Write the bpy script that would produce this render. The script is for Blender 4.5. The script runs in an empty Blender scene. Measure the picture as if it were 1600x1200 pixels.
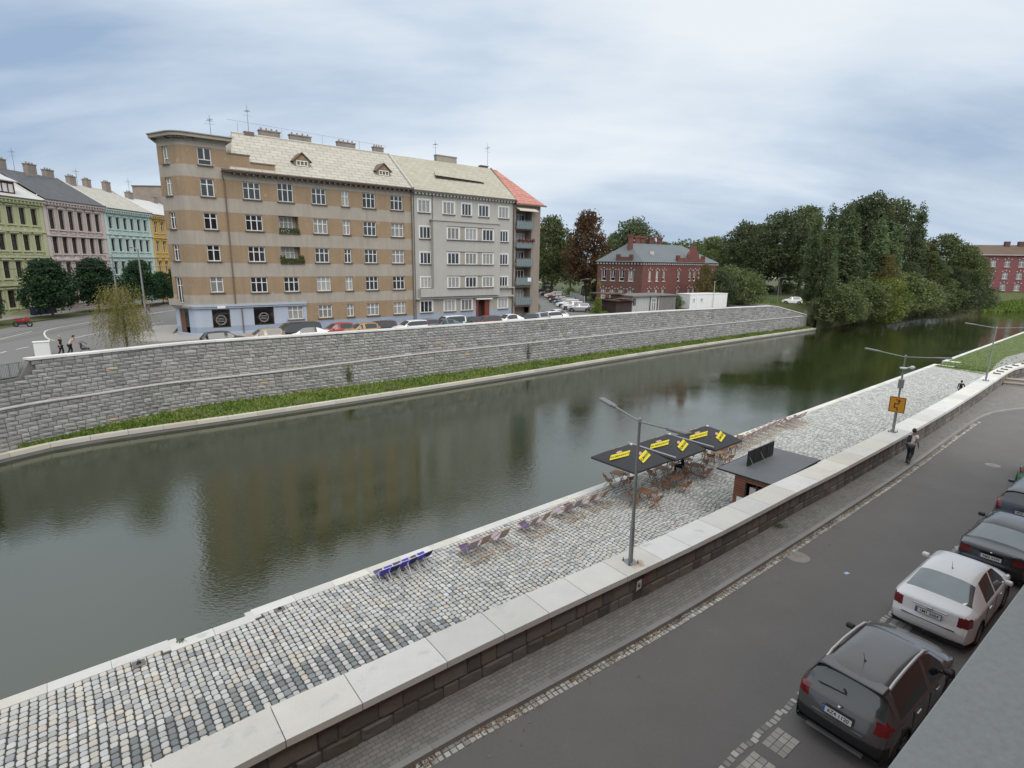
import bpy, bmesh, math, random
from mathutils import Vector, Matrix, Euler, noise as mnoise
S = bpy.context.scene
COL = S.collection
PI = math.pi
R = math.radians
rnd = random.Random(7)

# ------------------------------------------------------------------ camera
F_PX, PITCH, ROLL, CAM_H = 865.0, math.atan(191.7/865.0), 0.0143, 9.0
_f = Vector((0, math.cos(PITCH), -math.sin(PITCH)))
_r0 = Vector((1, 0, 0)); _u0 = _r0.cross(_f)
_r = _r0*math.cos(ROLL) + _u0*math.sin(ROLL)
_u = -_r0*math.sin(ROLL) + _u0*math.cos(ROLL)
cam_d = bpy.data.cameras.new('camera'); cam = bpy.data.objects.new('camera', cam_d); COL.objects.link(cam)
cam_d.sensor_width = 36; cam_d.lens = 36*F_PX/1600; cam_d.clip_start = 0.05; cam_d.clip_end = 6000
mw = Matrix.Identity(4)
for i in range(3):
    mw[i][0] = _r[i]; mw[i][1] = _u[i]; mw[i][2] = -_f[i]
mw[0][3], mw[1][3], mw[2][3] = 0, 0, CAM_H
cam.matrix_world = mw
S.camera = cam

# ------------------------------------------------------------------ sky, sun, exposure
SUN_EL, SUN_AZ = 52, 158     # degrees; azimuth the light comes from, clockwise from +Y
world = bpy.data.worlds.new('World'); S.world = world; world.use_nodes = True
def sky():
    nt = world.node_tree; N = nt.nodes; L = nt.links; N.clear()
    out = N.new('ShaderNodeOutputWorld'); bg = N.new('ShaderNodeBackground'); bg.inputs[1].default_value = 0.1
    L.new(bg.outputs[0], out.inputs[0])
    st = N.new('ShaderNodeTexSky'); st.sky_type = 'NISHITA'; st.sun_disc = False
    st.sun_elevation = R(SUN_EL); st.sun_rotation = R(SUN_AZ); st.altitude = 200; st.dust_density = 2.0
    tc = N.new('ShaderNodeTexCoord'); sep = N.new('ShaderNodeSeparateXYZ'); L.new(tc.outputs['Generated'], sep.inputs[0])
    def math_(op, a, b=None, clamp=False):
        n = N.new('ShaderNodeMath'); n.operation = op; n.use_clamp = clamp
        for k, v in enumerate((a, b)):
            if v is None: continue
            if isinstance(v, (int, float)): n.inputs[k].default_value = v
            else: L.new(v, n.inputs[k])
        return n.outputs[0]
    zz = math_('MAXIMUM', sep.outputs[2], 0.0)
    den = math_('ADD', zz, 0.30)
    comb = N.new('ShaderNodeCombineXYZ')
    L.new(math_('DIVIDE', sep.outputs[0], den), comb.inputs[0]); L.new(math_('DIVIDE', sep.outputs[1], den), comb.inputs[1])
    def noise(scale, detail, rough, dist, mapping):
        mp = N.new('ShaderNodeMapping'); mp.inputs['Location'].default_value = mapping[0]
        mp.inputs['Rotation'].default_value = (0, 0, mapping[1]); mp.inputs['Scale'].default_value = mapping[2]
        L.new(comb.outputs[0], mp.inputs[0])
        n = N.new('ShaderNodeTexNoise'); n.inputs['Scale'].default_value = scale; n.inputs['Detail'].default_value = detail
        n.inputs['Roughness'].default_value = rough; n.inputs['Distortion'].default_value = dist
        L.new(mp.outputs[0], n.inputs['Vector']); return n.outputs['Fac']
    n1 = noise(0.95, 6, 0.50, 0.35, ((3.1, 1.9, 0), R(-12), (0.6, 1.25, 1)))
    n2 = noise(3.2, 8, 0.6, 0.2, ((9.0, 4.0, 0), R(-10), (0.5, 1.7, 1)))
    n = math_('ADD', math_('MULTIPLY', n1, 0.84), math_('MULTIPLY', n2, 0.16))
    # thicker and whiter overhead, thinner (bluer) low down
    fac = math_('ADD', n, math_('MULTIPLY', math_('SUBTRACT', zz, 0.16), 0.40))
    cr = N.new('ShaderNodeValToRGB'); e = cr.color_ramp.elements
    e[0].position = 0.36; e[0].color = (0.25, 0.34, 0.47, 1)
    e[1].position = 0.66; e[1].color = (0.64, 0.68, 0.71, 1)
    a = e.new(0.44); a.color = (0.38, 0.455, 0.555, 1)
    b = e.new(0.50); b.color = (0.46, 0.535, 0.625, 1)
    b = e.new(0.56); b.color = (0.55, 0.605, 0.665, 1)
    L.new(fac, cr.inputs[0])
    # far cloud deck near the horizon
    hz = N.new('ShaderNodeMapRange'); hz.inputs[1].default_value = 0.0; hz.inputs[2].default_value = 0.11
    hz.inputs[3].default_value = 0.75; hz.inputs[4].default_value = 0.0; L.new(zz, hz.inputs[0])
    m0 = N.new('ShaderNodeMix'); m0.data_type = 'RGBA'
    L.new(hz.outputs[0], m0.inputs[0]); L.new(cr.outputs[0], m0.inputs[6]); m0.inputs[7].default_value = (0.42, 0.51, 0.63, 1)
    sc = N.new('ShaderNodeVectorMath'); sc.operation = 'SCALE'; sc.inputs[3].default_value = 9.9
    L.new(m0.outputs[2], sc.inputs[0])
    mx = N.new('ShaderNodeMix'); mx.data_type = 'RGBA'; mx.inputs[0].default_value = 0.93
    L.new(st.outputs[0], mx.inputs[6]); L.new(sc.outputs[0], mx.inputs[7])
    L.new(mx.outputs[2], bg.inputs[0])
sky()
sl = bpy.data.lights.new('sun', 'SUN'); sl.energy = 1.7; sl.angle = R(60); sl.color = (1.0, 0.96, 0.9)
sun = bpy.data.objects.new('sun', sl); COL.objects.link(sun)
_az, _el = R(SUN_AZ), R(SUN_EL)
_sd = Vector((math.sin(_az)*math.cos(_el), math.cos(_az)*math.cos(_el), math.sin(_el)))
sun.rotation_euler = _sd.to_track_quat('Z', 'Y').to_euler(); sun.location = _sd*60
S.view_settings.view_transform = 'Standard'; S.view_settings.look = 'None'
S.view_settings.exposure = 0.46; S.view_settings.gamma = 1.0
try:
    S.cycles.max_bounces = 6; S.cycles.transparent_max_bounces = 6
except Exception: pass

# ------------------------------------------------------------------ helpers
def P(px, py, z):                       # a point of the photograph set down on the level z
    d = _f + _r*((px-800)/F_PX) - _u*((py-600)/F_PX)
    t = (z-CAM_H)/d.z
    return Vector((d.x*t, d.y*t, z))
def PD(px, py, dist):                   # a point of the photograph at forward distance dist
    d = _f + _r*((px-800)/F_PX) - _u*((py-600)/F_PX)
    t = dist/d.y
    return Vector((d.x*t, d.y*t, CAM_H + d.z*t))
V = Vector
class MB:
    def __init__(s): s.v=[]; s.f=[]; s.m=[]; s.c=[]; s.s=[]; s.u=[]
    def face(s, pts, m=0, col=None, smooth=False, uv=None):
        b=len(s.v); s.v.extend([tuple(p) for p in pts]); s.f.append(tuple(range(b,b+len(pts))))
        s.m.append(m); s.c.append(col); s.s.append(smooth); s.u.append(uv)
    def grid(s, rows, m=0, col=None, smooth=True, close=False):
        b=len(s.v); nr=len(rows); nc=len(rows[0])
        for r in rows: s.v.extend([tuple(p) for p in r])
        for i in range(nr-1):
            for j in range(nc if close else nc-1):
                j2=(j+1)%nc
                s.f.append((b+i*nc+j, b+i*nc+j2, b+(i+1)*nc+j2, b+(i+1)*nc+j)); s.m.append(m if not callable(m) else m(i,j)); s.c.append(col); s.s.append(smooth); s.u.append(None)
    def box(s, x0,x1,y0,y1,z0,z1, m=0, col=None, T=None, bevel=0):
        if bevel>0 and min(x1-x0,y1-y0,z1-z0)>2.2*bevel:
            b=bevel
            lay=[(z0,b),(z0+b,0),(z1-b,0),(z1,b)]
            rows=[]
            for z,i in lay:
                rows.append([V((x0+i,y0+b if i==0 else y0+i,z)),V((x0+b if i==0 else x0+i,y0+i,z)),V((x1-b if i==0 else x1-i,y0+i,z)),V((x1-i,y0+b if i==0 else y0+i,z)),
                             V((x1-i,y1-b if i==0 else y1-i,z)),V((x1-b if i==0 else x1-i,y1-i,z)),V((x0+b if i==0 else x0+i,y1-i,z)),V((x0+i,y1-b if i==0 else y1-i,z))])
            if T is not None: rows=[[T@p for p in r] for r in rows]
            s.grid(rows,m,col,False,True)
            s.face(rows[-1],m,col); s.face(list(reversed(rows[0])),m,col); return
        p=[V((x,y,z)) for z in (z0,z1) for y in (y0,y1) for x in (x0,x1)]
        if T is not None: p=[T@q for q in p]
        for q in ((0,2,3,1),(4,5,7,6),(0,1,5,4),(2,6,7,3),(0,4,6,2),(1,3,7,5)):
            s.face([p[k] for k in q],m,col)
    def tube(s, a, b, r, n=6, r1=None, m=0, col=None, cap=True):
        a=V(a); b=V(b); r1=r if r1 is None else r1
        d=(b-a); 
        if d.length<1e-6: return
        q=d.to_track_quat('Z','Y')
        ra=[a+q@V((math.cos(2*PI*k/n)*r,math.sin(2*PI*k/n)*r,0)) for k in range(n)]
        rb=[b+q@V((math.cos(2*PI*k/n)*r1,math.sin(2*PI*k/n)*r1,0)) for k in range(n)]
        s.grid([ra,rb],m,col,True,True)
        if cap: s.face(rb,m,col); s.face(list(reversed(ra)),m,col)
    def lathe(s, c, prof, n=16, m=0, col=None):   # prof: (r,z)
        rows=[[V((c[0]+r*math.cos(2*PI*k/n), c[1]+r*math.sin(2*PI*k/n), c[2]+z)) for k in range(n)] for r,z in prof]
        s.grid(rows,m,col,True,True)
    def prism(s, poly, z0, z1, m=0, col=None, top=True, bot=True, mt=None):
        n=len(poly)
        for i in range(n):
            a=poly[i]; b=poly[(i+1)%n]
            s.face([(a[0],a[1],z0),(b[0],b[1],z0),(b[0],b[1],z1),(a[0],a[1],z1)],m,col)
        if top: s.face([(p[0],p[1],z1) for p in poly],m if mt is None else mt,col)
        if bot: s.face([(p[0],p[1],z0) for p in reversed(poly)],m,col)
    def build(s, name, mats, parent=None, loc=None, rotz=0, merge=False):
        me=bpy.data.meshes.new(name); me.from_pydata(s.v,[],s.f)
        if not isinstance(mats,(list,tuple)): mats=[mats]
        for k in mats: me.materials.append(k)
        me.polygons.foreach_set('material_index',s.m); me.polygons.foreach_set('use_smooth',s.s)
        uvl=me.uv_layers.new(name='UVMap'); uv=[]; hc=any(c is not None for c in s.c); cc=[]
        for f,u,c in zip(s.f,s.u,s.c):
            if u is not None: 
                for q in u: uv.extend(q)
            else:
                p=[s.v[k] for k in f]
                a=V(p[1])-V(p[0]); b=V(p[-1])-V(p[0]); n=a.cross(b)
                if n.length>1e-12: n.normalize()
                if abs(n.z)>0.75:
                    for q in p: uv.extend((q[0],q[1]))
                else:
                    t=V((-n.y,n.x,0)); 
                    if t.length<1e-6: t=V((1,0,0))
                    t.normalize()
                    for q in p: uv.extend((q[0]*t.x+q[1]*t.y,q[2]))
            if True:
                q=c if c is not None else (1,1,1)
                for _ in f: cc.extend((q[0],q[1],q[2],1))
        uvl.data.foreach_set('uv',uv)
        if True:
            ca=me.color_attributes.new('Col','FLOAT_COLOR','CORNER'); ca.data.foreach_set('color',cc)
        me.update()
        o=bpy.data.objects.new(name,me); COL.objects.link(o)
        if parent is not None: o.parent=parent
        if loc is not None: o.location=loc
        if rotz: o.rotation_euler=(0,0,rotz)
        if merge:
            bm=bmesh.new(); bm.from_mesh(me); bmesh.ops.remove_doubles(bm,verts=bm.verts,dist=1e-4); bm.to_mesh(me); bm.free()
        return o
def tag(o,label=None,cat=None,group=None,kind=None):
    if label: o['label']=label
    if cat: o['category']=cat
    if group: o['group']=group
    if kind: o['kind']=kind
    return o
def empty(name,loc=(0,0,0),rz=0,label=None,cat=None,group=None):
    o=bpy.data.objects.new(name,None); COL.objects.link(o); o.location=loc; o.rotation_euler=(0,0,rz)
    o.empty_display_size=0.3
    return tag(o,label,cat,group)
def kids(o): return [c for c in COL.objects if c.parent==o]
def copy_tree(o,parent=None):
    c=o.copy(); COL.objects.link(c)
    if parent is not None: c.parent=parent
    for ch in o.children: copy_tree(ch,c)
    return c

# ------------------------------------------------------------------ materials
def mat(name, base, rough=0.8, var=0.12, scale=1.5, fine=0.06, fscale=25, metal=0.0, spec=0.5, bump=0.0, bscale=30, attr=False, streak=0, coat=0, coords='Object', rand=0.0, ior=None, stain=None):
    m=bpy.data.materials.new(name); m.use_nodes=True; nt=m.node_tree; N=nt.nodes; L=nt.links
    bs=N['Principled BSDF']; bs.inputs['Roughness'].default_value=rough; bs.inputs['Metallic'].default_value=metal
    bs.inputs['Specular IOR Level'].default_value=spec
    if coat: bs.inputs['Coat Weight'].default_value=coat; bs.inputs['Coat Roughness'].default_value=0.04
    if ior: bs.inputs['IOR'].default_value=ior
    tc=N.new('ShaderNodeTexCoord'); co=tc.outputs[coords]
    def tex(sc,det=4,stretch=None):
        n=N.new('ShaderNodeTexNoise'); n.inputs['Scale'].default_value=sc; n.inputs['Detail'].default_value=det; n.inputs['Roughness'].default_value=0.6
        if stretch:
            mp=N.new('ShaderNodeMapping'); mp.inputs['Scale'].default_value=stretch; L.new(co,mp.inputs[0]); L.new(mp.outputs[0],n.inputs['Vector'])
        else: L.new(co,n.inputs['Vector'])
        return n.outputs['Fac']
    def mad(a,mul,add):
        n=N.new('ShaderNodeMath'); n.operation='MULTIPLY_ADD'; L.new(a,n.inputs[0]); n.inputs[1].default_value=mul; n.inputs[2].default_value=add; return n.outputs[0]
    f=mad(tex(scale,5),2*var,1-var)
    def mul(a,b):
        n=N.new('ShaderNodeMath'); n.operation='MULTIPLY'; L.new(a,n.inputs[0]); L.new(b,n.inputs[1]); return n.outputs[0]
    if fine: f=mul(f,mad(tex(fscale,3),2*fine,1-fine))
    if streak: f=mul(f,mad(tex(1.0,4,(2.2,2.2,0.22)),2*streak,1-streak))
    if rand:
        oi=N.new('ShaderNodeObjectInfo'); f=mul(f,mad(oi.outputs['Random'],2*rand,1-rand))
    vm=N.new('ShaderNodeVectorMath'); vm.operation='SCALE'; vm.inputs[0].default_value=base[:3]; L.new(f,vm.inputs[3]); c=vm.outputs[0]
    if attr:
        at=N.new('ShaderNodeAttribute'); at.attribute_name='Col'
        v2=N.new('ShaderNodeVectorMath'); v2.operation='MULTIPLY'; L.new(c,v2.inputs[0]); L.new(at.outputs['Color'],v2.inputs[1]); c=v2.outputs[0]
    if stain:
        sc_,lo,col_=stain; rp=N.new('ShaderNodeMapRange'); L.new(tex(sc_,6),rp.inputs[0]); rp.inputs[1].default_value=lo; rp.inputs[2].default_value=lo+0.12
        mx=N.new('ShaderNodeMix'); mx.data_type='RGBA'; L.new(rp.outputs[0],mx.inputs[0]); L.new(c,mx.inputs[6]); mx.inputs[7].default_value=(*col_,1); c=mx.outputs[2]
    L.new(c,bs.inputs['Base Color'])
    if bump:
        b=N.new('ShaderNodeBump'); b.inputs['Strength'].default_value=bump; b.inputs['Distance'].default_value=0.02; L.new(tex(bscale,4),b.inputs['Height']); L.new(b.outputs[0],bs.inputs['Normal'])
    return m
def brickmat(name,c1,c2,mortar,w,h,ms=0.012,rough=0.85,offset=0.5,bump=0.4,coords='UV',bias=0,var=0.15,attr=False,rot=0,freq=2):
    m=bpy.data.materials.new(name); m.use_nodes=True; nt=m.node_tree; N=nt.nodes; L=nt.links
    bs=N['Principled BSDF']; bs.inputs['Roughness'].default_value=rough
    tc=N.new('ShaderNodeTexCoord'); br=N.new('ShaderNodeTexBrick')
    mp=N.new('ShaderNodeMapping'); mp.inputs['Rotation'].default_value=(0,0,rot); L.new(tc.outputs[coords],mp.inputs[0]); L.new(mp.outputs[0],br.inputs['Vector'])
    br.inputs['Color1'].default_value=(*c1,1); br.inputs['Color2'].default_value=(*c2,1); br.inputs['Mortar'].default_value=(*mortar,1)
    br.inputs['Scale'].default_value=1; br.inputs['Brick Width'].default_value=w; br.inputs['Row Height'].default_value=h; br.inputs['Mortar Size'].default_value=ms; br.inputs['Mortar Smooth'].default_value=0.1
    br.inputs['Bias'].default_value=bias; br.offset=offset; br.offset_frequency=freq
    n=N.new('ShaderNodeTexNoise'); n.inputs['Scale'].default_value=1.3; n.inputs['Detail'].default_value=6; L.new(tc.outputs['Object'],n.inputs['Vector'])
    ma=N.new('ShaderNodeMath'); ma.operation='MULTIPLY_ADD'; L.new(n.outputs['Fac'],ma.inputs[0]); ma.inputs[1].default_value=2*var; ma.inputs[2].default_value=1-var
    vm=N.new('ShaderNodeVectorMath'); vm.operation='SCALE'; L.new(br.outputs['Color'],vm.inputs[0]); L.new(ma.outputs[0],vm.inputs[3])
    L.new(vm.outputs[0],bs.inputs['Base Color'])
    if bump:
        b=N.new('ShaderNodeBump'); b.inputs['Strength'].default_value=bump; b.inputs['Distance'].default_value=0.02; b.invert=True; L.new(br.outputs['Fac'],b.inputs['Height']); L.new(b.outputs[0],bs.inputs['Normal'])
    return m
def leafmat(name,cols,rough=0.6,transl=0.35):
    m=bpy.data.materials.new(name); m.use_nodes=True; nt=m.node_tree; N=nt.nodes; L=nt.links
    bs=N['Principled BSDF']; bs.inputs['Roughness'].default_value=rough; bs.inputs['Specular IOR Level'].default_value=0.25
    g=N.new('ShaderNodeNewGeometry'); cr=N.new('ShaderNodeValToRGB'); e=cr.color_ramp.elements
    e[0].color=(*cols[0],1); e[1].color=(*cols[-1],1)
    for k,c in enumerate(cols[1:-1]): q=e.new((k+1)/(len(cols)-1)); q.color=(*c,1)
    oi=N.new('ShaderNodeObjectInfo'); tc=N.new('ShaderNodeTexCoord'); n=N.new('ShaderNodeTexNoise'); n.inputs['Scale'].default_value=0.38; n.inputs['Detail'].default_value=3; L.new(tc.outputs['Object'],n.inputs['Vector'])
    a=N.new('ShaderNodeMath'); a.operation='MULTIPLY_ADD'; L.new(g.outputs['Random Per Island'],a.inputs[0]); a.inputs[1].default_value=0.5
    mr=N.new('ShaderNodeMapRange'); L.new(n.outputs['Fac'],mr.inputs[0]); mr.inputs[1].default_value=0.35; mr.inputs[2].default_value=0.65; mr.inputs[3].default_value=0; mr.inputs[4].default_value=0.5
    L.new(mr.outputs[0],a.inputs[2]); L.new(a.outputs[0],cr.inputs[0])
    b=N.new('ShaderNodeMath'); b.operation='MULTIPLY_ADD'; L.new(oi.outputs['Random'],b.inputs[0]); b.inputs[1].default_value=0.5; b.inputs[2].default_value=0.75
    vm=N.new('ShaderNodeVectorMath'); vm.operation='SCALE'; L.new(cr.outputs[0],vm.inputs[0]); L.new(b.outputs[0],vm.inputs[3]); L.new(vm.outputs[0],bs.inputs['Base Color'])
    tr=N.new('ShaderNodeBsdfTranslucent'); L.new(vm.outputs[0],tr.inputs[0]); mx=N.new('ShaderNodeMixShader'); mx.inputs[0].default_value=transl
    L.new(bs.outputs[0],mx.inputs[1]); L.new(tr.outputs[0],mx.inputs[2]); L.new(mx.outputs[0],N['Material Output'].inputs[0])
    return m
def text_mesh(txt,size,depth=0.002,shear=0.0,bold=0.0):
    cu=bpy.data.curves.new('t','FONT'); cu.body=txt; cu.size=size; cu.align_x='CENTER'; cu.align_y='CENTER'; cu.extrude=depth; cu.shear=shear; cu.offset=bold
    o=bpy.data.objects.new('t',cu); COL.objects.link(o)
    dg=bpy.context.evaluated_depsgraph_get(); me=bpy.data.meshes.new_from_object(o.evaluated_get(dg))
    bpy.data.objects.remove(o); bpy.data.curves.remove(cu); return me
def obj(name,me,parent=None,m=None,matrix=None):
    o=bpy.data.objects.new(name,me); COL.objects.link(o)
    if m is not None: me.materials.clear(); me.materials.append(m)
    if parent is not None: o.parent=parent
    if matrix is not None: o.matrix_local=matrix
    return o
# polylines
def catmull(pts,n=6):
    out=[]; q=[V(p) for p in pts]
    for i in range(len(q)-1):
        p0=q[max(i-1,0)]; p1=q[i]; p2=q[i+1]; p3=q[min(i+2,len(q)-1)]
        for k in range(n):
            t=k/n; out.append(0.5*((2*p1)+(-p0+p2)*t+(2*p0-5*p1+4*p2-p3)*t*t+(-p0+3*p1-3*p2+p3)*t**3))
    out.append(q[-1]); return out
class Path:                       # planar polyline with arc length
    def __init__(s,pts):
        s.p=[V((p[0],p[1])) for p in pts]; s.l=[0]
        for a,b in zip(s.p,s.p[1:]): s.l.append(s.l[-1]+(b-a).length)
        s.n=s.l[-1]
    def at(s,t):
        t=max(0,min(s.n-1e-6,t)); i=0; lo,hi=0,len(s.l)-1
        while hi-lo>1:
            mid=(lo+hi)//2
            if s.l[mid]<=t: lo=mid
            else: hi=mid
        a,b=s.p[lo],s.p[lo+1]; k=(t-s.l[lo])/(s.l[lo+1]-s.l[lo]); d=(b-a).normalized()
        return a+(b-a)*k, d
    def off(s,t,o):               # o > 0: to the left of the direction
        p,d=s.at(t); return V((p.x-d.y*o,p.y+d.x*o))
    def nearest(s,q):
        best=(1e9,0)
        for i in range(len(s.p)-1):
            a,b=s.p[i],s.p[i+1]; d=b-a; k=max(0,min(1,(q-a).dot(d)/d.length_squared)); r=(q-a-d*k).length
            if r<best[0]: best=(r,s.l[i]+k*d.length)
        return best[1]
def strip(mb,path,t0,t1,o0,o1,z0,z1,step=1.5,m=0,col=None):      # a sheet between two offsets of a path
    n=max(1,int(abs(t1-t0)/step)); 
    for k in range(n):
        a=t0+(t1-t0)*k/n; b=t0+(t1-t0)*(k+1)/n
        p=[path.off(a,o0),path.off(b,o0),path.off(b,o1),path.off(a,o1)]; z=[z0,z0,z1,z1]
        mb.face([(q.x,q.y,w) for q,w in zip(p,z)],m,col,uv=[(a,o0),(b,o0),(b,o1),(a,o1)])
def bar(mb,path,t0,t1,o0,o1,z0,z1,step=1.5,m=0,col=None,gap=0):   # solid along a path
    n=max(1,int(round((t1-t0)/step)))
    lo,hi=min(o0,o1),max(o0,o1)
    for k in range(n):
        a=t0+(t1-t0)*k/n+gap/2; b=t0+(t1-t0)*(k+1)/n-gap/2
        A,B,C_,D_=path.off(a,lo),path.off(b,lo),path.off(b,hi),path.off(a,hi)
        c=col() if callable(col) else col
        for z,rev in ((z1,0),(z0,1)):
            f=[(q.x,q.y,z) for q in (A,B,C_,D_)]; mb.face(f if not rev else f[::-1],m,c)
        for q,w,u0,u1 in ((A,B,a,b),(C_,D_,b,a)):
            mb.face([(q.x,q.y,z0),(w.x,w.y,z0),(w.x,w.y,z1),(q.x,q.y,z1)],m,c,uv=[(u0,z0),(u1,z0),(u1,z1),(u0,z1)])
        if gap or k==0: mb.face([(D_.x,D_.y,z0),(A.x,A.y,z0),(A.x,A.y,z1),(D_.x,D_.y,z1)],m,c)
        if gap or k==n-1: mb.face([(B.x,B.y,z0),(C_.x,C_.y,z0),(C_.x,C_.y,z1),(B.x,B.y,z1)],m,c)
def ashlar(mb,path,t0,t1,side,zb,zt,ch,wmin,wmax,palette,out=0.05,joint=0.02,rr=None,lod=2,hj=0.15,face_o=0.0):
    # rough-faced stones on the side of a path: side -1 = right of direction; zb/zt are functions of t or numbers
    rr=rr or rnd
    fb=zb if callable(zb) else (lambda t:zb); ft=zt if callable(zt) else (lambda t:zt)
    sm=[t0+(t1-t0)*k/60 for k in range(61)]; z=min(fb(q) for q in sm); top=max(ft(q) for q in sm)
    while z<top-0.05:
        h=ch*(1+rr.uniform(-hj,hj)); t=t0-rr.uniform(0,wmax)
        while t<t1:
            w=rr.uniform(wmin,wmax); a=max(t,t0)+joint/2; b=min(t+w,t1)-joint/2; t+=w
            if b-a<0.08: continue
            tm=(a+b)/2; za=max(z,fb(tm)); zb_=min(z+h,ft(tm))-joint
            if zb_-za<0.06: continue
            c=palette(rr); n=lod; k=n+2
            bulge=out*rr.uniform(0.5,1.3)
            rows=[]
            for i in range(k):
                row=[]
                for j in range(k):
                    u=i/(k-1); v=j/(k-1)
                    edge=(i in (0,k-1)) or (j in (0,k-1))
                    o=0.0 if edge else bulge*(0.6+0.4*rr.random())
                    uu=a+(b-a)*(u if edge and i in (0,k-1) else (0.12+0.76*(u-1/(k-1))/(1-2/(k-1)) if k>3 else 0.5) if not (i in (0,k-1)) else u)
                    vv=za+(zb_-za)*(v if (j in (0,k-1)) else (0.14+0.72*(v-1/(k-1))/(1-2/(k-1)) if k>3 else 0.5))
                    q=path.off(uu,side*(o+face_o)); row.append((q.x,q.y,vv))
                rows.append(row)
            if side<0: rows=[list(r) for r in rows]
            mb.grid(rows if side>0 else rows[::-1],0,c,False)
        z+=h
# ------------------------------------------------------------------ materials of the setting
MT={}
MT['terrain']=mat('terrain_green',(0.07,0.09,0.035),0.95,0.3,0.05,0.15,2.0)
MT['asphalt']=mat('asphalt_near',(0.155,0.145,0.137),0.85,0.17,0.5,0.22,45,bump=0.25,bscale=120,stain=(2.2,0.64,(0.19,0.178,0.168)))
MT['asphalt_far']=mat('asphalt_far',(0.17,0.165,0.162),0.9,0.16,0.12,0.08,3.0)
MT['pave']=brickmat('pavement_brick',(0.19,0.18,0.165),(0.25,0.235,0.215),(0.10,0.095,0.09),0.20,0.10,0.006,0.9,var=0.2,bump=0.3)
MT['pave_far']=mat('pavement_far',(0.33,0.315,0.3),0.9,0.12,0.4,0.06,5)
MT['kerb']=mat('kerb_concrete',(0.27,0.26,0.245),0.9,0.15,0.8,0.1,20,attr=True)
MT['coping']=mat('granite_coping',(0.66,0.65,0.625),0.75,0.12,1.6,0.12,38,bump=0.12,attr=True,stain=(1.7,0.60,(0.52,0.52,0.515)))
MT['coping_far']=mat('granite_coping_far',(0.68,0.67,0.64),0.8,0.1,0.6,0.05,20,attr=True)
MT['ledge_stone']=mat('ledge_stone',(0.47,0.46,0.44),0.85,0.15,0.8,0.1,8)
MT['stone_dark']=mat('wall_stone_dark',(1,1,1),0.9,0.22,2.2,0.2,16,attr=True,bump=0.6,bscale=18)
MT['mortar_dark']=mat('mortar_dark',(0.07,0.062,0.055),0.95,0.2,3)
MT['stone_far']=mat('wall_stone_far',(1,1,1),0.9,0.16,1.2,0.2,7,attr=True,bump=0.5,bscale=9,streak=0.16)
MT['mortar_far']=mat('mortar_far',(0.17,0.165,0.158),0.95,0.2,2)
MT['sett']=mat('sett_stone',(1,1,1),0.8,0.10,3,0.12,40,attr=True,bump=0.25,bscale=60)
MT['joint']=mat('sett_joint',(0.06,0.058,0.055),0.95,0.3,1.5)
MT['grass']=leafmat('grass_blades',[(0.07,0.115,0.022),(0.12,0.185,0.035),(0.17,0.235,0.05),(0.22,0.23,0.08)],0.7,0.2)
MT['lawn']=mat('lawn_green',(0.11,0.145,0.045),0.95,0.25,0.6,0.25,6)
MT['soil']=mat('grass_soil',(0.085,0.095,0.035),0.95,0.3,0.8,0.25,8)
MT['gravel']=mat('gravel',(0.34,0.33,0.32),0.95,0.15,0.5,0.2,14)
MT['paint']=mat('road_paint',(0.62,0.61,0.58),0.8,0.1,1.2,0.2,20)
MT['iron']=mat('iron_cover',(0.30,0.27,0.235),0.65,0.15,3,0.2,30,metal=0.3)

def water_mat():
    m=bpy.data.materials.new('river_water'); m.use_nodes=True; nt=m.node_tree; N=nt.nodes; L=nt.links
    bs=N['Principled BSDF']; bs.inputs['Base Color'].default_value=(0.021,0.029,0.008,1); bs.inputs['Roughness'].default_value=0.03
    bs.inputs['IOR'].default_value=2.2; bs.inputs['Specular IOR Level'].default_value=0.5
    tc=N.new('ShaderNodeTexCoord')
    def nz(sc,det,rot,stretch,rough=0.5,dist=0.0):
        mp=N.new('ShaderNodeMapping'); mp.inputs['Rotation'].default_value=(0,0,rot); mp.inputs['Scale'].default_value=stretch; L.new(tc.outputs['Object'],mp.inputs[0])
        n=N.new('ShaderNodeTexNoise'); n.inputs['Scale'].default_value=sc; n.inputs['Detail'].default_value=det; n.inputs['Roughness'].default_value=rough; n.inputs['Distortion'].default_value=dist
        L.new(mp.outputs[0],n.inputs['Vector']); return n.outputs['Fac']
    big=nz(0.06,3,R(30),(1,1.6,1))
    mask=N.new('ShaderNodeMapRange'); L.new(big,mask.inputs[0]); mask.inputs[1].default_value=0.38; mask.inputs[2].default_value=0.60; mask.inputs[3].default_value=0.25; mask.inputs[4].default_value=1.0
    r1=nz(4.6,3,R(20),(1,1.9,1),0.5,0.5); r2=nz(0.55,2,R(-15),(1,1.7,1))
    a=N.new('ShaderNodeMath'); a.operation='MULTIPLY'; L.new(r1,a.inputs[0]); L.new(mask.outputs[0],a.inputs[1])
    b=N.new('ShaderNodeMath'); b.operation='MULTIPLY_ADD'; L.new(r2,b.inputs[0]); b.inputs[1].default_value=0.09; L.new(a.outputs[0],b.inputs[2])
    bp=N.new('ShaderNodeBump'); bp.inputs['Strength'].default_value=0.30; bp.inputs['Distance'].default_value=0.032; L.new(b.outputs[0],bp.inputs['Height']); L.new(bp.outputs[0],bs.inputs['Normal'])
    return m
MT['water']=water_mat()

def sheet(name,pts,z,m,**kw):
    mb=MB(); mb.face([(p[0],p[1],z) for p in pts]); o=mb.build(name,m); o['kind']='structure'; return o

Z_ROAD,Z_PROM,Z_WATER,Z_FAR=-0.12,-3.45,-3.95,1.1
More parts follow.
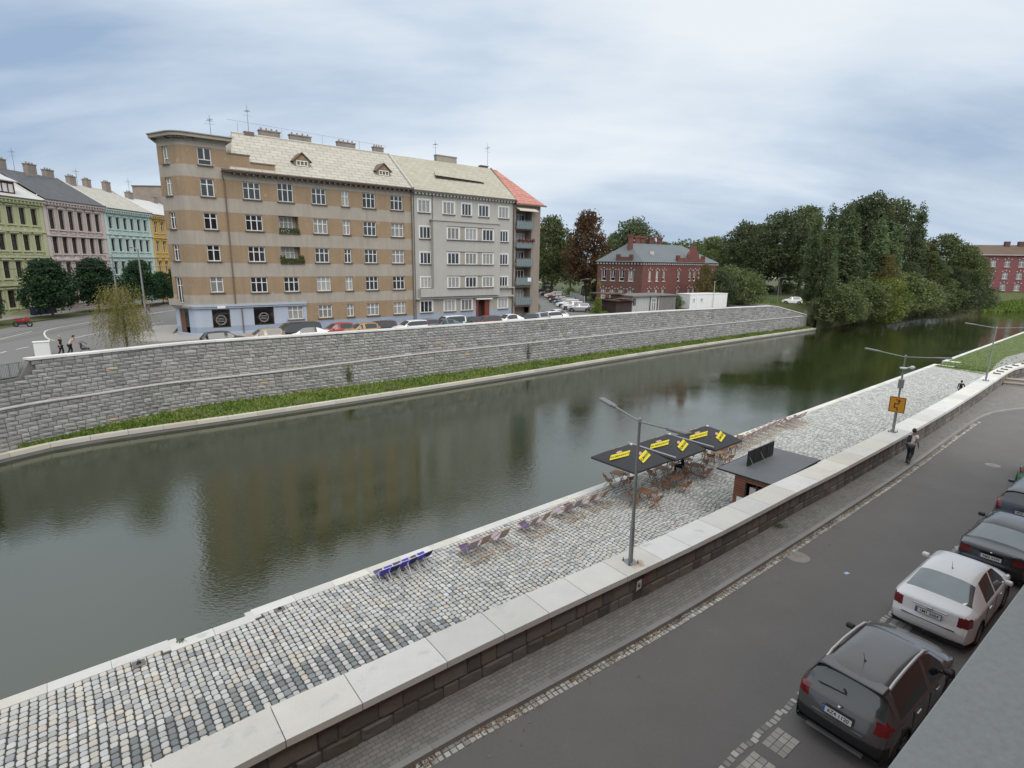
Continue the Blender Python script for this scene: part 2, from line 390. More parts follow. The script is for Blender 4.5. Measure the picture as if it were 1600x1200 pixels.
# near side lines
FRONT=Path(catmull([(-22,-6.6),(-14,-.3),(-7,5.2),(-4.15,7.61),(-2.89,8.59),(0.08,10.88),(3.49,13.4),(6.05,15.33),(8.25,17.08),(10.73,19.08),(13.25,21.05),(19.13,25.85),(25.38,31.1),(32.0,36.8),(37.7,41.8),(40.4,44.1),(43.6,46.3),(52,50.0),(66,54)],6))
KERB=Path(catmull([(-20,-6.3),(-12.5,0.25),(-1.97,8.29),(0.1,9.8),(4.2,12.75),(8.13,15.84),(13,19.75),(17.83,23.7),(24.3,29.2),(28.6,32.75),(31.2,34.5),(34.2,35.55),(40,36.4),(60,38.5)],6))
QA=V((-14.48,13.43)); QB=V((103.65,112.21)); QD=(QB-QA).normalized()
def qp(t,o): return V((QA.x+QD.x*t-QD.y*o,QA.y+QD.y*t+QD.x*o))   # o>0 towards the water
QUAY=Path([qp(-30,0),qp(260,0)])        # t = 30 at QA
# far side lines
WALL=Path(catmull([(-34.6,26.5),(-33.4,31.0),(-32.1,35.6),(-30.6,38.6),(-26.9,44.9),(-18.5,51.9),(-10.3,58.4),(1.56,67.9),(19.2,82.4),(33.5,93.6),(47.8,104.6),(60.5,114.6)],6))
FQUAY=Path(catmull([(-34.8,27.5),(-32.33,33.11),(-29.8,36.9),(-21,43.8),(-12.15,51.1),(0,61.4),(18,77.2),(39.5,95),(62,113.1)],6))
BANK=[(62,113.3),(72,122.5),(83.8,132.5),(98,143.5),(113.6,154.7),(127,164),(139,171.5),(151,174.5),(162.2,177.2),(190,184),(260,205),(420,250)]

# base terrain reaching the horizon, below the water, and the far ground
sheet('river_bed',[(-3000,-800),(3000,-800),(3000,4500),(-3000,4500)],-5.5,MT['terrain'])
sheet('water',[(-60,-40),(40,-40),(460,300),(460,262),(420,252)] and [(-70,-45),(-20,-45),(520,390),(520,480),(-70,60)],Z_WATER,MT['water'])
# far bank ground: one sheet from the wall to the horizon
wp=[WALL.p[i] for i in range(0,len(WALL.p),2)]+[WALL.p[-1]]
mb=MB()
def goff(t):
    x=WALL.at(t)[0].x; q=WALL.off(t,.5+max(0,x-46.5)*.75); return (q.x,q.y)
top=[(-60,20)]+[goff(WALL.nearest(p)) for p in wp]
bankin=[(70,124.5),(80,134),(94,146.5),(108,158),(120,168),(133,176.5),(146,181),(160,184),(190,191),(260,212),(420,257)]
poly=top+bankin
for a,b in zip(poly,poly[1:]):
    k=1.0
    fa=(a[0]*1.0-2600,4200) if False else None
pts=poly+[(3000,1500),(3000,4500),(-3000,4500),(-3000,20)]
me_pts=[(p[0],p[1],Z_FAR) for p in pts]
mb.face(me_pts)
o=mb.build('ground',MT['terrain']); o['kind']='structure'
bm=bmesh.new(); bm.from_mesh(o.data); bmesh.ops.triangulate(bm,faces=bm.faces); bm.to_mesh(o.data); bm.free()
# river bank slope past the end of the wall
mb=MB(); rows=[[],[],[],[],[]]
for (x,y),(x2,y2) in zip(BANK,[(62.2,115.6)]+bankin):
    for r in range(5):
        k=r/4; zz=Z_WATER-0.3+(Z_FAR+0.3-Z_WATER)*(k**0.7); rows[r].append((x+(x2-x)*k+rnd.uniform(-.4,.4)*(0<r<4),y+(y2-y)*k+rnd.uniform(-.4,.4)*(0<r<4),zz if r<4 else Z_FAR))
mb.grid(rows[::-1]); o=mb.build('river_bank',MT['soil']); o['kind']='structure'
# near road, pavement, kerb
mb=MB()
n=60
for k in range(n):
    a=KERB.n*k/n; b=KERB.n*(k+1)/n
    p=[KERB.off(a,0),KERB.off(b,0),KERB.off(b,0)+V((14,-18)),KERB.off(a,0)+V((14,-18))]
    mb.face([(q.x,q.y,Z_ROAD) for q in p][::-1])
o=mb.build('road',MT['asphalt']); o['kind']='structure'
mb=MB(); n=90
for k in range(n):
    a=KERB.n*k/n; b=KERB.n*(k+1)/n; A,B=KERB.off(a,.1),KERB.off(b,.1); ta,tb=FRONT.nearest(A),FRONT.nearest(B); D_,C_=FRONT.off(ta,.15),FRONT.off(tb,.15)
    wa,wb=(D_-A).length,(C_-B).length
    mb.face([(q.x,q.y,0) for q in (A,B,C_,D_)],uv=[(a,0),(b,0),(b,wb),(a,wa)])
o=mb.build('pavement',MT['pave']); o['kind']='structure'
mb=MB(); bar(mb,KERB,0,KERB.n,-0.04,0.10,-0.4,0.004,1.0,col=lambda:(rnd.uniform(.88,1.08),)*3,gap=0.006)
o=mb.build('kerb',MT['kerb']); o['kind']='structure'
# gutter of pale setts by the kerb
mb=MB(); t=0
while t<62:
    for o_ in (-0.06,-0.19):
        w=rnd.uniform(.09,.13); c=rnd.uniform(.55,1.25); zt=Z_ROAD+0.012+rnd.uniform(-.004,.006)
        bar(mb,KERB,t,t+w,o_-.055,o_+.055,Z_ROAD-.02,zt,9,col=(c*.47,c*.455,c*.415))
    t+=0.14
o=mb.build('gutter_setts',MT['sett']); o['kind']='structure'
# parking strip edge: a line of pale setts and worn painted squares
PARK=Path([(-6,1.0),(4.02,8.5),(6.14,10.14),(10.23,13.21),(14.6,16.63),(20.27,21.0),(26,25.6),(40,36)])
mb=MB(); t=0
while t<PARK.n:
    w=rnd.uniform(.08,.13)
    if rnd.random()<.8:
        c=rnd.uniform(.4,1.1); j=rnd.uniform(-.03,.03)
        bar(mb,PARK,t,t+w,-.06+j,.06+j,Z_ROAD-.02,Z_ROAD+.006+rnd.uniform(0,.005),9,col=(c*.48,c*.46,c*.42))
    t+=0.15
o=mb.build('parking_line',MT['sett']); o['kind']='structure'
mb=MB()
for px,py in ((1208,1153),(1166,1190),(1388,972),(1302,1055)):
    q=P(px,py,Z_ROAD); t=PARK.nearest(V((q.x,q.y)))
    for a in range(4):
        for b in range(3):
            kk=rnd.uniform(.75,1.1)
            bar(mb,PARK,t-.3+a*.16,t-.3+a*.16+.145,-.15-b*.15,-.15-b*.15-.135,Z_ROAD-.02,Z_ROAD+.008+rnd.uniform(0,.004),9,col=tuple(c*kk for c in (.40,.38,.345)))
o=mb.build('parking_markings',MT['sett']); o['kind']='structure'
def manhole(px,py,r,label):
    q=P(px,py,Z_ROAD); e=MB()
    e.lathe((0,0,0),[(r,-.01),(r,.007),(r*.94,.011),(r*.92,.006),(r*.88,.006),(r*.86,.010),(0,.010)],28)
    for k in range(-5,6):
        for l in range(-5,6):
            if (k*k+l*l)*.16**2*r*r*4<r*r*.62: e.box(k*.15*r-.03*r,k*.15*r+.03*r,l*.15*r-.03*r,l*.15*r+.03*r,.009,.015)
    o=e.build('manhole_cover',MT['iron'],loc=(q.x,q.y,Z_ROAD)); tag(o,label,'manhole cover')
manhole(1246,870,.37,'large round manhole cover in the asphalt opposite the kiosk')
manhole(1551,727,.30,'small pale manhole cover in the road near the bend')
MT['litter']=leafmat('leaf_litter',[(0.10,0.055,0.03),(0.22,0.12,0.06),(0.36,0.24,0.15),(0.42,0.34,0.25)],0.8,0.1)
mb=MB()
for k in range(5200):
    t=rnd.uniform(4,62); dens=mnoise.noise(V((t*.8,0,3)))
    if dens<-.15 and rnd.random()<.8: continue
    o_=-0.05-abs(rnd.gauss(0,.09)) if rnd.random()<.97 else -rnd.uniform(.2,.9)
    q=KERB.off(t,o_); s=rnd.uniform(.012,.032); a=rnd.uniform(0,2*PI); z=Z_ROAD+.012+rnd.uniform(0,.03)
    c,d=math.cos(a)*s,math.sin(a)*s; tl=rnd.uniform(-.6,.6)*s
    mb.face([(q.x+c,q.y+d,z+tl),(q.x-d*.6,q.y+c*.6,z),(q.x-c,q.y-d,z-tl+.004),(q.x+d*.6,q.y-c*.6,z)])
o=mb.build('fallen_leaves',MT['litter']); tag(o,'dry brown leaves and grit gathered in the gutter along the kerb','leaves',kind='stuff')

# ------------------------------------------------------------------ near parapet wall
TP0,TP1=4,FRONT.n
pw=empty('parapet_wall',(0,0,0),0,'long near parapet of dark rough stone with wide pale granite coping slabs','wall')
def pal_dark(rr):
    b=rr.uniform(.10,.19); w=rr.uniform(.95,1.10); return (b*w*1.06,b*.97,b*.88/w)
mb=MB(); bar(mb,FRONT,TP0,TP1,.12,.78,-5.0,.80,1.0); mb.build('wall_core',MT['mortar_dark'],pw)
mb=MB(); ashlar(mb,FRONT,TP0,TP1-14,-1,-.02,.80,.36,.32,.85,pal_dark,.035,.014,random.Random(3),3,.22,-.12)
mb.build('masonry',MT['stone_dark'],pw)
mb=MB(); t=TP0; rr=random.Random(5)
mb_joints=[]
while t<TP1-.4:
    w=rr.uniform(1.25,1.85); b=rr.uniform(.90,1.08); warm=rr.uniform(0,1)**2
    bar(mb,FRONT,t+.009,min(t+w,TP1)-.009,-.0,.93,.80,.95,.5 if w>9 else 9,col=(b,b*(1-.04*warm),b*(1-.15*warm)))
    t+=w
mb.build('coping',MT['coping'],pw)
# inner face of the wall down to the promenade
mb=MB(); ashlar(mb,FRONT,TP0,TP1-14,1,Z_PROM,.80,.3,.35,.8,lambda r:(r.uniform(.2,.3),)*3,.04,.02,random.Random(9),1,.15,.78)
mb.build('inner_masonry',MT['stone_far'],pw)
# metal brackets on the coping at the bend
MT['dark_metal']=mat('dark_metal',(0.06,0.06,0.065),0.5,0.1,2,metal=0.6)
for k in range(8):
    a=P(1562+k*7.0,585-k*3.2,.95); t=FRONT.nearest(V((a.x,a.y))); e=MB()
    p0=FRONT.off(t,.2); p1=FRONT.off(t,.62); d=FRONT.at(t)[1]
    e.tube((p0.x,p0.y,.95),(p0.x,p0.y,1.0),.03,5); e.tube((p1.x,p1.y,.95),(p1.x,p1.y,1.0),.03,5)
    e.tube((p0.x,p0.y,1.0),(p1.x,p1.y,1.0),.04,5); e.tube((p1.x,p1.y,1.0),(p1.x+d.x*.35,p1.y+d.y*.35,1.0),.035,5)
    e.build('bracket',MT['dark_metal'],pw)

# ------------------------------------------------------------------ promenade: setts, quay coping
TN0,TN1=30+4.13,30+6.7
def quay_in(t): return -0.42-(0.28 if TN0-.25<t<TN1+.15 else 0)
pe=sheet('promenade_bed',[qp(-30,-.3),qp(95,-.3),qp(95,-6)] and [(-40,-12),(-30.0,2)] and [tuple(qp(-25,-.3)),tuple(qp(-25,-14)),tuple(qp(93,-14)),tuple(qp(93,-.3))],Z_PROM-.028,MT['joint'])
mb=MB(); rr=random.Random(21)
def prom_width(t):
    p=qp(t-30,0); d=V((QD.y,-QD.x))
    # distance from the quay line to the inner wall face
    lo,hi=0.5,16
    for _ in range(18):
        mid=(lo+hi)/2; q=p+d*mid; s=FRONT.nearest(q); b,dd=FRONT.at(s); side=dd.x*(q.y-b.y)-dd.y*(q.x-b.x)
        if side>.72: lo=mid
        else: hi=mid
    return lo
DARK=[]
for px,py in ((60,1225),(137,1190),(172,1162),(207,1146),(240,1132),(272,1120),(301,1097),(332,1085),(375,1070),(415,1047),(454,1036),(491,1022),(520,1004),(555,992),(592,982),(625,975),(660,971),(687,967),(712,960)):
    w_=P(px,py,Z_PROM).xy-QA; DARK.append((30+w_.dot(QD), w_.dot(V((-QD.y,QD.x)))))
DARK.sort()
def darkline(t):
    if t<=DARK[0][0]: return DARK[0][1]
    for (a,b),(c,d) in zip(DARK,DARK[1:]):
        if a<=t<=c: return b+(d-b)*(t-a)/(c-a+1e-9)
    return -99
t=22.0; row=0; wl=None
while t<30+89.5:
    far=t>62
    dt=.205 if not far else .27
    if wl is None or row%5==0: wl=prom_width(t)
    o_=quay_in(t); i=0; end=-wl-.25
    nb=rr.randint(3,6)
    while o_>end:
        w=(rr.uniform(.19,.27) if not far else rr.uniform(.26,.34))
        wob=.018*math.sin(o_*1.1+row*.21)+.006*math.sin(o_*4+row*1.3)
        base=rr.gauss(.52,.05); k=rr.random()
        if t<58: 
            warm=1 if k<.24 else 0
            c=(base*1.08,base*1.01,base*.89) if warm else (base,base*1.0,base*.97)
            if k>.90: c=(base*.72,base*.73,base*.73)
            if k>.985: c=(base*1.08,base*.93,base*.82)
        else: c=(base*.93,base*.93,base*.88) if k>.3 else (base*.72,base*.73,base*.71)
        dist=o_-end
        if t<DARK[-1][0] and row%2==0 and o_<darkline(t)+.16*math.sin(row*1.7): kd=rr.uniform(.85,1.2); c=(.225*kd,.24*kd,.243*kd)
        b=.016
        x0,x1=t+b,t+dt-b; y0,y1=o_-b,o_-w+b
        jz=rr.uniform(-.006,.006)
        tw=rr.uniform(-.012,.012)
        def q(a,bb,z): 
            p=qp(a-30+wob+tw*(bb-o_)*2,bb+tw*(a-t)); return (p.x,p.y,z)
        ins=.022; zt=Z_PROM+jz
        B=[q(x0,y0,Z_PROM-.03),q(x1,y0,Z_PROM-.03),q(x1,y1,Z_PROM-.03),q(x0,y1,Z_PROM-.03)]
        T=[q(x0+ins,y0-ins,zt),q(x1-ins,y0-ins,zt),q(x1-ins,y1+ins,zt),q(x0+ins,y1+ins,zt)]
        if far: mb.face(T[::-1],0,c); [mb.face([B[a],T[a],T[(a+1)%4],B[(a+1)%4]],0,c) for a in (0,1,2,3)]
        else:
            def oct_(i,z,jit=.008):
                cx,cy=.034,.034; xs=[(x0+i+cx,y0-i),(x1-i-cx,y0-i),(x1-i,y0-i-cy),(x1-i,y1+i+cy),(x1-i-cx,y1+i),(x0+i+cx,y1+i),(x0+i,y1+i+cy),(x0+i,y0-i-cy)]
                return [q(xx+J[n][0],yy+J[n][1],z) for n,(xx,yy) in enumerate(xs)]
            J=[(rr.uniform(-.008,.008),rr.uniform(-.008,.008)) for _ in range(8)]
            T=oct_(.016,zt); M_=oct_(.0,zt-.013); B=oct_(-.002,Z_PROM-.03)
            mb.face(T[::-1],0,c)
            for a in range(8): mb.face([M_[a],T[a],T[(a+1)%8],M_[(a+1)%8]],0,c); mb.face([B[a],M_[a],M_[(a+1)%8],B[(a+1)%8]],0,c)
        o_-=w
    t+=dt; row+=1
o=mb.build('promenade_setts',MT['sett']); o['kind']='structure'
qw=empty('quay_edge',(0,0,0),0,'near quay edge of pale granite coping slabs above the water','quay')
mb=MB(); rr=random.Random(31)
def qcol():
    b=rr.uniform(.92,1.08); w=rr.choice((0,0,0,.8,1)); return (b,b*(1-.03*w),b*(1-.10*w))
bar(mb,QUAY,14,TN0+0,0,-.46,Z_PROM-.25,Z_PROM+.02,1.5,col=qcol,gap=.012)
bar(mb,QUAY,TN0,TN1,-.27,-.72,Z_PROM-.25,Z_PROM+.02,1.3,col=qcol,gap=.012)
for t in (TN0,TN1):
    bar(mb,QUAY,t-.22,t+.22,-.05,-.60,Z_PROM-.26,Z_PROM+.014,9,col=qcol)
bar(mb,QUAY,TN1,30+91.5,0,-.46,Z_PROM-.25,Z_PROM+.02,1.5,col=qcol,gap=.012)
bar(mb,QUAY,30+96,30+230,0,-.46,Z_PROM-.25,Z_PROM+.02,2.5,col=qcol,gap=.012)
bar(mb,QUAY,30+90.5,30+91.4,-.3,-2.2,Z_PROM-.25,Z_PROM+.03,9,col=qcol)
bar(mb,QUAY,30+95.2,30+96.2,-.0,-1.9,Z_PROM-.25,Z_PROM+.03,9,col=qcol)
mb.build('coping',MT['coping'],qw)
mb=MB(); bar(mb,QUAY,10,30+230,-.30,-1.0,-5.6,Z_PROM-.06,4); mb.build('quay_wall',MT['mortar_far'],qw)
# iron mooring / drain plates
for px,py in ((217,1037),(437,952)):
    q=P(px,py,Z_PROM); e=MB(); 
    T_=Matrix.Rotation(math.atan2(QD.y,QD.x),4,'Z')
    e.box(-.17,.17,-.17,.17,.002,.012,T=T_); e.lathe((0,0,.012),[(.07,0),(.07,.012),(.04,.02),(.035,.05),(.05,.065),(.0,.07)],12,1)
    o=e.build('mooring_ring',[MT['mortar_far'],MT['dark_metal']],loc=(q.x,q.y,Z_PROM)); tag(o,'small iron mooring on the setts, '+('left of the notch in the quay edge' if px<300 else 'right of the notch in the quay edge'),'mooring',group='iron moorings set in the promenade')
# grass beyond the end of the promenade, gravel ramp
gp=[qp(89.2,-.3),qp(230,-.3),qp(230,-60),qp(110,-30)]
e=P(1545,586,Z_PROM)
sheet('grass_bank',[qp(89.4,-.4),qp(232,-.4),qp(232,-90),(70,55),(e.x+1.0,e.y-.8),(e.x,e.y)],Z_PROM+.004,MT['lawn'])
sheet('gravel_path',[(e.x+1,e.y-1.2),P(1548,581,Z_PROM).xy,P(1556,569,Z_PROM).xy,P(1572,558,Z_PROM).xy,P(1600,551,Z_PROM).xy,(160,120),(150,60),(72,50)],Z_PROM+.010,MT['gravel'])
sheet('lower_ground',[(-40,-30),(60,46),(75,52),(170,58),(400,70),(400,-200),(-40,-200)],-.6,MT['asphalt_far'])
# ------------------------------------------------------------------ far embankment
WT=[(-32.0,2.3),(-29,2.14),(-10,2.03),(10,2.03),(25,1.9),(39,1.68),(48.5,1.55),(50.0,1.45),(60.6,-.85)]
ZT=[(-33,-.62),(-30.3,-.85),(-26,-1.1),(-22,-1.12),(-10,-.80),(19,-.92),(50,-.98),(60.5,-1.15)]
def wtop(t):
    x=WALL.at(t)[0].x
    if x<-32.0: return 1.12
    for (xa,za),(xb,zb) in zip(WT,WT[1:]):
        if x<=xb: return za+(zb-za)*max(0,(x-xa)/(xb-xa))
    return WT[-1][1]
fw=empty('embankment_wall',(0,0,0),0,'tall grey rubble stone embankment wall with white coping across the river','wall')
mb=MB(); 
TW0=WALL.nearest(V((-33.0,33.2)))
n=160
for k in range(n):
    a=TW0+(WALL.n-TW0)*k/n; b=TW0+(WALL.n-TW0)*(k+1)/n; za,zb=wtop(a)-.06,wtop(b)-.06
    A,B,C_,D_=WALL.off(a,.14),WALL.off(b,.14),WALL.off(b,.6),WALL.off(a,.6)
    mb.face([(A.x,A.y,-5.5),(B.x,B.y,-5.5),(B.x,B.y,zb),(A.x,A.y,za)])
    mb.face([(A.x,A.y,za),(B.x,B.y,zb),(C_.x,C_.y,zb),(D_.x,D_.y,za)])
    mb.face([(C_.x,C_.y,-5.5),(D_.x,D_.y,-5.5),(D_.x,D_.y,za),(C_.x,C_.y,zb)])
q=WALL.p[-1]; w=WALL.off(WALL.n,.6); mb.face([(q.x,q.y,-5.5),(w.x,w.y,-5.5),(w.x,w.y,0),(q.x,q.y,0)])
mb.build('wall_core',MT['mortar_far'],fw)
def pal_far(rr):
    b=rr.gauss(.30,.04); w=rr.random()
    if w<.012: return (b*1.25,b*1.05,b*.75)
    return (b*1.02,b,b*.97)
def ZL(t):
    x=WALL.at(t)[0].x
    for (xa,za),(xb,zb) in zip(ZT,ZT[1:]):
        if x<=xb: return za+(zb-za)*max(0,(x-xa)/(xb-xa))
    return ZT[-1][1]
mb=MB(); ashlar(mb,WALL,TW0,WALL.n,-1,-3.45,ZL,.31,.42,.95,pal_far,.07,.03,random.Random(12),1,.12,.10)
ashlar(mb,WALL,TW0,WALL.n,-1,lambda t:ZL(t)+.02,lambda t:wtop(t)-.14,.31,.42,.95,pal_far,.07,.03,random.Random(13),1,.12,.0)
mb.build('masonry',MT['stone_far'],fw)
mb=MB(); n=70; T1=TW0+.6
for k in range(n):
    a=T1+(WALL.n-T1)*k/n; b=T1+(WALL.n-T1)*(k+1)/n; za,zb=ZL(a),ZL(b)
    A,B,C_,D_=WALL.off(a,-.19),WALL.off(b,-.19),WALL.off(b,.04),WALL.off(a,.04)
    mb.face([(A.x,A.y,za-.06),(B.x,B.y,zb-.06),(B.x,B.y,zb+.02),(A.x,A.y,za+.02)]); mb.face([(A.x,A.y,za+.02),(B.x,B.y,zb+.02),(C_.x,C_.y,zb+.07),(D_.x,D_.y,za+.07)])
mb.build('ledge',MT['ledge_stone'],fw)
mb=MB(); n=58; TC=WALL.nearest(V((-31.95,36.0))); rr=random.Random(8)
for k in range(n):
    a=TC+(WALL.n-TC)*k/n; b=TC+(WALL.n-TC)*(k+1)/n-.015; za,zb=wtop(a),wtop(b); c=(rr.uniform(.92,1.06),)*3
    A,B,C_,D_=WALL.off(a,-.09),WALL.off(b,-.09),WALL.off(b,.68),WALL.off(a,.68)
    for z0,z1,zz0,zz1 in ((za-.14,zb-.14,za,zb),):
        mb.face([(A.x,A.y,z0),(B.x,B.y,z1),(B.x,B.y,zz1),(A.x,A.y,zz0)],0,c); mb.face([(A.x,A.y,zz0),(B.x,B.y,zz1),(C_.x,C_.y,zz1),(D_.x,D_.y,zz0)],0,c)
        mb.face([(C_.x,C_.y,z1),(D_.x,D_.y,z0),(D_.x,D_.y,zz0),(C_.x,C_.y,zz1)],0,c); mb.face([(D_.x,D_.y,z0),(A.x,A.y,z0),(A.x,A.y,zz0),(D_.x,D_.y,zz0)],0,c); mb.face([(A.x,A.y,z0),(D_.x,D_.y,z0),(C_.x,C_.y,z1),(B.x,B.y,z1)],0,c)
mb.build('coping',MT['coping_far'],fw)
# grassy slope behind the falling end of the wall
mb=MB(); n=24; te=WALL.nearest(V((46,103)))
for k in range(n):
    a=te+(WALL.n-te)*k/n; b=te+(WALL.n-te)*(k+1)/n; A,B=WALL.off(a,.3),WALL.off(b,.3); D_,C_=goff(a),goff(b)
    mb.face([(A.x,A.y,min(1.1,wtop(a)-.08)),(B.x,B.y,min(1.1,wtop(b)-.08)),(C_[0],C_[1],1.1),(D_[0],D_[1],1.1)])
q=WALL.off(WALL.n,.3); w=goff(WALL.n); mb.face([(q.x,q.y,-1),(62.2,115.6,-1),(70,124.5,1.1),(w[0],w[1],1.1)]); mb.face([(q.x,q.y,-1),(q.x,q.y,-5),(64,115.8,-5),(64,116.5,-1)])
o=mb.build('bank_slope',MT['soil']); o['kind']='structure'
# grass verge and quay of the far side
mb=MB(); n=60
for k in range(n):
    a=FQUAY.n*k/n; b=FQUAY.n*(k+1)/n; A,B=FQUAY.off(a,.5),FQUAY.off(b,.5)
    ta,tb=WALL.nearest(A),WALL.nearest(B); D_,C_=WALL.off(ta,.1),WALL.off(tb,.1)
    mb.face([(A.x,A.y,-3.5),(B.x,B.y,-3.5),(C_.x,C_.y,-3.36),(D_.x,D_.y,-3.36)])
o=mb.build('verge_soil',MT['soil']); o['kind']='structure'
mb=MB(); rr=random.Random(17)
for k in range(26000):
    t=rr.uniform(0,1)**1.3*FQUAY.n; a=FQUAY.off(t,.42); b=WALL.off(WALL.nearest(a),-.02); w=rr.random()
    if mnoise.noise(V((t*.35,w*2,5)))<-.38: continue
    q=a+(b-a)*w; 
    if WALL.nearest(q)<TW0+1.5: continue
    h=rr.uniform(.08,.26)*(1+.5*mnoise.noise(V((t*.5,w*3,1)))); s=rr.uniform(.04,.10); an=rr.uniform(0,2*PI); c,d=math.cos(an)*s,math.sin(an)*s; lx,ly=rr.uniform(-.1,.1),rr.uniform(-.1,.1)
    z=-3.5+.14*w
    mb.face([(q.x-c,q.y-d,z),(q.x+c,q.y+d,z),(q.x+c*.6+lx,q.y+d*.6+ly,z+h),(q.x-c*.6+lx,q.y-d*.6+ly,z+h*.9)])
o=mb.build('grass',MT['grass']); tag(o,'strip of rough green grass at the foot of the embankment wall','grass',kind='stuff')
fq=empty('far_quay',(0,0,0),0,'low pale stone quay edge along the far side of the river','quay')
mb=MB(); rr=random.Random(4); bar(mb,FQUAY,0,FQUAY.n,0,.5,-3.72,-3.44,2.2,col=lambda:(lambda b,w:(b*.78,b*(.75-.02*w),b*(.70-.06*w)))(rr.uniform(.85,1.05),rr.random()),gap=.02); mb.build('coping',MT['coping_far'],fq)
mb=MB(); bar(mb,FQUAY,0,FQUAY.n,.04,.6,-5.4,-3.72,3); mb.build('quay_wall',MT['mortar_far'],fq)
mb=MB(); rr=random.Random(19)
for k in range(11000):
    u=rr.random(); v=rr.random(); p0=qp(90+u*u*110,-.6); e1=P(1545,586,Z_PROM); q=p0+V((.60,-.80))*v*(22+u*20)
    q=qp(89.8+u*u*110,-.55-v*(9+u*18))
    h=rr.uniform(.04,.10); s=rr.uniform(.03,.07); an=rr.uniform(0,2*PI); c,d=math.cos(an)*s,math.sin(an)*s
    mb.face([(q.x-c,q.y-d,Z_PROM),(q.x+c,q.y+d,Z_PROM),(q.x+c*.6,q.y+d*.6,Z_PROM+h),(q.x-c*.6,q.y-d*.6,Z_PROM+h)])
o=mb.build('lawn_grass',MT['grass']); tag(o,'mown green lawn by the water past the end of the setts','grass',kind='stuff')

# rust streaks washed down from the lamp foot onto the coping
MT['rust_stain']=mat('rust_stain',(0.50,0.36,0.22),.85,.2,6,.15,30)
q=P(985,878,.95); mb=MB(); r_=random.Random(4); d=FRONT.at(FRONT.nearest(q.xy))[1]; n_=V((d.y,-d.x))
for k in range(26):
    a=q.xy+d*r_.gauss(.05,.13)+n_*r_.uniform(.05,.12); l=r_.uniform(.08,.30); w=r_.uniform(.008,.022); b=a+n_*l
    t=FRONT.nearest(b); 
    mb.face([(a.x-d.x*w,a.y-d.y*w,.954+k*2e-5),(a.x+d.x*w,a.y+d.y*w,.954+k*2e-5),(b.x+d.x*w*.3,b.y+d.y*w*.3,.954+k*2e-5),(b.x-d.x*w*.3,b.y-d.y*w*.3,.954+k*2e-5)])
mb.build('rust_streaks',MT['rust_stain'],pw)
# ------------------------------------------------------------------ buildings
MT['glass_dark']=mat('window_glass',(0.022,0.026,0.030),0.06,0.3,0.6,0,1,spec=0.8,rand=.5)
MT['glass_curtain']=mat('curtained_glass',(0.26,0.26,0.25),0.25,0.35,2.5,0,1,spec=0.7,rand=.4)
MT['frame_white']=mat('white_window_frame',(0.72,0.72,0.70),0.5,0.05,2,0)
MT['frame_dark']=mat('dark_window_frame',(0.07,0.05,0.04),0.6,0.1,2,0)
MT['sill']=mat('dark_sill',(0.13,0.105,0.09),0.7,0.15,2,0)
MT['sill_light']=mat('light_sill',(0.5,0.49,0.46),0.8,0.1,2,0)
MT['rail']=mat('grey_railing',(0.20,0.21,0.22),0.5,0.1,2,metal=.4)
MT['chimney']=brickmat('chimney_brick',(0.24,0.18,0.15),(0.30,0.24,0.19),(0.3,0.29,0.27),.25,.08,.01,var=.25)
MT['antenna']=mat('antenna_metal',(0.22,0.22,0.23),0.5,0.1,2,metal=.7)
_wc={}
def window_mesh(w,h,style,fm='frame_white',gm='glass_dark'):
    key=(round(w,2),round(h,2),style,fm,gm)
    if key in _wc: return _wc[key]
    f=MB(); t=.085; d0,d1=0,.09
    def vb(x,z0=0,z1=h,tt=.035): f.box(x-tt,x+tt,d0+.006,d1-.006,z0,z1)
    def hb(z,x0=0,x1=w,tt=.035): f.box(x0,x1,d0+.003,d1-.003,z-tt,z+tt)
    f.box(0,t,d0,d1,0,h); f.box(w-t,w,d0,d1,0,h); f.box(t,w-t,d0,d1,0,t); f.box(t,w-t,d0,d1,h-t,h)
    if style=='cross3': vb(w/3,tt=.045); vb(2*w/3,tt=.045); hb(h*.64,t,w-t)
    elif style=='cross2': vb(w/2,tt=.05); hb(h*.64,t,w-t)
    elif style=='cross4': vb(w/2,tt=.05); hb(h*.68,t,w-t); 
    elif style=='tri': vb(w/3,tt=.045); vb(2*w/3,tt=.045)
    elif style=='low': vb(w/2,h*.32,h-t,.05); hb(h*.32,t,w-t)
    elif style=='old': vb(w/2,tt=.03); hb(h*.66,t,w-t,.03)
    elif style=='shop': pass
    if style=='bay':    # surround in thick white
        pass
    p=MB(); p.face([(0,.05,0),(w,.05,0),(w,.05,h),(0,.05,h)])
    fo=f.build('window',MT[fm]); po=p.build('pane',MT[gm]); r=(fo.data,po.data)
    bpy.data.objects.remove(fo); bpy.data.objects.remove(po); _wc[key]=r; return r
_sc={}
def sill_mesh(w,m='sill',dep=.16,hh=.09,over=.1):
    k=(round(w,2),m,dep,hh)
    if k not in _sc:
        s=MB(); s.box(-over,w+over,-dep,.12,-hh,0); o=s.build('sill',MT[m]); _sc[k]=o.data; bpy.data.objects.remove(o)
    return _sc[k]
wr=random.Random(99)
class Frame:             # a wall plane in the building's own axes: origin, angle; s runs along, n goes inward
    def __init__(s,ox,oy,ang): s.o=V((ox,oy)); s.a=ang; s.M=Matrix.Translation((ox,oy,0))@Matrix.Rotation(ang,4,'Z')
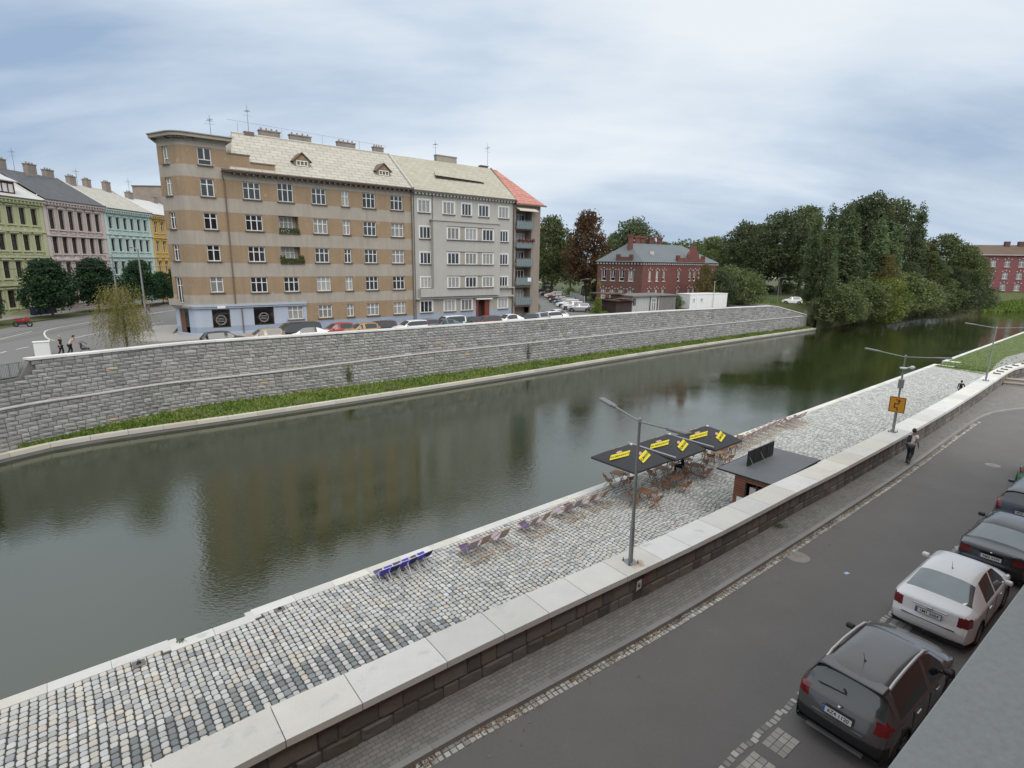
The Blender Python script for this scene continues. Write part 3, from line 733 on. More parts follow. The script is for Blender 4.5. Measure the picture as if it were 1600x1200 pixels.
def place_window(b,F,x,z,w,h,style,fm='frame_white',gm=None,rec=.14,sill='sill',label=None,y=0,sd=.16,sh=.09):
    if gm is None: gm='glass_curtain' if wr.random()<.42 else 'glass_dark'
    fme,pme=window_mesh(w,h,style,fm,gm)
    M=F.M@Matrix.Translation((x,y+rec,z))
    o=obj('window',fme,b,matrix=M); obj('pane',pme,o)
    if label: o['label']=label
    if sill:
        s=obj('sill',sill_mesh(w,sill,sd,sh),o,matrix=Matrix.Translation((0,-rec,0)))
    return o
def facade(b,F,x0,x1,z0,z1,ops,mats,band=lambda z,x:0,rev=.16,y=0,name='wall',extra_z=(),extra_x=()):
    xs=sorted({x0,x1,*extra_x,*[a for o in ops for a in (o[0],o[0]+o[2])]}); zs=sorted({z0,z1,*extra_z,*[a for o in ops for a in (o[1],o[1]+o[3])]})
    xs=[x for x in xs if x0-1e-6<=x<=x1+1e-6]; zs=[z for z in zs if z0-1e-6<=z<=z1+1e-6]
    mb=MB()
    for xa,xb in zip(xs,xs[1:]):
        for za,zb in zip(zs,zs[1:]):
            cx,cz=(xa+xb)/2,(za+zb)/2
            if any(o[0]<cx<o[0]+o[2] and o[1]<cz<o[1]+o[3] for o in ops): continue
            mb.face([(xa,y,za),(xb,y,za),(xb,y,zb),(xa,y,zb)],band(cz,cx))
    for o in ops:
        x,z,w,h=o[:4]; m=band(z+h/2,x+w/2); r=rev if len(o)<5 else o[4]
        mb.face([(x,y,z),(x,y,z+h),(x,y+r,z+h),(x,y+r,z)],m); mb.face([(x+w,y,z),(x+w,y+r,z),(x+w,y+r,z+h),(x+w,y,z+h)],m)
        mb.face([(x,y,z+h),(x+w,y,z+h),(x+w,y+r,z+h),(x,y+r,z+h)],m); mb.face([(x,y,z),(x,y+r,z),(x+w,y+r,z),(x+w,y,z)],m)
    ob=mb.build(name,mats,b); ob.matrix_local=F.M; return ob
def antenna(b,x,y,z,h=3.0,k=3):
    a=MB(); a.tube((x,y,z),(x,y,z+h),.03,5,.02)
    for i in range(k):
        zz=z+h*(.65+.3*i/k); a.tube((x-.5+.1*i,y,zz),(x+.5-.1*i,y,zz),.012,4)
    a.tube((x,y-.5,z+h*.8),(x,y+.6,z+h*.82),.012,4)
    for i in range(5): a.tube((x-.22,y-.4+.2*i,z+h*.81),(x+.22,y-.4+.2*i,z+h*.81),.01,4)
    a.build('antenna',MT['antenna'],b)
def chimney(b,x,y,z0,z1,w,d,m='chimney',flues=3):
    c=MB(); c.box(x-w/2,x+w/2,y-d/2,y+d/2,z0,z1-.12,0); c.box(x-w/2-.07,x+w/2+.07,y-d/2-.07,y+d/2+.07,z1-.12,z1,0)
    for i in range(flues):
        xx=x-w/2+w*(i+.5)/flues; c.tube((xx,y,z1),(xx,y,z1+.25),.09,6)
    c.build('chimney',MT[m],b)
# --- the corner apartment house (frame: x along the river front, y into the block)
MT['ochre']=mat('ochre_render',(0.285,0.205,0.13),0.92,0.18,0.5,0.12,5,streak=0.2,stain=(1.3,.60,(0.40,0.30,0.20)),bump=.1,bscale=12)
MT['greyrender']=mat('grey_brown_render',(0.345,0.31,0.265),0.92,0.16,0.45,0.1,6,streak=0.24,bump=.1,bscale=12,stain=(0.9,.66,(0.30,0.265,0.22)))
MT['shopblue']=mat('pale_blue_render',(0.38,0.425,0.50),0.85,0.08,0.5,0.06,5,streak=0.06)
MT['plinthblue']=mat('blue_plinth',(0.27,0.325,0.41),0.85,0.12,0.7,0.1,4,streak=0.1)
MT['eave']=mat('brown_eave',(0.15,0.115,0.09),0.7,0.15,1)
MT['roof_beige']=brickmat('beige_roof_sheets',(0.41,0.385,0.325),(0.47,0.445,0.385),(0.26,0.24,0.20),1.25,0.62,.035,.8,var=.12,bump=.5,coords='UV',offset=0.5)
MT['roof_beige2']=brickmat('olive_roof_tiles',(0.38,0.36,0.285),(0.44,0.415,0.335),(0.30,0.28,0.21),.9,.5,.03,.8,var=.12,bump=.5)
MT['interior']=mat('dim_interior',(0.05,0.045,0.04),0.9,0.3,1)
BANG=math.atan2(0.62646509,0.77944948); BK=(-30.754,56.098,1.1)
B1=empty('corner_apartment_house',BK,BANG,'five storey ochre and grey banded corner house with pale blue shop floor','apartment building')
FR=Frame(0,0,0)
rows=[(1.29,1.47),(4.31,1.6),(7.47,1.58),(10.6,1.6),(13.7,1.68)]
cols=[(4.22,1.68,'cross3'),(11.15,1.6,'cross3'),(14.5,.86,'cross2'),(16.98,1.6,'cross3'),(20.5,1.65,'cross3')]
ops=[];wins=[]
for r,(z,h) in enumerate(rows):
    for x,w,stl in cols:
        if r==0 and x<8: continue
        if r==0: w2=min(w,1.5)
        ops.append((x,z,w,h)); wins.append((x,z,w,h,stl))
ops.append((4.25,.85,2.05,1.95)); 
for z,h in ((13.7,1.9),(4.31,1.6)): ops.append((7.58,z,1.62,h)); wins.append((7.58,z,1.62,h,'cross3'))
ops.append((7.3+.45,1.29,1.7,1.5)); wins.append((7.75,1.29,1.7,1.5,'cross3'))
for z in (7.35,10.5): ops.append((7.5,z,2.05,1.75,.85))
zb=[1.0,2.95,4.15,5.95,7.32,9.1,10.4,12.3,13.62,15.42,3.02,0.95]
def band1(z,x):
    if z<.95: return 3
    if z<3.02: return 2 if x<9.8 else (0 if z>1.0 else 3)
    for a,b in ((4.15,5.95),(7.32,9.1),(10.4,12.3),(13.62,15.42)):
        if a<z<b: return 0
    return 1
MS=[MT['ochre'],MT['greyrender'],MT['shopblue'],MT['plinthblue']]
facade(B1,FR,3.0,23.35,0,16.1,ops,MS,band1,extra_z=zb,extra_x=(9.8,))
for x,z,w,h,stl in wins: place_window(B1,FR,x,z,w,h,stl)
for z in (7.35,10.5):
    bx=MB(); bx.face([(7.5,.85,z),(9.55,.85,z),(9.55,.85,z+1.75),(7.5,.85,z+1.75)]); bx.build('loggia_wall',MT['greyrender'],B1)
    place_window(B1,FR,7.75,z+.2,1.4,1.5,'cross3',y=.70,sill=None,rec=.08)
    r_=MB()
    for k in range(15): r_.tube((7.52+k*.145,-.03,z),(7.52+k*.145,-.03,z+.5),.014,4)
    r_.tube((7.5,-.03,z+.5),(9.58,-.03,z+.5),.022,5); r_.box(7.42,9.66,-.12,.05,z-.08,z+.0)
    r_.build('loggia_railing',MT['frame_dark'],B1)
    pl=MB(); pr=random.Random(int(z*7))
    for k in range(260 if z<9 else 110):
        x=pr.uniform(7.4,9.9) if z<9 else pr.uniform(7.5,9.6); zz=z+pr.uniform(0,.5)*(1.6 if z<9 and (x<7.9 or x>9.3) else 1); s=.09; a=pr.uniform(0,6)
        pl.face([(x-s,-.08+pr.uniform(-.1,.1),zz),(x+s*math.cos(a),-.15,zz-s),(x+s,-.1+pr.uniform(-.1,.1),zz+s*.5),(x,-.06,zz+s)])
    MT.setdefault('potplant',leafmat('pot_plants',[(0.03,0.06,0.02),(0.08,0.12,0.03),(0.15,0.08,0.06)]))
    pl.build('balcony_plants',MT['potplant'],B1)
# corner tower: front piece, rounded corner, side
ops=[];tw=[]
trows=[(4.4,1.55),(7.5,1.57),(10.55,1.6),(13.66,1.68),(16.56,1.6)]
for i,(z,h) in enumerate(trows): ops.append((.42,z,1.2,h)); tw.append((.42,z,1.2,h,'low' if i==4 else 'cross4'))
ops.append((.28,.8,1.68,1.88))
def band2(z,x):
    if z<.95: return 3
    if z<3.02: return 2
    for a,b in ((4.15,5.95),(7.32,9.1),(10.4,12.3),(13.62,15.42),(16.5,18.2)):
        if a<z<b: return 0
    return 1
zb2=zb+[16.5,18.2]
facade(B1,FR,-.55,3.0,0,18.9,ops,MS,band2,extra_z=zb2)
for a in tw: place_window(B1,FR,*a)
# rounded corner
c0=V((-.55,0)); sidedir=V((-.45,.9)).normalized(); c1=V((-1.42,.60)); 
arc=[]
for k in range(9):
    t=k/8; m_=V((-1.15,0.0)); arc.append(c0*(1-t)**2+m_*2*t*(1-t)+c1*t*t)
mb=MB(); zz=sorted({0,18.9,*[z for z in zb2]})
for a,b in zip(arc,arc[1:]):
    for z0,z1 in zip(zz,zz[1:]): mb.face([(b.x,b.y,z0),(a.x,a.y,z0),(a.x,a.y,z1),(b.x,b.y,z1)],band2((z0+z1)/2,0))
mb.build('rounded_corner',MS,B1)
sd_=(c1-V((-1.15,0))).normalized(); L_S=2.6; c2=c1+sd_*L_S
FS=Frame(c2.x,c2.y,math.atan2(-sd_.y,-sd_.x))
ops=[(.75,z,.95,h) for z,h in trows[1:]]+[(.55,3.3,1.0,2.6)]+[(.6,.05,1.5,2.75)]
facade(B1,FS,0,L_S,0,18.9,ops,MS,band2,extra_z=zb2)
for i,(z,h) in enumerate(trows[1:]): place_window(B1,FS,.75,z,.95,h,'low' if i==3 else 'cross4')
place_window(B1,FS,.55,3.3,1.0,2.6,'cross4')
cb=MB(); cb.box(-.1,2.9,-.45,.0,2.95,3.15); cb.box(.2,2.0,-.7,-.0,3.15,3.3); cb.box(.2,2.0,-.7,-.62,3.3,3.75); cb.build('corner_balcony',MT['greyrender'],B1).matrix_local=FS.M
dr=MB(); dr.box(.62,1.35,.1,.16,.05,2.75,0); dr.box(1.35,1.42,.08,.18,.05,2.78,1); dr.box(1.42,2.08,.1,.14,.9,2.75,1)
MT['door_brown']=mat('brown_door',(0.14,0.06,0.03),0.5,0.2,3)
dr.build('shop_door',[MT['door_brown'],MT['glass_dark']],B1).matrix_local=FS.M
# back and party walls
mb=MB(); back=[c2,V((c2.x+2.2,c2.y+5.6)),V((2.5,13)),V((23.35,13)),V((23.35,0.02))]
for a,b in zip(back,back[1:]):
    mb.face([(a.x,a.y,0),(b.x,b.y,0),(b.x,b.y,16.1),(a.x,a.y,16.1)])
tb=[c2,V((c2.x+2.2,c2.y+5.6)),V((3.0,9.5)),V((3.0,0))]
for a,b in zip(tb,tb[1:]): mb.face([(a.x,a.y,12),(b.x,b.y,12),(b.x,b.y,18.9),(a.x,a.y,18.9)])
mb.build('rear_wall',MT['greyrender'],B1)
# tower cornice following the corner
def offs(poly,d):
    out=[]
    for i,p in enumerate(poly):
        a=poly[max(i-1,0)]; b=poly[min(i+1,len(poly)-1)]; t=(b-a).normalized(); out.append(V((p.x+t.y*d,p.y-t.x*d)))
    return out
line=[V((c2.x+2.2,c2.y+5.6)),c2+sd_*.0]+list(reversed(arc))+[V((3.0,0))]
mb=MB()
outer=offs(line,.62); outer[0]=V((c2.x+1.4,c2.y+5.8)); outer[-1]=V((3.45,-.62)); inner=[V((3.45,9))]
poly=outer+[V((3.45,9.2))]
mb.prism([(p.x,p.y) for p in poly],18.92,19.22); 
o2=offs(line,.75); o2[0]=V((c2.x+1.3,c2.y+5.8)); o2[-1]=V((3.55,-.75)); mb.prism([(p.x,p.y) for p in o2+[V((3.55,9.2))]],19.2202,19.30)
mb.build('tower_cornice',MT['greyrender'],B1)
mb=MB()
for k in range(14):
    t=k/13; i=t*(len(line)-2)+1; a=line[min(int(i),len(line)-2)]; b=line[min(int(i)+1,len(line)-1)]; p=a+(b-a)*(i-int(i)); d=(b-a).normalized(); n_=V((d.y,-d.x))
    T_=Matrix.Translation((p.x,p.y,0))@Matrix.Rotation(math.atan2(d.y,d.x),4,'Z'); mb.box(-.06,.06,-.5,0,18.76,18.918,T=T_)
for k in range(34): x=3.4+k*.6; mb.box(x-.07,x+.07,-.6,0,15.93,16.06)
mb.build('eave_brackets',MT['eave'],B1)
# shop cornice, sign plates, shop windows, downpipes
mb=MB(); l2=[c2]+list(reversed(arc))+[V((9.8,0))]; o1=offs(l2,.28); 
mb.prism([(p.x,p.y) for p in o1]+[(p.x,p.y) for p in reversed(offs(l2,-.02))],2.98,3.18); mb.prism([(p.x,p.y) for p in offs(l2,.18)]+[(p.x,p.y) for p in reversed(offs(l2,-.01))],2.80,2.9799)
mb.prism([(p.x,p.y) for p in offs(l2,.05)]+[(p.x,p.y) for p in reversed(offs(l2,-.01))],0.0,.35)
mb.build('shop_cornice',MT['shopblue'],B1)
MT['shopglass']=mat('shop_glass',(0.015,0.013,0.012),0.08,0.4,1.2,0,1,spec=.8,stain=(3.0,.60,(0.16,0.10,0.07)))
for x,z,w,h in ((.28,.8,1.68,1.88),(4.25,.85,2.05,1.95)):
    o=place_window(B1,FR,x,z,w,h,'shop',fm='frame_dark',gm='shopglass',sill=None)
    lg=MB(); cx,cz=w/2,h*.42
    for r_ in (.42,.5): 
        for k in range(20): a,b=k*2*PI/20,(k+1)*2*PI/20; lg.tube((cx+r_*math.cos(a),.03,cz+r_*math.sin(a)),(cx+r_*math.cos(b),.03,cz+r_*math.sin(b)),.010,4)
    for k in (-.15,0,.15): lg.tube((cx-.3,.03,cz+k),(cx+.3,.03,cz+k*1.2),.012,4)
    lg.build('window_lettering',MT['frame_white'],o)
sg=MB(); sg.box(.75,1.5,-.12,-.03,2.83,3.08) ; sg.build('shop_sign',MT['frame_white'],B1,loc=(0,-.3,-.02))
dp=MB()
def pipe(x,z0,z1,y=-.12,r=.06): dp.tube((x,y,z0),(x,y,z1),r,6)
pipe(2.55,3.2,15.3); dp.tube((2.55,-.12,15.3),(2.35,-.35,15.7),.06,6); dp.tube((2.35,-.35,15.7),(2.5,-.55,16.05),.06,6); dp.build('downpipe',MT['eave'],B1)
dp=MB(); pipe(3.1,0,2.8); dp.build('downpipe',MT['eave'],B1); dp=MB(); pipe(23.25,0,16); dp.build('downpipe',MT['eave'],B1)
# eave, stepped parapet, roof
mb=MB(); mb.box(2.35,23.3,-.65,.3,16.1,16.22); mb.box(2.25,23.3,-.75,-.60,16.2202,16.36); mb.build('eave',MT['eave'],B1)
mb=MB(); mb.box(3.0,5.1,.0,.35,16.1,17.85,0); mb.box(5.1,7.5,.0,.35,16.1,17.2,0); mb.box(3.0,5.18,-.06,.41,17.85,17.97,1); mb.box(5.1802,7.58,-.06,.41,17.2,17.32,1); mb.build('stepped_parapet',[MT['ochre'],MT['eave']],B1)
def roofslab(b,name,m,pts,uvs=None):
    mb=MB(); 
    for p in pts:
        a=V(p[0]); u=(V(p[1])-a).normalized(); n=(V(p[1])-a).cross(V(p[-1])-a).normalized(); v=n.cross(u)
        mb.face(p,0,uv=[((V(q)-a).dot(u),(V(q)-a).dot(v)) for q in p])
    return mb.build(name,m,b)
RZ=20.95; RY=5.6
roofslab(B1,'roof',MT['roof_beige'],[
 [(3.05,-.55,16.3),(23.3,-.55,16.3),(23.3,RY,RZ),(5.0,RY,RZ)],
 [(3.05,-.55,16.3),(5.0,RY,RZ),(3.05,9,16.9)],
 [(3.05,9,16.9),(5.0,RY,RZ),(23.3,RY,RZ),(23.3,13.3,16.3),(3.05,13.3,16.3)]])
mb=MB(); mb.tube((4.9,RY,RZ+.03),(23.3,RY,RZ+.03),.1,6); mb.tube((23.3,-.6,16.4),(23.3,RY,RZ+.1),.13,5); mb.build('roof_ridge',MT['sill_light'],B1)
def dormer(b,x,y,z,w=1.7,d=2.2,m1='ochre',m2='eave'):
    mb=MB(); mb.face([(x-w/2,y,z),(x+w/2,y,z),(x+w/2,y,z+.75),(x,y,z+1.45),(x-w/2,y,z+.75)],0)
    mb.face([(x-w/2,y,z),(x-w/2,y,z+.75),(x-w/2,y+d,z+.75)],0); mb.face([(x+w/2,y,z),(x+w/2,y+d,z+.75),(x+w/2,y,z+.75)],0)
    for s in (-1,1):
        mb.face([(x+s*(w/2+.22),y-.2,z+.58),(x,y-.2,z+1.55),(x,y+d+.3,z+1.55),(x+s*(w/2+.22),y+d,z+.58)],1)
        mb.face([(x+s*(w/2+.22),y-.2,z+.50),(x+s*(w/2+.22),y-.2,z+.58),(x,y-.2,z+1.55),(x,y-.2,z+1.45)],1)
    mb.face([(x-w/2-.2,y-.02,z-.02),(x+w/2+.2,y-.02,z-.02),(x+w/2+.2,y-.5,z-.35),(x-w/2-.2,y-.5,z-.35)],1)
    o=mb.build('dormer',[MT[m1],MT[m2]],b)
    fme,pme=window_mesh(1.25,.55,'tri'); f=obj('window_frame',fme,o,matrix=Matrix.Translation((x-.62,y-.06,z+.12))); obj('window_pane',pme,o,matrix=Matrix.Translation((x-.62,y-.05,z+.12)))
dormer(B1,10.75,1.2,17.55); dormer(B1,20.35,1.2,17.55)
for x,w in ((9.0,2.2),(12.4,2.4),(17.9,2.2),(22.1,1.3)): chimney(B1,x,RY+.6,20.1,21.75,w,.6,flues=4)
mb=MB(); mb.box(6.2,7.2,RY-.2,RY+.5,20.7,21.25); mb.build('roof_hatch',MT['eave'],B1)
antenna(B1,2.3,2.5,19.3,2.4); antenna(B1,6.7,RY,21,2.9,2)
mb=MB(); 
for k in range(8): mb.tube((5.6+k*2.3,RY,21.0),(5.6+k*2.3,RY,22.0),.015,4)
mb.tube((4.6,RY,22.2),(23,RY,21.9),.012,4); mb.build('lightning_wire',MT['antenna'],B1)
# --- grey apartment house
MT['grey2']=mat('light_grey_render',(0.40,0.385,0.355),0.92,0.09,0.45,0.1,6,streak=0.13,bump=.1,bscale=12)
MT['grey2d']=mat('grey_beige_render',(0.33,0.30,0.26),0.92,0.1,0.45,0.1,6,streak=0.15)
B2=empty('grey_apartment_house',BK,BANG,'plain grey rendered apartment house with a shallow projecting bay and red door','apartment building')
ops=[];wn=[]
g_rows=[(4.4,1.36),(7.42,1.43),(10.53,1.46)]
for z,h in g_rows:
    ops.append((24.35,z,1.55,h)); ops.append((36.95,z,1.42,h))
for x,w in ((24.2,1.7),(27.8,1.7),(30.65,1.5),(33.35,1.65),(36.7,1.7)): ops.append((x,13.67,w,1.5))
gg=[(24.25,1.75),(27.8,1.72),(30.5,1.75),(36.7,1.7)]
for x,w in gg: ops.append((x,1.3,w,1.48))
ops.append((32.9,0.05,2.3,2.65,.9))
facade(B2,FR,23.4,39.3,0,16.0,ops,[MT['grey2'],MT['plinthblue'],MT['grey2d']],lambda z,x:1 if z<1.15 else 2 if z<3.2 else 0,extra_z=(1.15,3.2))
def bwin(b,x,z,w,h,y=0,st='tri'):
    o=place_window(b,FR,x,z,w,h,st,y=y,rec=.02,sill='sill')
    s=MB(); t=.12
    for a in ((-t,0,-.02,h+t),(w,w+t,-.02,h+t)): s.box(a[0],a[1],-.05,.03,a[2],a[3])
    s.box(0,w,-.05,.03,h,h+t); s.build('surround',MT['frame_white'],o)
for o_ in ops[:-1]: bwin(B2,*o_[:4])
# bay
def bayop(): return [(x,z,1.75,h) for z,h in g_rows for x in (27.98,30.75,33.5)]
FB=Frame(0,-.7,0)
facade(B2,FB,25.9,36.45,3.3,12.75,bayop(),[MT['grey2'],MT['grey2d']],lambda z,x:1 if any(a-.02<z<a+h_+.02 and 27.98<x<35.25 for a,h_ in g_rows) else 0,name='bay_wall')
for a in bayop(): bwin(B2,a[0],a[1],a[2],a[3],y=-.7)
mb=MB()
for x in (25.9,36.45): mb.face([(x,-.7,3.3),(x,0,3.3),(x,0,12.75),(x,-.7,12.75)])
mb.face([(25.9,-.7,3.3),(36.45,-.7,3.3),(36.45,0,3.3),(25.9,0,3.3)]); mb.box(25.75,36.6,-.82,0.0,12.76,12.92); mb.box(24.0,25.88,-.7,-.6,3.3,4.35); mb.box(24.0,25.88,-.6,0,3.25,3.4); mb.box(24.0,24.1,-.6,0,3.4,4.35)
mb.box(36.47,39.3,-.45,0,4.2,4.32); mb.build('bay_trim',MT['grey2'],B2)
mb=MB()
for z,h in g_rows: mb.box(27.85,35.35,-.84,-.7,z-.1,z-.02); mb.box(27.85,35.35,-.78,-.7,z+h+.13,z+h+.2)
for z,h in g_rows: mb.box(26.55,26.8,-.0,.0,0,0) if 0 else None
mb.build('band_sill',MT['sill'],B2)
mb=MB(); mb.box(23.5,39.2,-.42,0,3.0,3.22); mb.build('canopy_ledge',MT['grey2'],B2)
MT['door_red']=mat('dark_red_door',(0.17,0.035,0.025),0.5,0.2,3)
mb=MB(); mb.box(32.95,33.35,.05,.85,.05,2.68,0); mb.box(34.45,35.15,.05,.80,.05,2.68,0); mb.face([(33.35,.84,.05),(34.45,.84,.05),(34.45,.84,2.68),(33.35,.84,2.68)],1); mb.box(32.7,35.4,-.5,.1,2.72,2.9,2)
mb.build('entrance_door',[MT['door_red'],MT['interior'],MT['frame_white']],B2)
mb=MB(); mb.box(23.4,39.3,-.5,.3,16.0,16.14); 
for k in range(31): x=23.7+k*.51; mb.box(x-.13,x+.13,-.42,-.02,15.78,15.995)
mb.build('eave_cornice',MT['grey2'],B2)
mb=MB(); mb.box(23.4,39.3,-.62,-.48,16.1,16.24); mb.tube((23.55,-.1,0),(23.55,-.1,15.9),.05,6); mb.tube((39.2,-.1,0),(39.2,-.1,15.9),.05,6); mb.tube((26.2,-.08,12.9),(26.2,-.08,15.9),.04,6); mb.build('gutter',MT['sill'],B2)
roofslab(B2,'roof',MT['roof_beige2'],[[(23.45,-.5,16.22),(39.35,-.5,16.22),(39.35,5.6,20.98),(23.45,5.6,20.98)],[(23.45,5.6,20.98),(39.35,5.6,20.98),(39.35,13,16.2),(23.45,13,16.2)]])
mb=MB(); mb.face([(27.9,1.9,18.55),(35.6,1.9,18.4),(35.4,3.4,19.3),(28.6,3.4,19.35)],0); mb.face([(27.9,1.9,18.55),(28.6,3.4,19.3),(28.6,3.4,18.9)],0)
mb.box(28.0,35.6,2.0,2.1,17.7,18.35,1)
for k in range(9): mb.box(28.0+k*.93,28.12+k*.93,1.95,2.0,17.75,18.38,1)
mb.build('ribbon_dormer',[MT['roof_beige2'],MT['interior']],B2)
chimney(B2,32.0,6.0,20.6,21.85,3.2,.7,flues=0,m='grey2d'); chimney(B2,38.4,6.0,20.6,21.3,1.2,.6,flues=0,m='sill'); antenna(B2,30.3,5.8,21,2.6,2); antenna(B2,39.0,5.8,21,3.4,3)
mb=MB(); 
for a,b in (((39.3,0),(39.3,13)),((39.3,13),(23.4,13))): mb.face([(a[0],a[1],0),(b[0],b[1],0),(b[0],b[1],16.1),(a[0],a[1],16.1)])
mb.build('rear_wall',MT['grey2d'],B2)
# --- end house with balconies and red roof
MT['brown3']=mat('brown_grey_render',(0.26,0.215,0.18),0.92,0.15,0.5,0.12,6,streak=0.2,bump=.1,bscale=12)
MT['roof_red']=brickmat('red_roof_tiles',(0.42,0.14,0.105),(0.49,0.20,0.16),(0.50,0.33,0.28),2.2,.5,.05,.75,var=.12,bump=.4)
B3=empty('balcony_apartment_house',BK,BANG,'narrow brown end house with red tiled roof and a stack of glazed balconies','apartment building')
lv=[1.9,4.75,7.4,9.95,12.6]
ops=[(39.75,0.1,2.9,1.3,.3)]+[(39.75,z,2.9,2.3,1.3) for z in lv]
facade(B3,FR,39.42,44.3,0,15.7,ops,[MT['brown3']])
mb=MB(); mb.face([(44.3,0,0),(44.3,12,0),(44.3,12,15.7),(44.3,0,15.7)]); mb.face([(44.3,12,0),(39.4,12,0),(39.4,12,15.7),(44.3,12,15.7)])
for z in [0.1]+lv: mb.face([(39.75,1.3,z),(42.65,1.3,z),(42.65,1.3,z+2.4),(39.75,1.3,z+2.4)])
mb.build('rear_wall',MT['brown3'],B3)
MT['rail_glass']=mat('balcony_panel',(0.17,0.22,0.22),0.3,0.15,2,0,1,spec=.6)
for i,z in enumerate(lv):
    place_window(B3,FR,40.6,z+.15,1.75,1.75,'tri',y=1.15,rec=.08,sill=None)
    r_=MB(); r_.box(39.6,42.7,-.42,-.36,z-.05,z+.85,0); r_.box(39.6,42.7,-.45,0.02,z-.2,z-.05,1); r_.tube((39.6,-.4,z+.95),(42.7,-.4,z+.95),.03,5,m=1)
    for k in range(8): r_.tube((39.65+k*.43,-.46,z-.1),(39.65+k*.43,-.46,z+.95),.016,4,m=1)
    r_.build('balcony',[MT['rail_glass'],MT['rail']],B3)
fl=MB(); pr=random.Random(4)
for k in range(220):
    x=pr.uniform(39.7,42.9); zz=9.95+.85+pr.gauss(0,.1); s=.06; fl.face([(x-s,-.52+pr.uniform(-.12,.1),zz),(x,-.55,zz-s),(x+s,-.52+pr.uniform(-.1,.1),zz),(x,-.5,zz+s)])
MT['redflower']=leafmat('red_flowers',[(0.25,0.02,0.02),(0.10,0.03,0.03),(0.03,0.06,0.02)]); fl.build('balcony_flowers',MT['redflower'],B3)
aw=MB(); aw.face([(39.6,-1.0,14.9),(43.1,-1.0,14.9),(43.1,0,15.35),(39.6,0,15.35)]); aw.box(39.6,43.1,-1.03,-1.0,14.78,14.92); MT['awning']=mat('cream_awning',(0.6,0.55,0.46),.8); aw.build('awning',MT['awning'],B3)
wt=MB(); wt.box(41.7,42.35,-.50,-.47,4.75+.3,4.75+.85); wt.build('hanging_cloth',MT['frame_white'],B3)
roofslab(B3,'roof',MT['roof_red'],[[(39.4,-.5,15.75),(44.9,-.5,15.75),(40.4,5.6,20.9),(39.4,5.6,20.9)],[(44.9,-.5,15.75),(44.9,12.2,15.75),(40.4,5.6,20.9)],[(44.9,12.2,15.75),(39.4,12.2,15.75),(39.4,5.6,20.9),(40.4,5.6,20.9)]])
mb=MB(); mb.box(39.35,44.95,-.62,-.48,15.6,15.8); mb.tube((39.42,-.55,16.0),(39.42,5.6,21.0),.14,5); mb.build('eave',MT['eave'],B3)

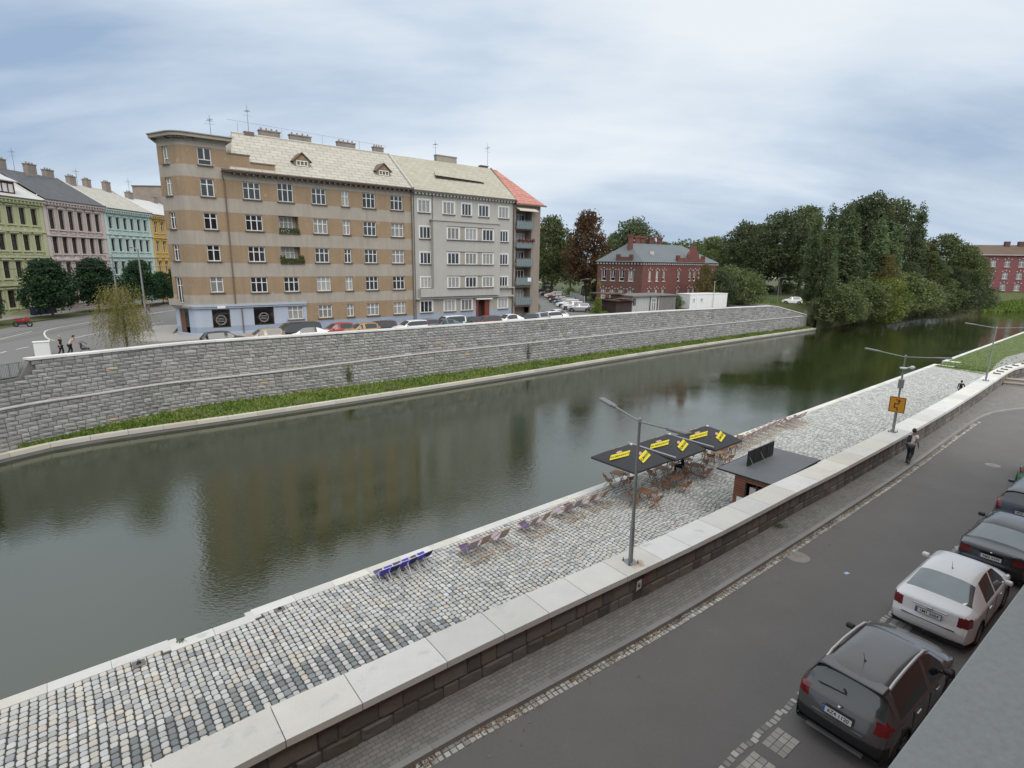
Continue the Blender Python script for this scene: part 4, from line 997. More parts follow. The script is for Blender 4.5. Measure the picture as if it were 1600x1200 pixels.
# --- street row on the left (facades face +x)
def cornicebox(b,y0,y1,z,h,d,m): pass
def row_house(name,label,y0,y1,colm,trim,rows,eave,roofm,ridge,seed,arch=(),spacing=2.2,winw=1.05,zoff=1.1,chims=3,ants=1,X=-64.0,pairs=False,gable=0,bay=None,frame='frame_dark',roofy=6.2):
    b=empty(name,(X,y0,zoff),PI/2,label,'house',group='old town houses along the street'); L_=y1-y0; rr=random.Random(seed); fr=Frame(0,0,0)
    n=int(round((L_-1.0)/spacing)); ops=[]; arr=[]
    xs=[]
    for k in range(n):
        c=.5+(L_-1.0)*(k+.5)/n
        if pairs:
            xs+= [c-.62,c+.62]
        else: xs.append(c)
    for ri,(z,h) in enumerate(rows):
        for c in xs:
            w=winw*(1.0 if ri else 1.15); ops.append((c-w/2,z,w,h,.22)); arr.append((c-w/2,z,w,h,ri))
    facade(b,fr,0,L_,-1.5,eave-.1,ops,[MT[colm]])
    for x,z,w,h,ri in arr: place_window(b,fr,x,z,w,h,'old',fm=frame,gm='glass_dark',rec=.2,sill=None)
    mb=MB()
    for x,z,w,h,ri in arr:
        t=.13; mb.box(x-t,x,-.06,0,z-.05,z+h+.1); mb.box(x+w,x+w+t,-.06,0,z-.05,z+h+.1); mb.box(x-t-.05,x+w+t+.05,-.16,0,z-.2,z-.05); mb.box(x-t-.06,x+w+t+.06,-.18,0,z+h+.16,z+h+.3)
        if ri in arch:
            m_=x+w/2; mb.face([(x-t,-.12,z+h+.3),(x+w+t,-.12,z+h+.3),(m_,-.12,z+h+.75)]); mb.face([(x-t,-.12,z+h+.3),(m_,-.12,z+h+.75),(m_,0,z+h+.8),(x-t,0,z+h+.3)]); mb.face([(x+w+t,-.12,z+h+.3),(x+w+t,0,z+h+.3),(m_,0,z+h+.8),(m_,-.12,z+h+.75)])
        mb.box(x+.1,x+w-.1,-.05,-.001,z-.62,z-.28)
    for ri,(z,h) in enumerate(rows): mb.box(-.02,L_+.02,-.22,0,z-.95,z-.75) if ri else None
    mb.box(-.02,L_+.02,-.6,0,eave-.35,eave-.1); mb.box(-.02,L_+.02,-.35,0,eave-.75,eave-.36)
    k=0
    while k*.55<L_: mb.box(k*.55,k*.55+.2,-.52,-.34,eave-.62,eave-.36); k+=1
    for x in ([0.0,L_-.55] ): mb.box(x,x+.55,-.10,0,0.2,eave-.76)
    mb.build('stucco_trim',MT[trim],b)
    roofslab(b,'roof',MT[roofm],[[(-.02,-.6,eave),(L_+.02,-.6,eave),(L_+.02,roofy,ridge),(-.02,roofy,ridge)],[(-.02,roofy,ridge),(L_+.02,roofy,ridge),(L_+.02,12.4,eave),(-.02,12.4,eave)]])
    mb=MB(); mb.box(-.02,L_+.02,-.68,-.58,eave-.12,eave+.02); mb.build('gutter',MT['sill'],b)
    mb=MB(); 
    for x in (0,L_): mb.face([(x,0.01,0),(x,12,0),(x,12,eave),(x,roofy,ridge-.02),(x,.01,eave)])
    mb.face([(0,12,0),(L_,12,0),(L_,12,eave),(0,12,eave)]); mb.build('side_wall',MT[colm],b)
    mb=MB(); mb.tube((L_,-.6,eave+.05),(L_,roofy,ridge+.05),.13,5); mb.build('roof_verge',MT['sill_light'],b)
    for k in range(chims): chimney(b,L_*(k+.6)/chims,roofy+rr.uniform(-.5,.4),ridge-1,ridge+rr.uniform(.9,1.3),rr.uniform(1.0,1.7),.7,flues=3)
    for k in range(ants): antenna(b,L_*(k+.35)/max(ants,1),roofy,ridge,rr.uniform(2.2,3.6))
    return b
def stucco(n,c): MT[n]=mat(n,c,0.9,0.1,0.4,0.08,5,streak=0.12)
stucco('lime',(0.47,0.475,0.29)); stucco('lime_t',(0.52,0.53,0.33)); stucco('pinkr',(0.52,0.43,0.395)); stucco('pink_t',(0.62,0.53,0.50)); stucco('mint',(0.48,0.58,0.555)); stucco('mint_t',(0.55,0.66,0.62)); stucco('orange',(0.58,0.37,0.10)); stucco('orange_t',(0.62,0.44,0.18)); stucco('cream',(0.55,0.52,0.45))
MT['roof_slate']=brickmat('dark_slate_roof',(0.085,0.09,0.10),(0.11,0.115,0.125),(0.06,0.06,0.065),.4,.3,.02,.7,var=.3)
MT['roof_grey']=brickmat('grey_beige_roof',(0.42,0.40,0.35),(0.48,0.46,0.40),(0.30,0.29,0.26),.6,.4,.02,.8,var=.2)
MT['roof_light']=mat('light_metal_roof',(0.55,0.55,0.53),0.6,0.15,.5,0.1,6)
rw=[(1.2,2.0),(4.75,2.05),(8.35,2.1),(11.85,2.05)]
row_house('town_house','lime green town house with ornate stucco, leftmost of the street row','' or 0,1,'lime','lime_t',rw,15.2,'roof_light',18,1) if 0 else None
row_house('town_house',64.6+1.6,78.1,'','',0,0,'',0,0) if 0 else None
h1=row_house('town_house','lime green town house with pale roof, leftmost of the street row',64.4,78.05,'lime','lime_t',[(1.2,2.2),(4.9,2.1),(8.4,2.0),(11.7,2.1)],15.0,'roof_light',18.0,1,arch=(1,2),spacing=1.9,winw=1.0,chims=2,ants=0,roofy=5)
mb=MB(); mb.box(6.5,10.2,.2,2.6,15.1,16.9,1); mb.box(6.2,10.5,-.1,2.8,16.9,17.0,0); mb.face([(6.2,-.1,17.0),(10.5,-.1,17.0),(9.6,2.2,18.2),(7.0,2.2,18.2)],0)
for k in range(4): mb.box(6.75+k*.85,7.35+k*.85,.15,.2,15.6,16.6,2)
MT['dark_red']=mat('dark_red_timber',(0.10,0.03,0.03),.7); mb.build('attic_dormer',[MT['roof_light'],MT['dark_red'],MT['frame_white']],h1)
row_house('town_house','dusty pink town house under a dark slate roof',78.15,89.5,'pinkr','pink_t',[(1.2,2.2),(4.7,2.2),(8.1,2.25),(11.4,2.6)],15.3,'roof_slate',19.35,2,arch=(1,3),spacing=1.85,winw=1.0,chims=3,ants=1)
row_house('town_house','mint green town house with grey beige roof',89.6,100.8,'mint','mint_t',[(1.2,2.0),(5.0,1.9),(8.6,1.9),(12.1,1.75)],15.2,'roof_grey',18.9,3,arch=(2,),spacing=1.85,winw=.85,chims=3,ants=1)
row_house('town_house','golden yellow town house beside the mint green one, half hidden by the corner house',100.9,115,'orange','orange_t',[(1.2,2.0),(5.0,2.0),(8.6,1.9),(12.0,1.9)],15.1,'roof_light',18.2,4,arch=(1,),spacing=2.0,winw=.95,chims=2,ants=1,frame='frame_white')
cb=empty('brick_block',(-66,112,1.1),PI/2,'brown brick block rising above the roofs at the end of the street row','building')
mb=MB(); mb.box(2,7,3,9,14,21.2); mb.build('upper_wall',MT['chimney'],cb); mb=MB(); mb.box(1.9,7.1,2.9,9.1,21.2,21.4); mb.build('flat_roof',MT['sill'],cb)
# lower band of ground so the houses stand on something at the street end
# --- red brick villa
MT['villabrick']=brickmat('villa_brick',(0.155,0.045,0.038),(0.20,0.062,0.048),(0.12,0.07,0.06),.5,.16,.02,.85,var=.25)
MT['villabrick_dark']=brickmat('villa_brick_darker',(0.115,0.05,0.042),(0.15,0.06,0.05),(0.12,0.08,0.07),.5,.16,.02,.85,var=.3)  # darker, duller brick for the left facade, its gable, far chimneys and spire
MT['roof_zinc']=mat('zinc_roof',(0.135,0.155,0.165),0.55,0.15,.3,0.06,4,metal=.2)
vc=PD(1003,440,103); VILLA=empty('brick_villa',(vc.x,vc.y,1.1),0,'two storey dark red brick villa with crenellated gables and grey zinc hipped roof','villa')
tl=PD(934,411,107.5); trr=PD(1120,413,118.0)
a1=math.atan2(vc.y-tl.y,vc.x-tl.x); L1=math.hypot(vc.x-tl.x,vc.y-tl.y); a2=math.atan2(trr.y-vc.y,trr.x-vc.x); L2=math.hypot(trr.x-vc.x,trr.y-vc.y)
FL=Frame(tl.x-vc.x,tl.y-vc.y,a1); FRR=Frame(0,0,a2)
E_=8.1
ol=[(L1*k,4.6,.95,2.0) for k in (.10,.30,.50,.70)]+[(L1*k,1.2,.95,1.9) for k in (.10,.30,.50,.70)]
orr=[(L2*k,z,.8,2.0) for z in (4.6,1.2) for k in (.075,.165,.25,.445,.60,.665,.73,.90)]
facade(VILLA,FL,0,L1,0,E_,ol,[MT['villabrick_dark']]); facade(VILLA,FRR,0,L2,0,E_,orr,[MT['villabrick']])
for i,o_ in enumerate(ol): place_window(VILLA,FL,o_[0],o_[1],o_[2],o_[3],'low',sill='sill_light',sd=.1)
for o_ in orr: place_window(VILLA,FRR,o_[0],o_[1],o_[2],o_[3],'low',sill='sill_light',sd=.1)
def villa_trim(F,L_,ops,name):
    mb=MB()
    for o_ in ops:
        x,z,w,h=o_
        for dx,dz in ((-.2,.0),(w/2-.09,.28),(w+.02,.0)): mb.box(x+dx,x+dx+.17,-.05,0,z+h+dz,z+h+dz+.2)
    k=0
    while k*.6<L_: mb.box(k*.6,k*.6+.28,-.2,0,E_-.45,E_-.15); k+=1
    mb.build(name,MT['sill_light'],VILLA).matrix_local=F.M
villa_trim(FL,L1,ol,'stone_trimming'); villa_trim(FRR,L2,orr,'stone_trimming')
def cren(F,x0,x1,name,gable=False,m='villabrick'):
    mb=MB(); mb.box(x0,x1,-.25,.25,E_-.1,E_+.9); 
    for x in (x0,x1-.7): mb.box(x,x+.7,-.3,.3,E_+.9,E_+1.35)
    if gable:
        c=(x0+x1)/2+.6; pts=[(c-1.9,E_+.9),(c+1.9,E_+.9),(c+1.7,E_+1.6),(c+.9,E_+2.4),(c+.65,E_+3.3),(c-.65,E_+3.3),(c-.9,E_+2.4),(c-1.7,E_+1.6)]
        for s in (-.25,.25): mb.face([(p[0],s,p[1]) for p in pts])
        for a,b in zip(pts,pts[1:]+pts[:1]): mb.face([(a[0],-.25,a[1]),(b[0],-.25,b[1]),(b[0],.25,b[1]),(a[0],.25,a[1])])
    mb.build(name,MT[m],VILLA).matrix_local=F.M
cren(FL,L1*.42,L1*.78,'stepped_gable',m='villabrick_dark'); cren(FRR,L2*.42,L2*.80,'crested_gable',True)
def vl(F,s,n,z): q=F.M@V((s,n,0)); return (q.x,q.y,z)
h0=vl(FL,-.4,-.4,E_); h1_=vl(FRR,-.35,-.6,E_); h1_=(0,-.6,E_); h2=vl(FRR,L2+.3,-.4,E_); h3=vl(FRR,L2+.3,12,E_); h4=vl(FL,-.4,12,E_)
r0=vl(FRR,2.2,5.5,11.6); r1=vl(FRR,L2-5,5.5,11.6)
roofslab(VILLA,'roof',MT['roof_zinc'],[[h1_,h2,r1,r0],[h0,h1_,r0],[h2,h3,r1],[h3,h4,r0,r1],[h4,h0,r0]])
for s,n_ in ((1.2,4.2),(6.0,6.5),(7.6,6.5),(10.4,6.5),(13.0,6.5)):
    q=FRR.M@V((s,n_,0)); c=MB(); c.box(q.x-.45,q.x+.45,q.y-.35,q.y+.35,9.6,13.0); c.box(q.x-.55,q.x+.55,q.y-.45,q.y+.45,12.7,13.05); c.build('chimney',MT['villabrick'],VILLA)
mb=MB(); q=FRR.M@V((5.2,2.3,0)); mb.box(q.x-.4,q.x+.4,q.y-.4,q.y+.4,9.2,10.1); mb.build('roof_light',MT['sill_light'],VILLA)
# --- shed and site container
MT['shedgrey']=mat('shed_panel',(0.42,0.42,0.41),0.8,0.12,.5,0.08,5,streak=.2); MT['shedconc']=mat('shed_concrete',(0.17,0.165,0.155),0.9,0.2,.8,0.15,5,streak=.15); MT['sheddark']=mat('shed_dark',(0.05,0.035,0.03),0.9,.3,1)
MT['rust']=mat('rusty_sheet',(0.12,0.065,0.045),0.9,0.3,1)
a=P(955,490,1.1); b=P(1055,486,1.1); a=PD(962,487,88); b=PD(1054,484,96); 
SH=empty('storage_shed',(a.x,a.y,1.1),math.atan2(b.y-a.y,b.x-a.x),'long low grey storage shed with flat roof and a glazed white door behind the wall','shed'); Ls=math.hypot(b.x-a.x,b.y-a.y)
mb=MB(); mb.box(0,3.6,0,4,0,2.0,1); mb.box(3.6,Ls-4,0,5,0,2.6,0); mb.box(Ls-4,Ls,-.1,5,0,2.5,2); 
for k in range(12): mb.box(3.7+k*.42,3.76+k*.42,-.03,0,0,2.55,0)
mb.build('wall',[MT['shedgrey'],MT['sheddark'],MT['shedconc']],SH)
mb=MB(); mb.box(3.3,Ls+.2,-.4,5.4,2.6,2.78,0); mb.box(-.3,3.9,-.5,4.2,2.0,2.15,1); mb.box(.4,2.6,-.8,1.0,2.3,2.4,1); mb.box(-.4,4.0,2.0,6,2.9,3.05,1); mb.build('roof',[MT['shedconc'],MT['rust']],SH)
place_window(SH,Frame(0,0,0),Ls-6.0,.05,1.1,2.2,'cross4',rec=-.06,sill=None,gm='glass_curtain'); place_window(SH,Frame(0,0,0),3.75,1.2,.6,1.1,'shop',rec=-.06,sill=None,gm='glass_dark',fm='frame_dark')
mb=MB(); mb.box(Ls-6.4,Ls-6.25,-.06,0,0,2.5); mb.box(Ls-4.6,Ls-4.4,-.06,0,0,2.5); mb.build('post',MT['sheddark'],SH)
a=PD(1077,483,98); b=PD(1135,480,103.5); SC=empty('site_container',(a.x,a.y,1.1),math.atan2(b.y-a.y,b.x-a.x),'white site container with two small dark windows and a door behind the wall','container'); Lc=math.hypot(b.x-a.x,b.y-a.y)
MT['cwhite']=mat('container_white',(0.72,0.73,0.71),0.6,0.06,.6,0.04,4,streak=.06)
mb=MB(); mb.box(0,Lc,0,3,.15,2.6,bevel=.03); mb.box(-.04,Lc+.04,-.04,3.04,2.601,2.72); 
for k in range(int(Lc/.3)): mb.box(.15+k*.3,.19+k*.3,-.02,0,.2,2.55)
mb.build('body',MT['cwhite'],SC)
for x in (.65,2.75): place_window(SC,Frame(0,0,0),x,1.25,.7,.75,'shop',rec=-.05,sill=None,gm='glass_dark')
mb=MB(); mb.box(1.7,2.4,-.06,0,.2,2.3); mb.build('door',MT['cwhite'],SC)
# --- far red brick building with tower
a=PD(1528,462,191); b=PD(1588,462,189); RB=empty('red_brick_building',(a.x,a.y,.5),math.atan2(b.y-a.y,b.x-a.x),'large three storey crimson brick building with rusty roof beyond the river bend','building')
MT['crimson']=brickmat('crimson_brick',(0.20,0.06,0.065),(0.25,0.08,0.085),(0.20,0.10,0.10),.6,.2,.02,.85,var=.2)
MT['roof_rust']=mat('rusty_roof',(0.13,0.09,0.065),.85,.25,.3,.1,3)
Lr=18.5; ops=[]
for z in (1.0,4.3,7.7):
    for k in range(5): ops.append((1.6+k*3.6,z,1.5,1.9))
facade(RB,Frame(0,0,0),-4,Lr-4.5,0,11.2,ops[:4]+ops[5:9]+ops[10:14],[MT['crimson']])
for o_ in ops[:4]+ops[5:9]+ops[10:14]: place_window(RB,Frame(0,0,0),*o_,'cross4',sill='sill_light',gm='glass_curtain')
FT=Frame(0,-1.2,0); o2=[(14.6+.8+k*3.4,z,1.6,1.9) for z in (1.0,4.3,7.7) for k in range(4)]
facade(RB,FT,14.0,30,0,13.0,o2,[MT['crimson']])
for o_ in o2: place_window(RB,FT,*o_,'cross4',sill='sill_light',gm='glass_dark')
mb=MB()
for o_ in ops+o2:
    y=-1.2 if o_[0]>14.4 else 0
    for dx in (-.2,.65,1.5): mb.box(o_[0]+dx,o_[0]+dx+.25,y-.08,y,o_[1]+2.0+(.3 if dx==.65 else 0),o_[1]+2.3+(.3 if dx==.65 else 0))
mb.build('stone_trimming',MT['sill_light'],RB)
mb=MB(); mb.face([(14,-1.2,13),(30,-1.2,13),(22,-1.2,17.0)],0); mb.face([(14,-1.2,0),(14,8,0),(14,8,13),(14,-1.2,13)],0); mb.build('gable',[MT['crimson']],RB)
mb=MB(); mb.face([(-4.3,-.5,11.1),(14,-.5,11.1),(14,5,14.0),(-4.3,5,14.0)]); mb.face([(13.6,-1.7,12.8),(22,-1.7,17.3),(22,9,17.3),(13.6,9,12.8)]); mb.face([(30.4,-1.7,12.8),(22,-1.7,17.3),(22,9,17.3),(30.4,9,12.8)]); mb.build('roof',MT['roof_rust'],RB)
mb=MB(); mb.box(-4.2,13.9,-.6,-.4,10.95,11.15); mb.build('gutter',MT['sill_light'],RB)
for x in (7.5,11): 
    c=MB(); c.box(x-.6,x+.6,4,5,13,15); c.build('chimney',MT['villabrick_dark'],RB)
c=MB(); c.box(18.6,22.4,3,7,13,18.5,0); c.face([(18.2,2.6,18.5),(22.8,2.6,18.5),(20.5,5,25)],1); c.face([(18.2,2.6,18.5),(20.5,5,25),(18.2,7.4,18.5)],1); c.face([(22.8,2.6,18.5),(22.8,7.4,18.5),(20.5,5,25)],1); c.box(18.5,22.5,2.9,7.1,17.4,18.0,2); c.build('spire',[MT['villabrick_dark'],MT['roof_slate'],MT['sill_light']],RB,loc=(-5.2,0,0))
RB.scale=(1.16,)*3
# pale block of flats far behind the trees
for (px0,px1,py,D_,h,lab) in ((832,852,350,210,21,'pale tower block glimpsed behind the trees beside the end house'),(1120,1215,377,330,24,'long pale block of flats on the horizon behind the park trees')):
    a=PD(px0,420,D_); b=PD(px1,420,D_*1.03); o=empty('distant_block',(a.x,a.y,1.1),math.atan2(b.y-a.y,b.x-a.x),lab,'building'); L_=math.hypot(b.x-a.x,b.y-a.y)
    top=PD((px0+px1)/2,py,D_).z-1.1; mb=MB(); mb.box(0,L_,0,10,0,top,0); mb.box(-.3,L_+.3,-.3,10.3,top,top+.5,1); mb.build('wall',[MT['cream'],MT['sill_light']],o)
    mb=MB(); z=2
    while z<top-2:
        x=1
        while x<L_-1.6: mb.box(x,x+1.5,-.06,0,z,z+1.5); x+=3
        z+=3
    mb.build('window',MT['glass_dark'],o)
# --- our own house on the near side: its outer wall, and the sheet-metal ledge below the camera
NB=math.atan2(.607,.795)
OB=empty('near_apartment_house',(0,0,0),NB,'near house shown only by its grey sheet metal ledge in the lower right corner','building')
MT['ledge']=mat('zinc_ledge',(0.36,0.385,0.38),0.6,0.07,2.5,0.16,45,metal=.15,bump=.12,bscale=35,stain=(2.2,.63,(0.40,0.39,0.34)))
MT['redrender']=mat('red_brown_render',(0.30,0.14,0.10),.9,.15,.4,.1,5)
mb=MB(); mb.box(-14,26,-.62,.273,7.955,8.0,bevel=.004); mb.box(-14,26,.255,.272,7.90,7.954); mb.box(-14,26,-.62,-.05,7.70,7.9549)
mb.build('window_ledge',MT['ledge'],OB)
o_=[(-30+k*3.2,z,1.3,1.8) for z in (1.0,4.6,8.6,12.2) for k in range(22)]
F0=Frame(0,-.62,PI)
fw_=facade(OB,Frame(0,-.62,PI),-34,44,-.12,16,[],[MT['redrender']])
mb=MB(); mb.box(-44,34,-12,-.8,15.9,17.5); mb.build('roof',MT['roof_rust'],OB)
# ------------------------------------------------------------------ trees and plants
def lm(n,cols,**k): MT[n]=leafmat(n,cols,**k)
lm('leaf_dark',[(0.05,0.068,0.034),(0.083,0.108,0.051),(0.12,0.15,0.07),(0.165,0.19,0.09)])
lm('leaf_mid',[(0.075,0.10,0.043),(0.12,0.155,0.062),(0.175,0.21,0.082),(0.23,0.25,0.10)])
lm('leaf_poplar',[(0.075,0.11,0.05),(0.125,0.17,0.078),(0.18,0.23,0.105),(0.24,0.28,0.13)])
lm('leaf_rust',[(0.075,0.04,0.026),(0.125,0.068,0.038),(0.165,0.10,0.05),(0.11,0.105,0.045)])
lm('leaf_yellow',[(0.078,0.117,0.026),(0.143,0.182,0.039),(0.221,0.247,0.058),(0.286,0.273,0.091)])
lm('leaf_street',[(0.015,0.042,0.021),(0.027,0.068,0.030),(0.045,0.098,0.042),(0.068,0.128,0.053)])
lm('leaf_amber',[(0.10,0.075,0.03),(0.16,0.12,0.045),(0.15,0.15,0.05),(0.22,0.15,0.06)])
lm('leaf_willow',[(0.13,0.13,0.03),(0.20,0.19,0.05),(0.28,0.25,0.08),(0.34,0.30,0.12)],transl=.35)
lm('leaf_reed',[(0.10,0.09,0.05),(0.17,0.15,0.09),(0.24,0.21,0.14)])
MT['bark']=mat('bark',(0.10,0.085,0.07),.95,.25,3,.2,20)
def leafquad(mb,p,s,r,up=.3):
    n=V((r.gauss(0,1),r.gauss(0,1),r.gauss(0,1)+up)).normalized(); a=n.orthogonal().normalized(); a.rotate(Matrix.Rotation(r.uniform(0,6.28),3,n)); b=n.cross(a)
    k=r.uniform(.6,1.2)*s; l=k*r.uniform(.5,.8)
    mb.face([p-a*k,p-b*l+n*k*.15,p+a*k,p+b*l+n*k*.15])
def crown_mesh(blobs,n,s,r,shell=.55,cull=-.22,nscale=.35,clump=3):
    mb=MB(); vol=[b[1][0]*b[1][1]*b[1][2]**.6 for b in blobs]; tot=sum(vol)
    for (c,rad),v_ in zip(blobs,vol):
        k=int(n*v_/tot/clump)
        for _ in range(k):
            d=V((r.gauss(0,1),r.gauss(0,1),r.gauss(0,1))).normalized(); q=r.uniform(shell,1)**.6
            q*=1+.34*mnoise.noise(V((d.x*2.1+c[0],d.y*2.1+c[1],d.z*2.1+c[2])))
            p=V((c[0]+d.x*rad[0]*q,c[1]+d.y*rad[1]*q,c[2]+d.z*rad[2]*q))
            if mnoise.noise(p*nscale+V((c[0],5,0)))<cull: continue
            for _ in range(clump): leafquad(mb,p+V((r.gauss(0,s*1.1),r.gauss(0,s*1.1),r.gauss(0,s*.8))),s,r)
    return mb
def limbs(mb,h,r0,r,n=7,spread=.35,start=.25,top=.85):
    pts=[V((0,0,0))]; m=6
    for i in range(1,m+1): pts.append(V((r.uniform(-.02,.02)*h*i/m,r.uniform(-.02,.02)*h*i/m,h*top*i/m)))
    for i in range(m): mb.tube(pts[i],pts[i+1],r0*(1-i/m*.8)*(1.25 if i==0 else 1),7,r0*(1-(i+1)/m*.8),cap=False)
    for k in range(n):
        t=start+(top-.12-start)*k/n; a=r.uniform(0,6.28); b=pts[0].lerp(pts[-1],t/top); L_=h*spread*(1-t*.5)*r.uniform(.7,1.1)
        e=b+V((math.cos(a)*L_*.6,math.sin(a)*L_*.6,L_*.45)); e2=e+V((math.cos(a)*L_*.4,math.sin(a)*L_*.4,L_*.5))
        mb.tube(b,e,r0*.38*(1-t*.5),5,r0*.22,cap=False); mb.tube(e,e2,r0*.22,4,r0*.07,cap=False)
        for q in (-.5,.5):
            a2=a+q; mb.tube(e,e+V((math.cos(a2)*L_*.35,math.sin(a2)*L_*.35,L_*.3)),r0*.14,4,r0*.05,cap=False)
KIND={}
def tree_kind(key,name,blobs,n,s,leaf,h,r0,seed,**kw):
    r=random.Random(seed); e=empty(name,(0,0,-200)); lk={k:kw.pop(k) for k in list(kw) if k in('limb','spread','start','top')}
    mb=MB(); limbs(mb,h,r0,r,lk.get('limb',7),lk.get('spread',.35),lk.get('start',.25),lk.get('top',.85)); mb.build('trunk',MT['bark'],e)
    crown_mesh(blobs,n,s,r,**kw).build('crown',MT[leaf],e)
    KIND[key]=[e,h,False]
def blobset(seed,h,w,z0,n,sx=.42,sz=.36,cone=0):
    r=random.Random(seed); out=[((0,0,z0+(h-z0)*.52),(w*.30,w*.30,(h-z0)*.46))]
    for k in range(n):
        a=k*2.4+r.uniform(-.4,.4); t=(k+.5)/n; z=z0+(h-z0)*(.12+.76*t); ww=w/2*(1-cone*t)*(math.sin(PI*(.18+.72*t))**.6)
        rr_=w*.5*sx*r.uniform(.75,1.2)*(1-cone*t*.6); out.append(((math.cos(a)*(ww-rr_*.75),math.sin(a)*(ww-rr_*.75),z),(rr_,rr_,rr_*sz/.36*.8)))
    out.append(((0,0,h-w*.16),(w*.2,w*.2,w*.16))); return out
tree_kind('park','broadleaf_tree',blobset(1,20,15,3.0,20),15000,.30,'leaf_dark',20,.45,1)
tree_kind('park2','broadleaf_tree',blobset(2,20,13,2.2,17),14000,.30,'leaf_mid',20,.42,2)
tree_kind('poplar','poplar_tree',[((math.cos(k*2.4)*.9*(1-k/26),math.sin(k*2.4)*.9*(1-k/26),2.0+k*.88),(1.3*(1-(k/22)**2)+.35,1.3*(1-(k/22)**2)+.35,2.0)) for k in range(20)],12000,.22,'leaf_poplar',20,.3,3,limb=4,spread=.12,cull=-.3)
tree_kind('rust','broadleaf_tree',blobset(4,20,14,2.5,18,cone=.35),14000,.30,'leaf_rust',20,.42,4,cull=-.18)
tree_kind('amber','broadleaf_tree',blobset(14,20,14,2.5,16,cone=.3),9000,.30,'leaf_amber',20,.4,14,cull=-.18)
tree_kind('street','street_tree',blobset(5,9,8.4,1.6,15,cone=.35),11000,.20,'leaf_street',9,.17,5,cull=-.3,nscale=.8)
tree_kind('slender','slender_tree',[((0,0,1.0+k*.45),(.75*(1-k/16),.75*(1-k/16),.6)) for k in range(13)],3000,.10,'leaf_yellow',6.6,.06,6,limb=4,spread=.15)
tree_kind('shrub','bank_shrub',blobset(7,7,8,-.6,14,sx=.5),8000,.20,'leaf_mid',7,.12,7,limb=4)
tree_kind('shruby','bank_shrub',blobset(8,7,8,-.6,14,sx=.5),8000,.20,'leaf_yellow',7,.12,8,limb=4)
tree_kind('shrubd','bank_shrub',blobset(9,7,8,-.6,14,sx=.5),8000,.20,'leaf_dark',7,.12,9,limb=4)
tr_r=random.Random(44)
def tree(kind,px,D_,ytop,label,group=None,wf=1.0,zb=1.1,loc=None,cat='tree'):
    e,h,used=KIND[kind]
    p=PD(px,420,D_) if loc is None else V((loc[0],loc[1],0)); 
    if loc is not None: D_=loc[1]
    zt=PD(px,ytop,D_).z if ytop is not None else None
    s=(zt-zb)/h
    o=e if not used else copy_tree(e); KIND[kind][2]=True
    o.location=(p.x,p.y,zb); o.scale=(s*wf,s*wf,s); o.rotation_euler=(0,0,tr_r.uniform(0,6.28))
    tag(o,label,cat,group); return o
G1='tall trees of the riverside park'; G2='shrubs along the river bank'; G3='street trees before the town houses'; G4='trees round the brick villa'
tree('park2',863,128,338,'dark green tree just right of the balcony house',G4,.9)
tree('park',850,165,352,'tall green tree at the far end of the side street, behind the parked cars',G4,.8)
tree('rust',916,118,329,'large tree with rusty brown leaves left of the brick villa',G4,.86)
tree('park2',892,150,372,'green tree filling the gap left of the rusty brown tree',G4,.9)
tree('park',990,140,341,'tall dark green tree rising behind the roof of the brick villa',G4,1.0)
tree('park2',958,150,366,'rounder green tree between the rusty tree and the tall dark one',G4,1.0)
for px,D_,yt,k,l in ((1035,190,378,'park2','low green tree behind the left villa chimneys'),(1062,200,380,'shrub','low green tree behind the middle villa chimneys'),(1090,200,381,'shrub','low green tree behind the right villa chimneys'),(1112,170,370,'park2','feathery pale green tree at the right end of the villa roof'),(1135,180,380,'shrub','low green tree in the gap between villa and park')):
    tree(k,px,D_,yt,l,G4,1.1)
tree('amber',1104,106,412,'olive brown tree hiding the right corner of the villa',G4,.85)
tree('shrubd',1130,107,425,'dark bush between the villa and the white container',G4,.9,cat='bush')
tree('shrub',1165,112,424,'broad bright green bush behind the white container',G4,1.2,cat='bush')
tree('shrub',1140,118,418,'green bush under the leftmost park tree',G4,1.2,cat='bush')
tree('shrub',1062,98,462,'small round bush between the shed and the container',None,.9,cat='bush')
tree('slender',937,88,438,'slender yellow green young tree behind the wall beside the shed',None,1.0)
tree('park',1160,150,346,'leftmost broad dark tree of the park',G1,1.0)
tree('park2',1183,160,350,'second broad tree of the park, duller green',G1,1.0)
tree('park',1222,152,328,'broad dark tree standing behind the lamp post on the far bank',G1,1.05)
tree('park2',1252,162,322,'tall brownish green tree left of the poplars',G1,1.0)
tree('poplar',1268,122,335,'leftmost poplar, a broad pale green column',G1,1.0)
tree('poplar',1290,118,322,'tallest poplar of the left pair',G1,.95)
tree('poplar',1322,128,332,'stout poplar in the middle of the park',G1,1.45)
tree('poplar',1368,130,341,'poplar right of the stout one',G1,1.3)
tree('poplar',1393,134,350,'shorter poplar below the tall dark trees',G1,1.15)
tree('poplar',1302,112,392,'small poplar low between the big ones',G1,.9)
tree('park',1350,172,301,'highest dark tree crown of the park',G1,.95)
tree('park',1385,175,310,'dark tree crown right of the highest one',G1,.8)
tree('park2',1322,178,318,'dark tree behind the stout poplar',G1,.9)
tree('poplar',1427,146,320,'dark lone poplar right of the tall crowns',G1,1.0)
tree('amber',1446,162,372,'reddish tree right of the lone poplar',G1,.8)
tree('park2',1476,160,366,'round green tree above the river bend',G1,1.1)
tree('park2',1508,158,384,'rounded green tree nearer the end of the bank',G1,1.15)
tree('park2',1530,164,402,'last green tree at the river bend beside the crimson building',G1,1.0)
tree('amber',1385,128,396,'orange tinged tree low in front of the poplars',G1,.9)
tree('park2',1452,146,394,'green tree leaning over the bank near the bend',G1,1.2)
